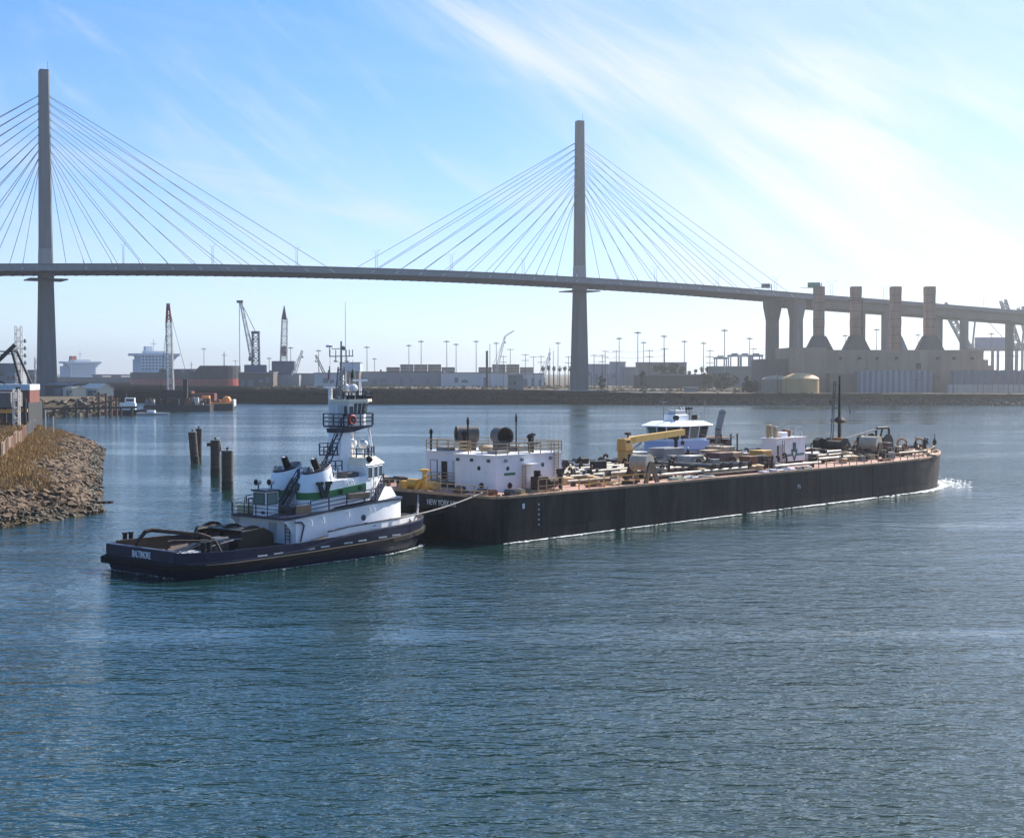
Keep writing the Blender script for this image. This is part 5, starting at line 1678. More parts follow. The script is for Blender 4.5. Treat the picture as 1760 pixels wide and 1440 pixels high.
# pilothouse: sill, posts, glass panes, roof
MB().prism([(x * .98, y * .98) for x, y in a0], 7.0, 7.35).build('window_sill', WHITE, at)
for i in range(8):
    j = (i + 1) % 8
    L_ = math.hypot(a0[i][0] - a0[j][0], a0[i][1] - a0[j][1])
    n_ = 3 if L_ > 4 else (2 if L_ > 2.4 else 1)
    for k in range(n_):
        u0, u1 = k / n_ + .03, (k + 1) / n_ - .03
        p = [on(a0[i], a0[j], u0), on(a0[i], a0[j], u1), on(a1[i], a1[j], u1), on(a1[i], a1[j], u0)]
        MB().extr([(p[0][0], p[0][1], 7.35), (p[1][0], p[1][1], 7.35), (p[2][0], p[2][1], 9.0), (p[3][0], p[3][1], 9.0)], (0.02, 0.02, 0)).build('window', GLASS if (i + k) % 3 else GREENGLASS, at)
        q0, q1 = on(a0[i], a0[j], k / n_), on(a1[i], a1[j], k / n_)
        MB().bar((q0[0], q0[1], 7.3), (q1[0], q1[1], 9.05), .16).build('window_post', WHITE, at)
MB().box(-2.6, 2.4, -1.8, 1.8, 7.0, 8.0).build('console', DKGREY, at)
rf2 = [(x * 1.16, y * 1.14) for x, y in a1]
MB().loft([[(x, y, 9.0) for x, y in rf2], [(x, y, 9.12) for x, y in rf2], [(x * .72, y * .72, 9.65) for x, y in rf2]]).build('pilothouse_roof', WHITE, at)
MB().box(-1.4, 1.8, -1.0, 1.0, 9.6, 10.6).build('roof_box', WHITE, at, bevel=.15)
MB().box(-1.0, 1.2, -.7, .7, 10.6, 11.2).build('roof_box', LTGREY, at, bevel=.1)
MB().rail([(-4.4, -1.0, 9.55), (-4.4, 1.0, 9.55), (-2.8, 1.4, 9.6), (-2.8, -1.4, 9.6), (-4.4, -1.0, 9.55)], 1.3, 1.4, .05, 2).build('roof_rail', GREY, at)
for x, y, h in ((3.6, 0.4, 3.0), (-.5, 0, 2.6), (1.6, .8, 2.2), (-5.2, 1.0, 3.0), (-2.2, .9, 2.0)):
    MB().tube((x, y, 9.4), (x, y, 9.4 + h), .06, n=6).build('mast', GREY, at)
MB().box(2.9, 4.3, .2, .5, 12.3, 12.45).build('radar_scanner', GREY, at)
for k, x in enumerate((-.4, -1.1, -1.8, -2.4, -3.0)):
    MB().tube((x, .3, 10.6), (x, .3, 11.2), .05, n=6).ball((x, .3, 11.4), .22, 8, 6).build('roof_lamp', BLACK if k > 1 else LTGREY, at)
for x, y in ((2.4, 1.4), (-1.6, 1.6)):
    MB().tube((x, y, 10.2), (x + .1, y + .5, 10.2), .36, n=12).tube((x, y, 9.3), (x, y, 10.1), .07, n=6).build('searchlight', BLACK, at)
MB().path([(-8.6, 1.0, 4.6), (-8.6, 1.0, 8.2), (-9.4, 1.0, 10.4), (-9.7, 1.0, 10.8)], .52, 12).build('exhaust_stack', GREY, at, smooth=True)
MB().box(-10.0, -7.2, -2.4, 2.4, 4.6, 6.3).build('engine_casing', mat('tan_casing', (0.40, 0.33, 0.26), .6, var=.15, rust=.2), at, bevel=.2)
MB().tube((-8.9, 2.6, 6.2), (-8.9, -1.2, 6.2), .7, n=14).build('winch_drum', mat('brown_drum', (0.10, 0.05, 0.04), .7), at, smooth=True)
MB().box(-10.4, -7.0, -2.0, 2.6, 7.1, 7.2).build('awning', RUST, at)
for x in (-7.6, -10.0, -11.6):
    MB().tube((x, 2.2, 4.0), (x, 2.2, 7.6), .12, n=8).build('post', DARKRUST, at)
MB().box(-13.0, -9.8, -2.6, 2.6, 2.4, 3.9).build('aft_deck_gear', DARKRUST, at, bevel=.2)
for k in range(6):
    MB().box(-4.4 - .8, 5.2 + .8, 3.4, 3.5, 4.7, 4.8).build('fender_rail', LTGREY, at) if k == 0 else None

# ------------------------------------------------------------------ people
SKIN = mat('skin', (0.35, 0.2, 0.14), .6, var=.03)
DARKCLOTH = mat('dark_workwear', (0.025, 0.027, 0.035), .9, var=.1, streak=False)


def person(loc, rz, pose, label, helmet=(0.75, 0.75, 0.72)):
    o = empty('person', loc, rz, label, 'person')
    me = bpy.data.meshes.new('body')
    k = 1.2
    J = {'pel': (0, 0, .95), 'spine': (0, 0, 1.15), 'chest': (0.02, 0, 1.38), 'neck': (.03, 0, 1.52), 'head': (.05, 0, 1.62), 'crown': (.05, 0, 1.75),
         'hl': (0, .1, .9), 'kl': (.06, .12, .5), 'al': (0, .12, .09), 'tl': (.17, .13, .04), 'hr': (0, -.1, .9), 'kr': (.02, -.12, .5), 'ar': (-.05, -.12, .09), 'tr': (.12, -.13, .04),
         'sl': (.02, .19, 1.42), 'el': (.02, .26, 1.15), 'wl': (.16, .22, .95), 'fl': (.22, .2, .88), 'sr': (.02, -.19, 1.42), 'er': (-.02, -.26, 1.15), 'wr': (.12, -.24, .95), 'fr': (.17, -.23, .87)}
    if pose == 'bend':
        for n_ in ('spine', 'chest', 'neck', 'head', 'crown', 'sl', 'sr', 'el', 'er', 'wl', 'wr', 'fl', 'fr'):
            x, y, z = J[n_]
            h = z - .95
            J[n_] = (x + h * .62 + .02, y, .95 + h * .8)
        for s, y in (('l', .2), ('r', -.2)):
            J['e' + s] = (.42, y, 1.0); J['w' + s] = (.6, y * .8, .85); J['f' + s] = (.66, y * .7, .78)
    names = list(J)
    E_ = [('pel', 'spine'), ('spine', 'chest'), ('chest', 'neck'), ('neck', 'head'), ('head', 'crown'), ('pel', 'hl'), ('hl', 'kl'), ('kl', 'al'), ('al', 'tl'), ('pel', 'hr'), ('hr', 'kr'), ('kr', 'ar'), ('ar', 'tr'),
          ('chest', 'sl'), ('sl', 'el'), ('el', 'wl'), ('wl', 'fl'), ('chest', 'sr'), ('sr', 'er'), ('er', 'wr'), ('wr', 'fr')]
    rad = {'pel': .15, 'spine': .14, 'chest': .16, 'neck': .06, 'head': .1, 'crown': .085, 'hl': .1, 'hr': .1, 'kl': .07, 'kr': .07, 'al': .05, 'ar': .05, 'tl': .045, 'tr': .045, 'sl': .075, 'sr': .075, 'el': .055, 'er': .055, 'wl': .04, 'wr': .04, 'fl': .035, 'fr': .035}
    me.from_pydata([tuple(q * k for q in J[n_]) for n_ in names], [(names.index(a), names.index(b)) for a, b in E_], [])
    b = bpy.data.objects.new('body', me)
    COL.objects.link(b)
    b.parent = o
    sk = b.modifiers.new('skin', 'SKIN')
    for i, n_ in enumerate(names):
        me.skin_vertices[0].data[i].radius = (rad[n_] * k, rad[n_] * k)
    me.skin_vertices[0].data[0].use_root = True
    b.modifiers.new('sub', 'SUBSURF').levels = 1
    b.modifiers['sub'].render_levels = 1
    me.materials.append(DARKCLOTH)
    h = Vector(J['crown']) * k
    MB().lathe((h.x, h.y, h.z - .05), [(.17, 0), (.155, .06), (.1, .14), (.02, .17)], 12).build('hard_hat', mat('hard_hat_%d' % int(helmet[0] * 99 + helmet[2] * 9), helmet, .4), o, smooth=True)
    f = Vector(J['head']) * k
    MB().ball((f.x + .035, f.y, f.z - .01), .105, 10, 7, 1.15).build('face', SKIN, o, smooth=True)
    return o


person(tuple(W(bw, (55.5, 18.6, DZ))), heading(BAZ) + 2.6, 'stand', 'person in dark workwear and hard hat standing on barge deck before the tug')
person(tuple(W(bw, (52.6, 19.4, DZ))), heading(BAZ) + 2.0, 'bend', 'person in dark clothes bending over pipes on the barge deck', (0.5, 0.5, 0.5))
person(tuple(W(bw, (97.2, 6.2, bdeck(97)))), heading(BAZ) + .3, 'stand', 'person in dark clothes standing among the bow fittings of the barge', (0.03, 0.03, 0.03))
person(tuple(W(bw, (99.6, 7.6, bdeck(99)))), heading(BAZ) - .6, 'bend', 'person bending over bitts at the barge bow', (0.3, 0.3, 0.28))

# ------------------------------------------------------------------ foam along the barge side
FOAM = mat('white_foam', (0.62, 0.66, 0.66), .8, var=.1, streak=False)
rf_ = random.Random(3)
fm = MB()


def blob(x, y, r, asp):
    n = 7
    a0_ = rf_.uniform(0, 6.28)
    pts = []
    for i in range(n):
        a = a0_ + 2 * math.pi * i / n
        rr_ = r * rf_.uniform(.55, 1.2)
        pts.append((x + rr_ * math.cos(a) * asp, y + rr_ * math.sin(a)))
    z = rf_.uniform(.02, .05)
    vs_ = [W(bw, (p[0], p[1], z)) for p in pts] + [W(bw, (x, y, z + r * .35))]
    fm.add(vs_, [(i, (i + 1) % n, n) for i in range(n)])


for k in range(2200):
    t = 102 * rf_.random() ** .8
    if mnoise.noise((t * .22, 3.3, 0)) < .05 and rf_.random() < .8 and 14 < t < 84:
        continue
    side = 11 - b_half(t)
    wdt = .25 + 1.1 * (t / 100) ** 2 + (.35 if t < 12 else 0)
    y = side - .05 - abs(rf_.gauss(0, 1)) * wdt * .4
    blob(t, y, rf_.uniform(.04, .13) * (1 + .6 * t / 100), rf_.uniform(1.5, 4.0))
for k in range(420):
    a = rf_.uniform(-.9, .55)
    t = 104 + abs(rf_.gauss(0, 1)) * 2.6 - 16 * abs(a) ** 2
    y = 11 + a * 11 - (rf_.random() * 3 if a < 0 else 0)
    blob(t, y, rf_.uniform(.05, .2), rf_.uniform(1.2, 3.0))
tag(fm.build('wake_foam', FOAM), 'white foam along the waterline of the barge', 'foam', kind='stuff')
fm = MB()
_bw = bw
bw = tw
for k in range(500):
    t = rf_.uniform(3, 30)
    y = -(lerp_tab(HB, t) - .28) - abs(rf_.gauss(0, .18))
    blob(t, y, rf_.uniform(.025, .06), rf_.uniform(2, 5))
for k in range(200):
    y = rf_.uniform(-4.6, 4.6)
    blob(.4 - abs(rf_.gauss(0, .35)), y, rf_.uniform(.03, .07), rf_.uniform(1, 2))
bw = _bw
tag(fm.build('wake_foam', FOAM), 'thin white wash along the waterline of the tug', 'foam', kind='stuff')

# ------------------------------------------------------------------ steel pile dolphins
PILE = mat('rusted_pile', (0.085, 0.06, 0.045), .85, var=.4, rust=.35, rustc=(.12, .06, .035), bump=.03)
PILEL = mat('tidal_growth', (0.04, 0.04, 0.025), .9, var=.4, streak=False)
for i, (bx, by, top, wpx, lean, lab) in enumerate(((336, 796, 743, 14, (-.045, 0), 'leaning rusty steel pile paired with a straight one behind it'), (341, 792, 737, 11, (0.01, 0), 'straight thin rusty pile just behind the leaning pile'), (370.5, 818, 757, 17, (0, 0), 'rusty steel pile with side bracket between the other piles'), (391, 841, 775, 20, (0, 0), 'thickest rusty steel pile with a small post on its cap'))):
    X, Y = gnd(bx, by)
    sc_ = FPX / Y
    h = (by - top) / sc_
    r = wpx / sc_ / 2
    o = empty('steel_pile', (X, Y, 0), 0, lab, 'pile')
    tx, ty = lean[0] * h * 2.2, 0
    MB().tube((0, 0, -1.5), (tx, ty, h), r, n=20).build('pile_shaft', PILE, o, smooth=True)
    MB().tube((0, 0, -1.0), (tx * .22, 0, h * .22), r * 1.03, n=20).build('tide_band', PILEL, o, smooth=True)
    MB().tube((tx, ty, h - .02), (tx, ty, h + .14), r * 1.06, n=20).build('pile_cap', GREY, o, smooth=True)
    MB().tube((tx, ty, h + .1), (tx, ty, h + .55), .16, n=8).build('cap_post', DARKRUST, o)
    if i == 2:
        MB().box(-r - .55, -r + .1, -.2, .2, h - .9, h - .35).build('bracket', DARKRUST, o)
        MB().bar((r * .8, 0, h), (r * 1.15, 0, h - 1.6), .2).build('rub_timber', WOOD, o)
    for zz in (.33, .6, .82):
        MB().tube((tx * zz, 0, h * zz - .05), (tx * zz, 0, h * zz + .05), r * 1.025, n=20).build('weld_band', DARKRUST, o, smooth=True)
# a few gulls on the caps
for i, (bx, by, top) in enumerate(((370.5, 818, 757),)):
    X, Y = gnd(bx, by)
    h = (by - top) / (FPX / Y)
    o = empty('gull', (X + .3, Y, h + .13), R(20), 'gull resting on the cap of the bracketed pile', 'bird')
    MB().loft([[(x, r * math.cos(a), .22 + r * .9 * math.sin(a) + .06 * x) for a in [q * math.pi / 4 for q in range(8)]] for x, r in ((-.28, .02), (-.15, .09), (.05, .12), (.18, .08), (.24, .06), (.3, .07), (.36, .05), (.44, .01))]).build('body', LETTER, o, smooth=True)
    for s in (-1, 1):
        MB().tube((0, s * .04, 0), (0, s * .04, .16), .012, n=5).build('leg', ORANGE, o)
        MB().extr([(-.38, s * .1, .2), (.1, s * .13, .3), (.12, s * .13, .2), (-.1, s * .12, .14)], (0, s * .02, 0)).build('wing', GREY, o)
# ------------------------------------------------------------------ background builders
def gpos(px, Y, z=LZ):
    return ((px - 880) / FPX * Y, Y, z)


def zat(py, Y):
    return atY(880, py, Y)[1]


def mpx(n, Y):
    return n * Y / FPX


LEAF = mat('dusty_leaves', (0.045, 0.06, 0.03), .9, var=.4, streak=False, spec=.1)
LEAFD = mat('dark_leaves', (0.03, 0.042, 0.022), .9, var=.4, streak=False, spec=.1)
DRYLEAF = mat('dry_scrub_leaves', (0.13, 0.10, 0.055), .9, var=.4, streak=False, spec=.1)
BARK = mat('bark', (0.08, 0.06, 0.045), .9, var=.3, streak=False)
HULLR = mat('red_boot_paint', (0.36, 0.04, 0.02), .6, var=.15, scale=.1, rust=.15)
HULLK = mat('ship_black_hull', (0.022, 0.022, 0.026), .6, var=.2, scale=.1, rust=.1)
HULLG = mat('ship_grey_hull', (0.08, 0.085, 0.10), .6, var=.2, scale=.1, rust=.1)
SHIPW = mat('ship_white', (0.62, 0.66, 0.70), .5, var=.05, scale=.1)
CRBLUE = mat('crane_blue', (0.03, 0.055, 0.12), .5, var=.1)
CRBLK = mat('crane_black', (0.012, 0.013, 0.016), .6, var=.2)
LATT = mat('pale_lattice_steel', (0.50, 0.49, 0.47), .6, var=.1)
REDL = mat('lattice_red', (0.25, 0.06, 0.04), .6, var=.1)
TANW = mat('tan_plant_wall', (0.36, 0.255, 0.18), .85, var=.12, scale=.12, dirt=.2)
STACKM = mat('rusty_stack', (0.36, 0.20, 0.13), .85, var=.25, scale=.3, rust=.2, rustc=(.15, .07, .05), dirt=.2)
CORR = mat('grey_corrugated', (0.30, 0.32, 0.36), .6, var=.15, scale=.3, dirt=.2)
CORR2 = mat('darker_corrugated', (0.17, 0.18, 0.21), .6, var=.2, scale=.3, dirt=.2)
TANK = mat('buff_tank', (0.52, 0.33, 0.14), .7, var=.08, scale=.2)
WHITEW = mat('white_shed_wall', (0.55, 0.56, 0.57), .7, var=.08, scale=.1, dirt=.2)
GREYW = mat('grey_shed_wall', (0.22, 0.23, 0.25), .7, var=.12, scale=.1, dirt=.2)
BROWNW = mat('brown_shed_wall', (0.13, 0.095, 0.08), .8, var=.15, scale=.1)


# --- tankers
def tanker(loc, az, L_, B, dk, label, name, fun=(0.62, 0.66, 0.70), hull=None, boot=True, house_h=22, low=7.0):
    """origin amidships at the waterline, +x to the bow"""
    o = empty(name, loc, heading(az), label, 'ship')
    def hw(t):          # t 0 stern .. 1 bow
        if t < .12:
            return B / 2 * (.72 + .28 * (t / .12))
        if t > .84:
            u = (t - .84) / .16
            return B / 2 * max(.03, (1 - u ** 2.2) ** .7) if u < 1 else .3
        return B / 2
    ts = [0, .05, .12, .3, .5, .7, .84, .88, .92, .95, .975, .99, 1.0]
    def zd(t):
        return dk + (5.5 if t > .91 else (2.0 if t > .885 else 0))
    def sec(t, z0, z1, k0=1.0):
        x = (t - .5) * L_
        h = hw(t)
        rk = (z1 - z0) * .10 * max(0, (t - .9) / .1)
        return [(x - rk, -h * k0, z0), (x, -h, z1), (x, h, z1), (x - rk, h * k0, z0)]
    MB().loft([sec(t, -1.5, low) for t in ts]).build('lower_hull', HULLR if boot else HULLK, o, smooth=False)
    MB().loft([sec(t, low + .01, zd(t)) for t in ts]).build('upper_hull', hull or HULLK, o)
    if boot:
        bx = L_ * .5
        MB().loft([[(bx + dx + r * math.cos(a) * 1.2, r * .75 * math.cos(a + 1.57), 2.2 + r * 1.1 * math.sin(a)) for a in [i * math.pi / 5 for i in range(10)]] for dx, r in ((-7, 3.4), (-2, 3.2), (1.5, 2.4), (3.4, .8))]).build('bulb', mat('orange_bulb', (0.62, 0.15, 0.06), .6, var=.15), o, smooth=True)
    hx = -L_ * .5 + L_ * .10
    MB().box(hx - 8, hx + 9, -B * .36, B * .36, dk, dk + house_h).build('accommodation', SHIPW, o)
    MB().box(hx - 5, hx + 10, -B * .52, B * .52, dk + house_h, dk + house_h + 2.2).build('bridge_wing', SHIPW, o)
    for s in (-1, 1):
        MB().extr([(hx + 8, s * B * .36, dk + house_h - 6), (hx + 8, s * B * .5, dk + house_h), (hx + 8, s * B * .36, dk + house_h)], (-1.5, 0, 0)).build('wing_bracket', SHIPW, o)
    MB().box(hx - 4, hx + 8, -B * .22, B * .22, dk + house_h + 2.2, dk + house_h + 4.4).build('wheelhouse', SHIPW, o)
    win = MB().box(0, .25, -.7, .7, 0, 1.1).mesh('window', GLASS)
    for r in range(5):
        for c in range(9):
            link(win, 'window', o, (hx + 9.0, (c - 4) * B * .075, dk + 2.5 + r * house_h * .19))
    MB().loft([[(hx - 14 + a, b, dk + house_h - 3) for a, b in ((-4, -4), (4, -4), (4, 4), (-4, 4))], [(hx - 14 + a, b, dk + house_h + 9) for a, b in ((-3, -3), (3, -3), (3, 3), (-3, 3))]]).build('funnel', mat('funnel_%d' % int(fun[0] * 100), fun, .5), o)
    MB().box(hx - 20, hx - 8, -B * .3, B * .3, dk, dk + house_h - 3).build('engine_casing', SHIPW, o)
    MB().tube((hx + 2, 0, dk + house_h + 4), (hx + 2, 0, dk + house_h + 15), .5, .3, n=6).bar((hx + 2, -3, dk + house_h + 11), (hx + 2, 3, dk + house_h + 11), .4).build('radar_mast', SHIPW, o)
    MB().tube((L_ * .46, 0, dk + 5), (L_ * .46, 0, dk + 17), .55, .35, n=6).bar((L_ * .46, -2.2, dk + 14), (L_ * .46, 2.2, dk + 14), .45).build('foremast', LATT, o)
    for k, t in enumerate((.25, .4, .55, .7)):
        MB().box((t - .5) * L_ - 4, (t - .5) * L_ + 4, -4, 4, dk, dk + 1.8).build('deck_manifold', HULLG, o)
    MB().box(-L_ * .3, L_ * .38, -1, 1, dk + 1.8, dk + 3).build('deck_pipes', HULLG, o)
    return o


ship1 = tanker((-286, 1270, 0), 147.0, 200, 42, 16.5, 'dark tanker with orange bulbous bow moored across the channel', 'tanker', low=11.0, house_h=15)
ship2 = tanker((-437, 1660, 0), 132.0, 260, 46, 11.0, 'paler tanker with red funnel moored behind the left tower', 'tanker', fun=(0.42, 0.08, 0.05), hull=HULLG, boot=False, house_h=16, low=4.0)


# --- crane with column and lattice jib (harbour mobile crane)
def harbour_crane(px, Y, topy, jib, label, z0=LZ, tower_top=None, mat_=CRBLUE):
    o = empty('harbour_crane', gpos(px, Y, z0), 0, label, 'crane')
    k = Y / FPX
    H = zat(tower_top, Y) - z0
    for sx in (-1, 1):
        for sy in (-1, 1):
            MB().bar((sx * 6, sy * 6, 0), (sx * 3.4, sy * 3.4, 7.5), 1.4).build('portal_leg', mat_, o)
    MB().box(-6.4, 6.4, -6.4, 6.4, 7.2, 8.8).build('portal_deck', mat_, o)
    MB().box(-8.5, 8, -4.5, 4.5, 9.6, 17.0).build('machine_house', mat_, o, bevel=.4)
    MB().box(-2, 2, -2, 2, 8.6, 9.8).build('slewing_ring', CRBLK, o)
    MB().lattice((0, 0, 16), (0, 0, H), 5.5, 4.6, .42, 6).build('tower', mat_, o)
    MB().box(-3.0, 3.0, -3, 3, H, H + 2.2).build('tower_head', mat_, o)
    jx, jz = (jib[0] - px) * k, zat(jib[1], Y) - z0
    MB().lattice((-2.5, 0, 22), (jx, 0, jz), 3.4, 1.6, .28, 12).build('jib', LATT, o)
    MB().box(jx - 3.2, jx + 1.5, -1.2, 1.2, jz - .8, jz + 1.2).build('jib_head', CRBLK, o)
    MB().box(-5.5, -2.6, -1.6, 1.6, 20, 23.5).build('cab', CRBLK, o)
    for q in (-.8, .8):
        MB().tube((0, q, H + 1.5), (jx, q, jz), .14, n=4).build('luffing_rope', CRBLK, o)
        MB().tube((jx - 1.2, q, jz), (jx - 1.2, q, 12), .12, n=4).build('hoist_rope', CRBLK, o)
    return o


harbour_crane(440, 1150, 518, (415, 519), 'blue harbour crane with raised jib leaning over the tanker bow', tower_top=574)
cr2 = empty('harbour_crane', gpos(488, 1160), 0, 'blue crane with upright grey lattice mast and dark tip', 'crane')
MB().box(-13, 13, -6, 6, 0, 9).build('portal', GREYW, cr2)
MB().box(-11, 7, -5, 5, 9, 12.5).build('machine_house', CRBLUE, cr2)
MB().box(-9, 9, -4.5, 4.5, 12.5, 20).build('machine_house', CRBLUE, cr2, bevel=.5)
MB().lattice((0, 0, 20), (1.0, 0, 54), 5.0, 4.0, .3, 12).build('mast', LATT, cr2)
MB().loft([[(-1.6, -1.6, 53), (2.6, -1.6, 53), (2.6, 1.6, 53), (-1.6, 1.6, 53)], [(.3, -.2, 64), (.8, -.2, 64), (.8, .2, 64), (.3, .2, 64)]]).build('mast_tip', CRBLK, cr2)
MB().box(-2.2, 2.2, -2.2, 2.2, 24, 32).build('mast_collar', REDL, cr2)
for px, Y, tx, ty, lab in ((500, 1190, 520, 602, 'slim lattice boom crane rising beside the blue portal crane'), (560, 1240, 543, 610, 'small dark boom crane above the waterfront sheds'), (846, 1300, 868, 578, 'tall pale lattice boom crane behind the brown containers'), (930, 1280, 945, 606, 'short dark crane boom near the right bridge tower')):
    o = empty('boom_crane', gpos(px, Y), 0, lab, 'crane')
    k = Y / FPX
    bx, bz = (tx - px) * k, zat(ty, Y) - LZ
    MB().box(-4, 4, -2.5, 2.5, 0, 2).build('tracks', CRBLK, o)
    MB().box(-4.5, 3.5, -2.2, 2.2, 2, 6).build('cab', GREYW, o)
    MB().lattice((1.5, 0, 4), (bx, 0, bz), 2.2, 1.3, .2, 10).build('boom', LATT if ty != 610 else CRBLK, o)
    MB().tube((-4, 0, 6), (bx * .96, 0, bz * .97), .12, n=4).build('pendant', CRBLK, o)
    if ty == 578:
        MB().lattice((bx, 0, bz), (bx + 8, 0, bz + 5), 1.2, .6, .16, 4).build('jib', LATT, o)
    MB().tube((bx, 0, bz), (bx, 0, bz - 5), .1, n=4).box(bx - .7, bx + .7, -.5, .5, bz - 6.2, bz - 5).build('hook_block', CRBLK, o)

# --- crane barge and deck barge at the left
cb = empty('crane_barge', gpos(308, 628, 0), R(4), 'black crane barge with tall pale lattice boom and cluttered deck', 'barge')
MB().box(-14, 14, -7, 7, -1, 2.6).build('hull', HULLK, cb)
MB().box(-6, 3, -4, 4, 2.6, 3.6).build('turntable', CRBLK, cb)
MB().box(-6.5, 1.5, -3.2, 3.2, 3.6, 9.0).build('crane_house', CRBLK, cb, bevel=.3)
MB().lattice((-3.6, 0, 7), (-4.2, 0, 38), 2.4, 2.2, .2, 16).build('boom', LATT, cb)
MB().lattice((-4.2, 0, 38), (-4.4, 0, 46.2), 2.0, .8, .26, 4).build('boom_tip', REDL, cb)
MB().box(-6.9, -4.9, -1, 1, 26, 29).build('boom_collar', REDL, cb) if False else None
MB().tube((-8, 0, 9), (-4.3, 0, 45), .1, n=4).build('pendant', CRBLK, cb)
MB().tube((6, 0, 4), (-4.2, 0, 45), .08, n=4).build('hoist_line', CRBLK, cb)
MB().box(1.8, 3.6, -1.2, 1.2, 2.6, 13.5).build('spud', CRBLK, cb)
rc = random.Random(9)
for k in range(60):
    x, y = rc.uniform(-13, 12), rc.uniform(-6, 6)
    a, b, h = rc.uniform(.4, 1.6), rc.uniform(.4, 1.5), rc.uniform(.6, 3.6)
    MB().box(x - a, x + a, y - b, y + b, 2.5, 2.6 + h).build('deck_gear', rc.choice([CRBLK, DARKRUST, GREY, RUST, LTGREY, CRBLK]), cb)
db = empty('deck_barge', gpos(366, 640, 0), R(4), 'low dark barge with orange machinery and white boxes on deck', 'barge')
MB().loft([[(-9.5, -5, -1), (-9.5, 5, -1), (-9.5, 5, 2.7), (-9.5, -5, 2.7)], [(9.2, -5, -1), (9.2, 5, -1), (9.2, 5, 2.7), (9.2, -5, 2.7)]]).build('hull', HULLK, db)
ORG = mat('orange_equipment', (0.68, 0.26, 0.06), .6, var=.12)
MB().box(-9, 9, -4.6, 4.6, 2.7, 3.2).build('deck', ORG, db)
MB().box(-4.6, -1.4, -2, 2, 3.2, 6.2).build('orange_cabin', ORG, db, bevel=.2)
MB().lathe((6, 0, 3.2), [(2, 0), (2, 1.6), (1.2, 2.6), (.1, 2.8)], 12).build('orange_tank', ORG, db, smooth=True)
for x in (0, 1.6, 3.2, -7.5):
    MB().box(x, x + 1.2, -1.5, 1, 3.2, 4.2 + .3 * (x % 2)).build('deck_box', rc.choice([LETTER, ORG, RUST]), db)
MB().box(8.6, 9.6, -4.5, 4.5, 1.5, 4.6).build('bow_fender', LTGREY, db, bevel=.2)
# red-roofed little sheds on the quay edge behind
for px, w_, h_, m, lab in ((315, 9, 6, DARKRUST, 'dark red deck shed behind the crane barge'), (348, 12, 5, RED, 'dark red low hut behind the orange barge')):
    X, Y = (px - 880) / FPX * 660, 660
    o = empty('work_barge', (X, Y, 0), 0, lab, 'barge')
    MB().box(-w_ * .7, w_ * .7, -5, 5, -1, 2.0).build('pontoon', HULLK, o)
    MB().box(-w_ / 2, w_ / 2, -3, 3, 2.0, 2.0 + h_).build('hut', mat('dull_red_hut', (.12, .03, .025), .7), o)
    MB().box(-1.5, 1.5, -3.1, -2.9, 3, 5).build('hut_door', LTGREY, o)
# --- small moored workboat (dark hull, white house)
wb = empty('workboat', gpos(222, 566, 0), R(8), 'small white workboat with dark hull moored by the rubble bank', 'boat')
MB().loft([[(t, -h, 1.8 + .08 * max(0, t)), (t, -h * .8, -.6), (t, h * .8, -.6), (t, h, 1.8 + .08 * max(0, t))] for t, h in ((-9, 2.2), (-6, 2.8), (3, 2.8), (7, 1.6), (9.5, .1))]).build('hull', NAVY, wb)
MB().box(-3.5, 2.5, -1.9, 1.9, 1.7, 4.6).build('cabin', WHITE, wb)
MB().box(-1.5, 2.2, -1.6, 1.6, 4.6, 6.6).build('wheelhouse', WHITE, wb)
for y in (-1.62, 1.6):
    MB().box(-1.0, 1.8, y - .02, y + .04, 5.3, 6.2).build('window', GLASS, wb)
MB().tube((-1, 0, 6.6), (-1, 0, 9.5), .09, n=6).build('mast', GREY, wb)
wb2 = empty('workboat', gpos(262, 560, 0), R(2), 'low white skiff moored at the end of the rubble bank', 'boat')
MB().loft([[(t, -h, 1.0), (t, -h * .7, -.3), (t, h * .7, -.3), (t, h, 1.0)] for t, h in ((-6, 1.6), (2, 1.7), (5, .9), (6.5, .1))]).build('hull', LTGREY, wb2)
MB().box(-2, 1, -1, 1, .9, 1.9).build('console', WHITE, wb2)

# --- sheds on the left bank
def shed(px, Y, w_, d_, h_, ridge, rz, label, wall=WHITEW, roof=None, name='shed', z0=LZ):
    o = empty(name, gpos(px, Y, z0), rz, label, 'shed')
    MB().box(-w_ / 2, w_ / 2, -d_ / 2, d_ / 2, -.3, h_).build('wall', wall, o)
    e = .4
    for s in (-1, 1):
        MB().extr([(-w_ / 2 - e, s * (d_ / 2 + e), h_ - .15), (w_ / 2 + e, s * (d_ / 2 + e), h_ - .15), (w_ / 2 + e, 0, h_ + ridge), (-w_ / 2 - e, 0, h_ + ridge)], (0, 0, .18)).build('roof', roof or wall, o)
    for s in (-1, 1):
        MB().extr([(s * w_ / 2, -d_ / 2, h_ - .01), (s * w_ / 2, d_ / 2, h_ - .01), (s * w_ / 2, 0, h_ + ridge - .1)], (-s * .2, 0, 0)).build('gable', wall, o)
    wall_pane('door', o, (-w_ * .15, -d_ / 2), (w_ * .15, -d_ / 2), 0, h_ * .7, CORR2, out=.06)
    wall_pane('window', o, (w_ * .22, -d_ / 2), (w_ * .36, -d_ / 2), h_ * .4, h_ * .7, GLASS, out=.06)
    return o
CREAMW = mat('cream_shed_wall', (0.62, 0.55, 0.42), .8, var=.06)
shed(168, 690, 12, 9, 3.4, 2.2, R(-35), 'cream gabled shed lit white on its roof, left bank', CREAMW, mat('pale_roof', (.7, .66, .58), .7))
shed(146, 700, 9, 7, 3.0, 1.5, R(-30), 'small shed with white roof next to the cream gabled shed', mat('brown_small_wall', (.16, .12, .09), .8), mat('white_roof', (.75, .74, .7), .7))
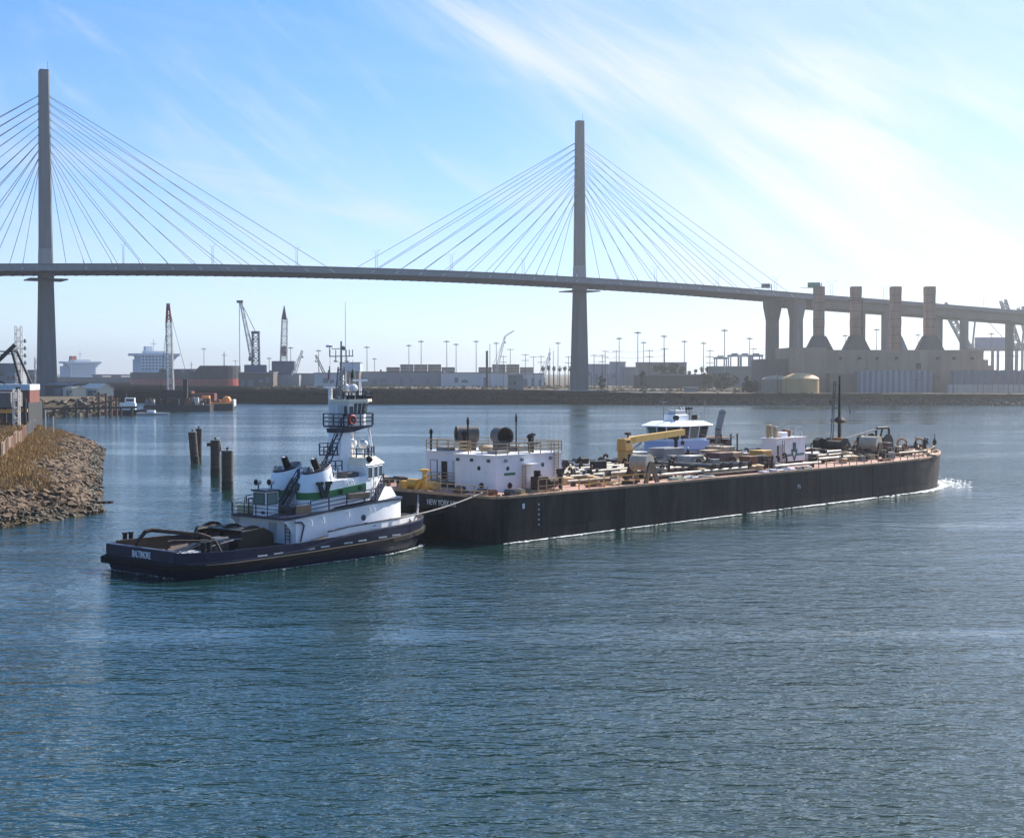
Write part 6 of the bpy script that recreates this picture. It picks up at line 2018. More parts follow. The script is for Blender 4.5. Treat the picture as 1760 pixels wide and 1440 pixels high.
shed(128, 680, 8, 7, 3.6, .8, R(-40), 'small cream hut near the foot of the left tower', CREAMW, CREAMW)
shed(110, 700, 15, 9, 5.0, .8, R(-20), 'dark flat shed at the foot of the left tower', BROWNW, GREYW)
# white block building beside the left tower foot
# stepped mooring structure of dark timber (old jetty)
oj = empty('old_jetty', gpos(150, 541, 0), R(15), 'dark ruined timber jetty along the left bank', 'jetty')
for k in range(9):
    MB().tube((-16 + k * 4, 0, -1), (-16 + k * 4, 0, 3.0 + 2.5 * (k % 3 == 0)), .45, n=8).build('timber_pile', DARKRUST, oj)
MB().bar((-18, 0, 3.0), (18, 0, 3.4), .8).build('walkway', DARKRUST, oj)
MB().bar((-16, .5, 1.0), (12, .5, 6.5), .7).build('fallen_beam', RUST, oj)
for k, (px, tp) in enumerate(((170, 674), (182, 676), (191, 680), (200, 684))):
    Y = 552
    o = MB().tube((0, 0, -1), (0, 0, zat(tp, Y)), .5, n=10).build('mooring_pile', RUST)
    o.location = gpos(px, Y, 0)
    tag(o, 'rusty mooring pile standing by the old jetty', 'pile', 'rusty piles by the old jetty')
MB().bar((0, 0, 0), (mpx(12, 575), 0, 0), .7)
# rubble along the left bank
rb, rb2 = MB(), MB()


def bank_rocks(mbs, edge, n, keep, wd, smin, smax, rnd, zw=None):
    segs = [(Vector(edge[i]), Vector(edge[i + 1])) for i in range(len(edge) - 1) if keep(edge[i])]
    for _ in range(n):
        a, b = rnd.choice(segs)
        tdir = (b - a).normalized()
        dd = rnd.uniform(-.5, wd)
        p = a.lerp(b, rnd.random()) + Vector((-tdir.y, tdir.x)) * dd
        s = rnd.uniform(smin, smax) ** 1.0
        src = rnd.choice(rock_dry)
        mx = Matrix.LocRotScale(Vector((p.x, p.y, max(0, min(1, dd / (zw or wd))) * LZ + s * .1)), __import__('mathutils').Euler((rnd.random(), rnd.random(), rnd.random() * 6)), Vector((s * 1.5, s, s * .7)))
        rnd.choice(mbs).add([mx @ v.co for v in src.vertices], [tuple(q.vertices) for q in src.polygons])


bank_rocks([rb, rb2, rb2], left_e, 1500, lambda p: 495 < p[1] < 700, 11.0, .4, 1.5, rr)
tag(rb2.build('bank_rubble', ROCKD), 'dark rubble heaped along the left bank', 'rubble', kind='stuff')
fr1, fr2 = MB(), MB()
bank_rocks([fr1, fr2, fr2, fr2], far_e, 5200, lambda p: p[1] < 1200 and abs(p[0]) < 330, 6.5, .5, 1.6, rr, 13.0)
tag(fr1.build('embankment_boulders', mat('far_boulder_grey', (.085, .075, .065), .9, var=.3)), 'grey boulders facing the far embankment', 'boulders', kind='stuff')
tag(fr2.build('embankment_boulders', mat('far_boulder_dark', (.03, .029, .028), .9, var=.3)), 'dark boulders facing the far embankment', 'boulders', kind='stuff')
tag(rb.build('bank_rubble', ROCKM), 'broken rubble strewn along the left bank', 'rubble', kind='stuff')

# --- derrick barge and steel pier behind the rocky point
dbg = empty('derrick_barge', gpos(22, 405, 0), R(3), 'white and red-brown derrick barge with black A-frame behind the rocky point', 'barge')
k_ = 405 / FPX
MB().box(-26, 6.2, -7, 7, -1, 8.2).build('hull', HULLK, dbg)
MB().box(-26, 6.0, -5, 5, 8.2, 11.6).build('lower_house', mat('oxide_red_house', (.17, .05, .03), .7, var=.15), dbg)
MB().box(-26, 6.1, -5.1, 5.1, 11.6, 13.2).build('upper_house', mat('pale_blue_band', (.5, .56, .62), .6, var=.08), dbg)
MB().box(2.2, 3.6, -5.3, -5.1, 10.8, 12.4).build('house_window', CRBLK, dbg)
MB().bar((-10, -2, 13.2), (1.4, -2, 24.2), 1.0).build('main_boom', CRBLK, dbg)
MB().bar((0.4, -2, 22.6), (2.8, -2, 13.2), .6).build('back_leg', CRBLK, dbg)
MB().bar((0.6, 2, 22.6), (4.6, 2, 13.2), .6).build('back_leg', CRBLK, dbg)
MB().bar((0.2, -2.2, 22.6), (0.6, 2.2, 22.6), .6).build('apex_beam', CRBLK, dbg)
MB().bar((-12, 0, 22.6), (1.0, 0, 22.2), .35).bar((-12, 0, 21.2), (.8, 0, 21.6), .25).build('tie', CRBLK, dbg)
MB().bar((-8, -2, 18.0), (-1.5, -2, 13.2), .5).build('strut', CRBLK, dbg)
sp = empty('steel_pier', gpos(10, 300, 0), R(2), 'rusty steel pier frame with grey roof at the edge of the rocky point', 'pier')
for x in (-6, -2.6, .8, 3.0):
    for y in (-3, 3):
        MB().bar((x, y, -1.5), (x, y, 11.0), .45).build('column', CRBLK, sp)
MB().box(-8, 2.2, -4, 4, 9.4, 12.4).build('roof_box', mat('dull_grey_clad', (.14, .135, .14), .8, var=.1), sp)
for z, m in ((8.2, ORANGE), (5.6, RUST), (3.2, DARKRUST)):
    MB().box(-8, 3.4, -3.6, -3.2, z, z + .7).build('beam', m, sp)
    MB().box(-8, 3.4, 3.2, 3.6, z, z + .7).build('beam', m, sp)
MB().box(-8, 4, -4, 4, 2.4, 2.9).build('platform', GREY, sp)
for x in (-6, -2.6):
    MB().bar((x, -3, 3), (x + 3.4, -3, 8.4), .25).build('brace', RUST, sp)
pylon = empty('lattice_post', gpos(28, 296, 4.8), 0, 'pale slim lattice post beside the steel pier', 'post')
MB().lattice((0, 0, -1.0), (0, 0, 8.4), 1.1, 1.1, .09, 9).build('frame', LATT, pylon)
# rusted sheet wall and mesh fence on the crest of the point
fc = empty('sheet_wall', (0, 0, 0), 0, 'rusty corrugated sheet wall on the crest of the rocky point', 'wall')
def crest(u):
    a, b = Vector((-69, 196)), Vector((-97, 296))
    c = a.lerp(b, u)
    return c.x, c.y
nS = 46
SHEETS = [mat('sheet_rust_%d' % i, c, .85, var=.2, scale=1.2, rust=.3) for i, c in enumerate(((.20, .10, .06), (.24, .13, .08), (.17, .085, .055), (.30, .25, .20)))]
for k in range(nS):
    x0, y0 = crest(k / nS * .62)
    x1, y1 = crest((k + 1) / nS * .62)
    z = pen_z((x0 + x1) / 2, (y0 + y1) / 2)
    b_ = .12 if k % 2 else 0
    MB().extr([(x0 + b_, y0, z - .4), (x1 + b_, y1, z - .4), (x1 + b_, y1, z + 2.0 + .25 * rr.random()), (x0 + b_, y0, z + 2.0 + .1 * rr.random())], (.1, 0, 0)).build('sheet', rr.choice(SHEETS), fc)
fn = empty('mesh_fence', (0, 0, 0), 0, 'thin wire fence with pale posts continuing along the rocky point', 'fence')
pts = []
for k in range(12):
    x, y = crest(.64 + k * .032)
    z = pen_z(x, y)
    MB().tube((x, y, z - .3), (x, y, z + 2.3), .07, n=6).build('post', GREY, fn)
    pts.append((x, y, z))
for h in (.4, .9, 1.4, 1.9, 2.2):
    MB().path([(p[0], p[1], p[2] + h) for p in pts], .025, 4).build('wire', GREY, fn)
x, y = crest(1.0)
for dx, h in ((2.0, 4.4), (3.6, 3.6)):
    z = pen_z(x + dx, y)
    o = MB().tube((0, 0, -.4), (0, 0, h), .14, n=8).build('marker_post', LATT)
    o.location = (x + dx, y, z)
    tag(o, 'pale marker post on the tip of the rocky point', 'post', 'marker posts on the rocky point')
dw = empty('drift_timber', (-53.0, 177, .55), R(150), 'dark drift timbers lying at the water edge of the rocky point', 'timber')
for k in range(5):
    MB().bar((-5 + k * .4, -.8 + k * .5, .3), (5 + k * .5, -1.6 + k * .35, -.4), .35, .3).build('timber', DARKRUST, dw)

# --- far left: lattice radio mast, pale buildings
rm = empty('radio_mast', gpos(33, 800), 0, 'white lattice radio mast behind the derrick barge', 'mast')
MB().lattice((0, 0, 0), (0, 0, zat(560, 800) - LZ), 3.2, 3.0, .14, 16).build('frame', LATT, rm)
for z in (16, 20, 24, 28):
    MB().bar((-1.5, 0, z), (4.5, 0, z), .35).lathe((3.4, 0, z - .8), [(.6, 0), (.6, 2.0), (.1, 2.2)], 8).build('antenna', GREY, rm)
rm2 = empty('radio_mast', gpos(63, 850), 0, 'short lattice mast left of the near bridge tower', 'mast')
MB().lattice((0, 0, 0), (0, 0, zat(614, 850) - LZ), 2.0, 1.6, .14, 8).build('frame', LATT, rm2)
for px, Y, w_, h0, lab, m in ((14, 900, 14, 16, 'grey block house far behind the derrick barge', GREYW), (28, 870, 9, 12, 'blue-grey tall shed behind the derrick barge', CORR), (50, 940, 22, 12, 'pale pink hall left of the near bridge tower', mat('pinkish_wall', (.45, .36, .32), .8))):
    o = empty('distant_building', gpos(px, Y), 0, lab, 'building')
    MB().box(-w_ / 2, w_ / 2, -6, 6, -.2, h0).build('wall', m, o)
    MB().box(-w_ / 2 - .3, w_ / 2 + .3, -6.3, 6.3, h0, h0 + .6).build('roof', GREYW, o)
    for k in range(int(w_ / 3)):
        MB().box(-w_ / 2 + 1 + k * 3, -w_ / 2 + 2.6 + k * 3, -6.1, -5.95, h0 * .55, h0 * .75).build('window', GLASS, o)

# ------------------------------------------------------------------ power plant
PY = 800.0
pp = empty('power_plant', gpos(1520, PY), 0, 'tan power plant block with four rusty stacks on its roof', 'power plant')
def X(px, Y=PY):
    return (px - 1520) / FPX * Y
def Z(py, Y=PY):
    return zat(py, Y) - LZ
zr = Z(603)
MB().box(X(1418), X(1690), 0, 46, -.3, zr).build('main_hall', TANW, pp)
MB().box(X(1355), X(1418), -3, 40, -.3, Z(597.5)).build('west_wing', TANW, pp)
MB().box(X(1312), X(1355), 2, 40, -.3, Z(617)).build('low_annex', mat('grey_brown_wall', (.17, .14, .12), .85, var=.1, scale=.1), pp)
MB().box(X(1690), X(1700), 2, 40, -.3, Z(618)).build('east_step', TANW, pp)
MB().box(X(1700), X(1712), 4, 40, -.3, Z(628)).build('east_step', TANW, pp)
MB().box(X(1418), X(1690), -.3, .05, zr - 1.0, zr + .5).build('parapet', TANW, pp)
MB().box(X(1420), X(1600), -10, 0, -.3, Z(642)).build('front_annex', mat('dull_tan_wall', (.23, .17, .125), .85, var=.12, scale=.1), pp)
for i, px in enumerate((1413, 1477, 1546, 1605)):
    st = empty('stack', (0, 0, 0)); st.parent = pp
    cx, cy = X(px), 10
    n = 8
    zs = [zr - .2] + [zr + (Z(491) - zr) * k / n for k in range(1, n + 1)]
    for k in range(n):
        w_ = 2.65 + .08 * (k % 2)
        z0_, z1_ = (zr - .5 if k == 0 else zr + (Z(491) - zr) * k / n), zr + (Z(491) - zr) * (k + 1) / n - .12
        MB().box(cx - w_, cx + w_, cy - w_, cy + w_, z0_, z1_ - .1).build('stack_section', STACKM, st)
        MB().box(cx - w_ + .12, cx + w_ - .12, cy - w_ + .12, cy + w_ - .12, z1_ - .12, z1_ + .14).build('stack_joint', mat('dark_stack_joint', (.07, .045, .035), .8), st)
    # hopper at the base
    b0, b1 = 7.4, 3.2
    zt = Z(577)
    if i == 2:
        MB().loft([[(cx + 2.4, cy - 4, zr - .2), (cx + 6.4, cy - 4, zr - .2), (cx + 6.4, cy + 4, zr - .2), (cx + 2.4, cy + 4, zr - .2)], [(cx + 2.4, cy - 3, zt), (cx + 3.0, cy - 3, zt), (cx + 3.0, cy + 3, zt), (cx + 2.4, cy + 3, zt)]]).build('breeching', GREYW, st)
    else:
        MB().loft([[(cx - b0, cy - 4, zr - .2), (cx + b0, cy - 4, zr - .2), (cx + b0, cy + 4, zr - .2), (cx - b0, cy + 4, zr - .2)], [(cx - b1, cy - 3.2, zt), (cx + b1, cy - 3.2, zt), (cx + b1, cy + 3.2, zt), (cx - b1, cy + 3.2, zt)]]).build('breeching', mat('dark_breeching', (.12, .10, .09), .8, var=.2, scale=.3), st)
        for s in (-1, 1):
            MB().bar((cx + s * b0, cy - 4.1, zr), (cx + s * b1, cy - 3.3, zt), .5).build('breeching_edge', mat('dark_edge', (.06, .05, .045), .8), st)
    if i == 1:
        MB().rail([(cx - 3.4, cy - 3.4, Z(515)), (cx + 3.4, cy - 3.4, Z(515)), (cx + 3.4, cy + 3.4, Z(515))], 1.3, 1.5, .08, 2).box(cx - 3.5, cx + 3.5, cy - 3.5, cy + 3.5, Z(515) - .3, Z(515)).build('stack_platform', DARKRUST, st)
        MB().bar((cx + 2.9, cy - 2.4, zt), (cx + 2.9, cy - 2.4, Z(515)), .5, .9).build('stack_ladder', DARKRUST, st)
for px in (1444, 1477, 1507, 1540, 1611, 1639, 1670):
    MB().lathe((X(px), -.35, Z(615)), [(.9, -1.0), (.9, .3), (.2, .6)], 8).build('wall_vent', DARKRUST, pp)
for px in range(1436, 1690, 18):
    MB().box(X(px) - .12, X(px) + .12, -.32, .02, 0, zr - 1).build('wall_pilaster', TANW, pp)
MB().box(X(1574), X(1582), -.8, 0, Z(634), Z(624)).build('dark_duct', DARKRUST, pp)
# grey corrugated enclosures in front: every panel its own piece
def panel_row(px0, px1, Y, top, label, m1, m2, n, base=LZ):
    o = empty('corrugated_enclosure', gpos((px0 + px1) / 2, Y, base), 0, label, 'enclosure')
    w_ = mpx(px1 - px0, Y)
    h = zat(top, Y) - base
    pw = w_ / n
    for k in range(n):
        x = -w_ / 2 + k * pw
        hh = h * (1 - .05 * (k % 3 == 1))
        MB().box(x + .04, x + pw - .04, -.25 * (k % 2), .3, -.3, hh).build('panel', m1 if k % 2 else m2, o)
    MB().box(-w_ / 2, w_ / 2, .32, 7, -.3, h * .95).build('body', m2, o)
    return o
panel_row(1473, 1602, 785, 636, 'grey-blue corrugated enclosure standing before the power plant', CORR, CORR2, 26)
panel_row(1640, 1775, 778, 636, 'dark corrugated enclosure right of the plant before the switchyard', CORR2, mat('third_corr', (.22, .21, .22), .7, var=.2), 24, base=LZ + 4.5)
sl_ = empty('concrete_apron', gpos(1700, 776), 0, 'pale concrete apron wall under the dark enclosure', 'wall')  # apron wall bays share one even pale concrete colour
for k in range(10):
    MB().box(-22 + k * 4.6, -17.5 + k * 4.6, -1, 3.4, -.3, 4.5).build('wall_bay', mat('pale_concrete_wall', (.5, .45, .38), .8, var=.08), sl_)
# domed tanks
def dome_tank(px, w_, top, dome, Y, label, m=TANK):
    o = empty('domed_tank', gpos(px, Y), 0, label, 'tank')
    r = mpx(w_, Y) / 2
    h, hd = zat(top, Y) - LZ, zat(dome, Y) - LZ
    MB().lathe((0, 0, -.3), [(r, 0), (r, h + .3)], 40).build('shell', m, o, smooth=True)
    MB().lathe((0, 0, h), [(r * 1.015, -.25), (r * 1.015, .05), (r * .9, (hd - h) * .32), (r * .7, (hd - h) * .62), (r * .4, (hd - h) * .9), (.2, hd - h)], 40).build('dome', m, o, smooth=True)
    MB().lathe((0, 0, hd - .1), [(.5, 0), (.5, .6), (.1, .8)], 8).build('vent', GREY, o)
    return o
dome_tank(1376, 62, 651, 641, 772, 'large buff domed storage tank on the far bank')
dome_tank(1334, 50, 652, 645, 790, 'smaller tank with pale conical top behind the domed tank', mat('dull_tank', (.30, .23, .17), .8, var=.1))
# switchyard posts at the far right
for k, px in enumerate((1680, 1690, 1700, 1705, 1716, 1724, 1733, 1742, 1752)):
    o = empty('switchyard_frame', gpos(px, 764), 0, 'slim steel switchyard frame on the far right bank', 'frame', 'switchyard frames on the right bank')
    h = zat(640 + (k % 3) * 6, 764) - LZ
    MB().bar((0, 0, -.3), (0, 0, h), .35).build('post', mat('frame_tan', (.30, .22, .17), .8), o)
    MB().bar((-1.6, 0, h * .8), (1.6, 0, h * .8), .25).build('cross_arm', MATS['frame_tan'], o)

# ------------------------------------------------------------------ middle distance: sheds, containers
def block(px0, px1, top, Y, d_, label, m, cat='warehouse', name='warehouse', roof=None, base=LZ, wins=0):
    w_ = mpx(px1 - px0, Y)
    h = zat(top, Y) - base
    o = empty(name, gpos((px0 + px1) / 2, Y, base), 0, label, cat)
    MB().box(-w_ / 2, w_ / 2, 0, d_, -.3, h).build('wall', m, o)
    MB().box(-w_ / 2 - .4, w_ / 2 + .4, -.4, d_ + .4, h, h + .7).build('roof', roof or GREYW, o)
    for k in range(wins):
        if rr.random() < .35:
            continue
        x = -w_ / 2 + (k + rr.uniform(.35, .65)) * w_ / wins
        hw_ = w_ / wins * rr.uniform(.12, .34)
        MB().box(x - hw_, x + hw_, -.12, .02, h * rr.choice((.02, .3)), h * rr.uniform(.5, .7)).build('loading_door', CORR2, o)
    return o
block(620, 762, 640, 1150, 30, 'long dark-roofed shed on the far bank beyond the tug', GREYW, roof=BROWNW, wins=9)
block(758, 872, 641.5, 1120, 30, 'long white warehouse wall on the far bank', WHITEW, wins=7)
block(540, 590, 642, 1080, 20, 'white quay shed behind the tug pilothouse', WHITEW, wins=4)
block(462, 560, 643, 1170, 24, 'grey quay shed under the upright crane', GREYW, wins=6)
block(584, 619, 624, 1140, 20, 'pale blue-white hall with flat roof behind the tug mast', mat('pale_blue_hall', (.42, .50, .60), .7, var=.05), wins=3)
block(590, 617, 639, 1120, 14, 'dark shed below the pale blue hall', BROWNW)
block(868, 935, 643, 1130, 24, 'low pale shed between white warehouse and right tower', WHITEW, wins=5)
block(410, 470, 641, 1125, 22, 'dark quay building under the blue harbour crane', BROWNW, wins=4)
block(1010, 1050, 627, 1260, 20, 'grey hazy block right of the right bridge tower', CORR, wins=4)
block(1050, 1075, 623, 1240, 18, 'grey block with antenna mast behind the palms', CORR, wins=2)
block(1072, 1100, 632, 1230, 18, 'lower grey block beside the antenna block', CORR2, wins=3)
block(1097, 1180, 624, 1180, 26, 'flat tan building half hidden by dark trees', mat('tan_flat_building', (.24, .2, .16), .8, var=.1), wins=6)
block(1090, 1225, 645, 1010, 10, 'long low brown wall on the dry far bank', BROWNW)
block(1225, 1312, 631, 1100, 30, 'long green-grey shed below the blue gantries', mat('green_grey_shed', (.16, .19, .17), .8, var=.1), wins=8)
block(1048, 1145, 676, 800, 8, 'teal-grey low quay wall shed by the water', mat('teal_grey_quay', (.12, .15, .14), .8, var=.2), base=1.2)
block(1178, 1200, 668, 812, 6, 'small dark hut on the bank slope', GREYW, cat='hut', name='hut', base=3.0)
# pump house at the water
ph = empty('pump_house', gpos(886, 925, 0), 0, 'grey concrete pump house standing at the water edge', 'pump house')
MB().box(-4.9, 4.9, -2, 8, -1, 14.4).build('wall', mat('grey_concrete_house', (.24, .25, .26), .8, var=.12, scale=.2), ph)
MB().box(-5.1, 5.1, -2.2, 8.2, 14.4, 15).build('roof', GREYW, ph)
for x in (-3.2, -.6):
    for z in (4.5, 9.0):
        MB().box(x - .7, x + .7, -2.12, -1.9, z, z + 1.8).build('window', GLASS, ph)
# stacked containers
CCOL = [mat('container_%d' % i, c, .7, var=.2, scale=.3) for i, c in enumerate(((.15, .10, .075), (.12, .09, .075), (.18, .125, .09), (.10, .09, .09), (.16, .09, .065), (.12, .12, .125)))]
cm = [MB().box(-6.05, 6.05, -1.2, 1.2, 0, 2.55).mesh('container', c) for c in CCOL]
fr_ = MB()
for sx in (-1, 1):
    for sy in (-1, 1):
        fr_.box(sx * 6.07 - .12, sx * 6.07 + .12, sy * 1.24 - .1, sy * 1.24 + .1, 0, 2.6)
frm = fr_.mesh('corner_posts', BROWNW)
rcn = random.Random(21)
for px0, px1, top, Y in ((664, 806, 625, 1330), (822, 928, 622, 1330)):
    n = int(mpx(px1 - px0, Y) / 12.6)
    base = LZ
    tiers = int((zat(top, Y) - base) / 2.62)
    for t in range(tiers):
        for c in range(n):
            if (t == tiers - 1 and (c < 1 or c > n - 2)):
                continue
            x0, _, _ = gpos(px0, Y)
            o = link(rcn.choice(cm), 'shipping_container', None, (x0 + 6.3 + c * 12.6, Y + rcn.uniform(-.15, .15), base + t * 2.62))
            tag(o, 'brownish shipping container in the long stack behind the white warehouse' if px0 == 664 else 'brownish shipping container in the stack left of the right tower', 'container', 'stacked shipping containers' if px0 == 664 else 'second stack of shipping containers')
# blue gantry cranes (straddle row) and ship-to-shore cranes
for k, (px, tp) in enumerate(((1238, 615), (1262, 611), (1280, 611), (1299, 611))):
    Y = 1350
    o = empty('yard_gantry', gpos(px, Y), 0, 'blue-grey yard gantry crane in a row beyond the low shed', 'gantry crane', 'row of blue yard gantries')
    h = zat(tp, Y) - LZ
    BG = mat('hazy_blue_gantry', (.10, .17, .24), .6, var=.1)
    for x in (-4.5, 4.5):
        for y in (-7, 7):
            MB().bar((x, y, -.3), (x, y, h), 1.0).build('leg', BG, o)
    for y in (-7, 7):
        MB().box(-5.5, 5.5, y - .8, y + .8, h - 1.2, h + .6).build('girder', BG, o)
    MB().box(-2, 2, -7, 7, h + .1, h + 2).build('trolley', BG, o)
for k, (px, tipx, tipy, lab) in enumerate(((1690, 1620, 522, 'ship-to-shore container crane with raised boom seen under the viaduct'), (1775, 1722, 516, 'ship-to-shore crane boom rising above the viaduct at right'), (1800, 1752, 528, 'second crane boom tip rising above the viaduct at right'))):
    Y = 1500
    o = empty('container_crane', gpos(px, Y), 0, lab, 'container crane')
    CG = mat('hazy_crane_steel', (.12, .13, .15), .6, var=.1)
    kk = Y / FPX
    zg = zat(600, Y) - LZ
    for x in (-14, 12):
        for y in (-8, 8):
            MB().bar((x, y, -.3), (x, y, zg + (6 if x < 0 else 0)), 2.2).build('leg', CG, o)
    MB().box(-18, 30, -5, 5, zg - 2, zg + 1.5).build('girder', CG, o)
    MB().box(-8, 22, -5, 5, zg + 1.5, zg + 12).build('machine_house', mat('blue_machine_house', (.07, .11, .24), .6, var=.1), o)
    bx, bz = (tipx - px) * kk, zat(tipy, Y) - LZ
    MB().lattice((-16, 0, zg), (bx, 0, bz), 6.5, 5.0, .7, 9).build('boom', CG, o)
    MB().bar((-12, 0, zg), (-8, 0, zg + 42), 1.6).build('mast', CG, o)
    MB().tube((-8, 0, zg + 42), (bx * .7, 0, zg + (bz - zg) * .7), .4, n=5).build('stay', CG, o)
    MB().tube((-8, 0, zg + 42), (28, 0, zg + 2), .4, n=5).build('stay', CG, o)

# ------------------------------------------------------------------ light masts, utility poles
POLEM = mat('mast_grey', (.25, .26, .27), .6, var=.05)
WPOLE = mat('pole_brown', (.12, .10, .085), .8, var=.1)
for px, tp, Y in ((351, 600, 1500), (463, 616, 1400), (500, 598, 1250), (548, 603, 1300), (631, 597, 1220), (644, 617, 1500), (703, 594, 1250), (724, 587, 1220), (768, 587, 1240), (784, 592, 1300), (818.5, 587, 1260), (853, 590, 1280), (959, 590, 1260), (1064, 582, 1150), (1096, 572, 1050), (1106, 589, 1250), (1141, 578, 1100), (1176, 587, 1180), (1209, 590, 1200), (1245, 568, 1040), (1288, 582, 1150), (1577, 576, 1250), (1506, 567, 1200), (1452, 577, 1250), (1703, 574, 1200)):
    o = empty('light_mast', gpos(px, Y), 0, 'tall thin floodlight mast with crown of lamps on the far shore', 'light mast', 'floodlight masts across the far shore')
    h = zat(tp, Y) - LZ
    MB().tube((0, 0, -.3), (0, 0, h), .45, .26, n=6).build('pole', POLEM, o)
    MB().lathe((0, 0, h - .6), [(.3, 0), (2.6, .35), (2.6, .8), (.4, 1.3), (.1, 1.9)], 10).build('lamp_crown', POLEM, o)
poles = []
for px, tp, Y, arms in ((405, 619, 1480, 1), (842, 591, 1100, 0), (865, 611, 1080, 2), (877, 599, 1090, 1), (903, 608, 1085, 2), (917, 612, 1120, 1), (930, 611, 1060, 2), (945, 597, 1080, 0), (951, 603, 1090, 0), (977, 612, 1060, 2), (1021, 609, 1020, 1), (1035, 609, 1000, 2), (1040, 602, 1030, 2), (1059, 602, 1000, 1), (1116, 601, 1010, 3), (1142, 598, 960, 1), (1220, 601, 1000, 3), (1294, 598, 1080, 1), (1218, 655, 830, 0), (1239, 640, 840, 1), (1336, 645, 762, 0), (1351, 650, 762, 0), (1478, 640, 760, 0), (1573, 650, 760, 1), (1607, 646, 760, 1), (1638, 640, 765, 0), (1744, 600, 1000, 2)):
    o = empty('utility_pole', gpos(px, Y), 0, 'dark wooden utility pole standing on the far shore', 'utility pole', 'utility poles along the far shore')
    h = zat(tp, Y) - LZ
    MB().tube((0, 0, -.4), (0, 0, h), .3, .2, n=6).build('pole', WPOLE, o)
    for a in range(arms):
        MB().bar((-2.6, 0, h - .8 - a * 4.2), (2.6, 0, h - .8 - a * 4.2), .35).build('cross_arm', WPOLE, o)
    if 950 < Y < 1100 and arms >= 1 and px > 1000:
        poles.append((o, h))
poles.sort(key=lambda q: q[0].location.x)
for (a, ha), (b, hb_) in zip(poles, poles[1:]):
    for dz in (.5, 4.6):
        p, q = a.location.copy(), b.location.copy()
        p.z += ha - dz
        q.z += hb_ - dz
        o = MB().path(sag(p, q, 1.2, 8), .07, 4).build('power_line', CRBLK)
        tag(o, 'thin power line strung between utility poles on the far shore', 'power line', 'power lines on the far shore')
o = MB().tube((0, 0, -.3), (0, 0, zat(603, 1010) - LZ), .95, .8, n=10).build('chimney_pipe', DARKRUST)
o.location = gpos(837, 1010)
tag(o, 'thick dark chimney pipe on the dry far bank', 'chimney')


# ------------------------------------------------------------------ trees, palms, scrub
def crown(mb, c, r, n, rnd, size, flat=1.0):
    for _ in range(n):
        d = Vector((rnd.gauss(0, 1), rnd.gauss(0, 1), rnd.gauss(0, 1))).normalized()
        rr_ = r * rnd.uniform(.45, 1.05)
        p = Vector((c[0] + d.x * rr_, c[1] + d.y * rr_, c[2] + d.z * rr_ * flat))
        u = Vector((rnd.gauss(0, 1), rnd.gauss(0, 1), rnd.gauss(0, 1))).normalized() * size
        v = u.orthogonal().normalized() * size * .7
        mb.add([p - u, p + v, p + u, p - v], [(0, 1, 2, 3)])


def tree(px, base_y, top_y, wpx, Y, label, seed, m=LEAF, group='trees on the far shore'):
    rnd = random.Random(seed)
    o = empty('tree', gpos(px, Y), 0, label, 'tree', group)
    h = zat(top_y, Y) - LZ
    w_ = mpx(wpx, Y)
    MB().tube((0, 0, -.3), (0, 0, h * .55), .35, .2, n=6).build('trunk', BARK, o)
    mb = MB()
    for k in range(9):
        c = (rnd.uniform(-.36, .36) * w_, rnd.uniform(-.3, .3) * w_, h * rnd.uniform(.25, .85))
        crown(mb, c, w_ * rnd.uniform(.16, .26), 130, rnd, max(.4, w_ * .06), 1.0)
    mb.build('crown', m, o)
    return o


def palm(px, top_y, Y, label, seed):
    rnd = random.Random(seed)
    o = empty('palm_tree', gpos(px, Y), 0, label, 'palm tree', 'palm trees on the far shore')
    h = zat(top_y, Y) - LZ - 1.5
    MB().tube((0, 0, -.3), (0, 0, h), .42, .3, n=7).build('trunk', BARK, o)
    mb = MB()
    for k in range(34):
        a = rnd.uniform(0, 6.28)
        e = rnd.uniform(-1.0, 1.1)
        L_ = rnd.uniform(1.8, 2.8)
        p0 = Vector((0, 0, h))
        p1 = p0 + Vector((math.cos(a) * math.cos(e), math.sin(a) * math.cos(e), math.sin(e))) * L_ * .6
        p2 = p1 + Vector((math.cos(a) * math.cos(e) * .7, math.sin(a) * math.cos(e) * .7, math.sin(e) - .9)) * L_ * .5
        sd = Vector((-math.sin(a), math.cos(a), 0)) * .35
        mb.add([p0, p1 - sd, p1 + sd, p2], [(0, 1, 2), (1, 3, 2)])
    crown(mb, (0, 0, h - 1.6), 1.0, 60, rnd, .5, 1.6)
    mb.build('crown', LEAFD, o)


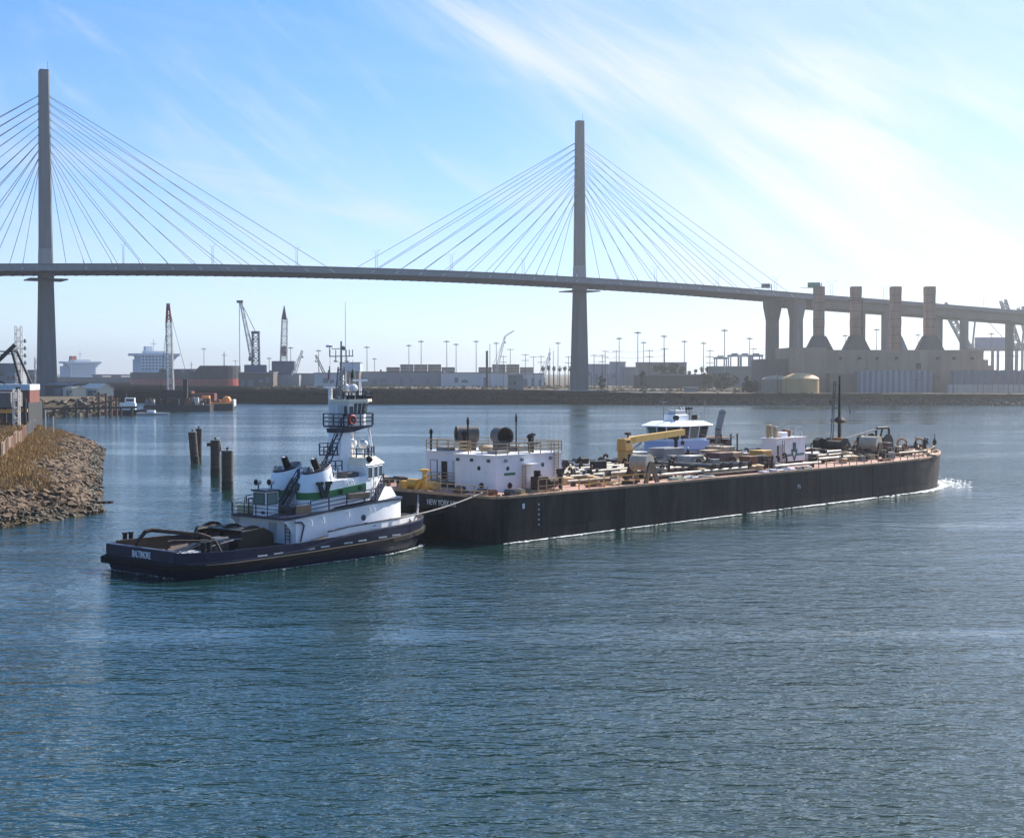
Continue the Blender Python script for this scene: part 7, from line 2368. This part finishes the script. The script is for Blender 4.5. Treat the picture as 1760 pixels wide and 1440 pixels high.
for k, (px, tp, Y) in enumerate(((933, 628, 1150), (943, 627, 1160), (952, 628, 1150), (962, 629, 1160), (971, 628, 1150), (980, 629, 1140), (1009, 634, 905), (1033, 645, 900), (1215, 629, 1060), (1206, 629, 1070), (1105, 634, 930))):
    palm(px, tp, Y, 'dark shaggy palm tree on the far shore by the tower' if px < 1000 else 'dark palm tree on the dry bank right of the tower', 40 + k)
for k, (px, tp, w_, Y, m, lab) in enumerate(((1106, 634, 15, 935, LEAFD, 'dense dark upright tree on the dry bank'), (1134, 621, 24, 1100, LEAF, 'tall dark tree before the flat tan building'), (1155, 622, 22, 1110, LEAFD, 'broad dark tree before the flat tan building'), (1172, 628, 20, 1100, LEAF, 'lower green tree beside the flat tan building'), (1190, 632, 16, 1080, LEAF, 'small round tree near the palms'), (1284, 641, 12, 880, LEAFD, 'dark upright tree left of the power plant'), (1296, 645, 14, 870, LEAFD, 'rounded dark bush tree left of the power plant'), (1306, 640, 10, 860, LEAFD, 'narrow dark tree against the power plant annex'), (1293, 657, 34, 800, LEAFD, 'wide dark shrub mass on the bank by the tanks'), (1035, 648, 14, 880, LEAFD, 'bushy dark tree at the foot of the right tower'), (656, 630, 8, 1250, LEAFD, 'small dark tree before the container stack'), (1246, 645, 40, 960, LEAF, 'long dusty hedge-like tree clump left of the plant'), (1220, 643, 30, 980, DRYLEAF, 'dusty brown tree clump below the palms'))):
    tree(px, 0, tp, w_, Y, lab, 60 + k, m, None)
# scrub over the far bank
sc_ = MB()
rs_ = random.Random(31)
for k in range(900):
    px = rs_.uniform(430, 1330)
    Y = rs_.uniform(800, 1060)
    if px < 1040:
        Y += 110
    x, y, _ = gpos(px, Y)
    s = rs_.uniform(.5, 1.5)
    crown(sc_, (x, y, LZ + s * .4), s, 16, rs_, s * .35, .7)
tag(sc_.build('dry_scrub', DRYLEAF), 'low dry scrub scattered over the far bank', 'scrub', kind='stuff')
sc_ = MB()
for k in range(1500):
    i = rs_.randrange(3, len(far_e) - 2)
    x, y = far_e[i]
    if abs(x) > 420 or y > 1300:
        continue
    dd = rs_.uniform(4, 16)
    x += rs_.uniform(-7, 7)
    s = rs_.uniform(.5, 1.6)
    crown(sc_, (x, y + dd, 1.0 + 4.5 * min(1, (dd - 2) / 11)), s, 14, rs_, s * .38, .7)
tag(sc_.build('bank_scrub', LEAFD), 'dark scrub and weed growing on the far embankment', 'scrub', kind='stuff')
# ------------------------------------------------------------------ haze
hz = MB().box(-9100, 9100, -700, 12100, -4.0, 172.0)
hm = bpy.data.materials.new('harbour_haze')
hm.use_nodes = True
ht = hm.node_tree
ht.nodes.clear()
pv = ht.nodes.new('ShaderNodeVolumePrincipled')
pv.inputs['Color'].default_value = (0.93, 0.97, 1.0, 1)
pv.inputs['Density'].default_value = 0.00013
pv.inputs['Anisotropy'].default_value = 0.72
ho = ht.nodes.new('ShaderNodeOutputMaterial')
ht.links.new(pv.outputs[0], ho.inputs['Volume'])
hob = hz.build('haze', hm)
tag(hob, 'pale even sea haze filling the air over the harbour', 'haze', kind='stuff')
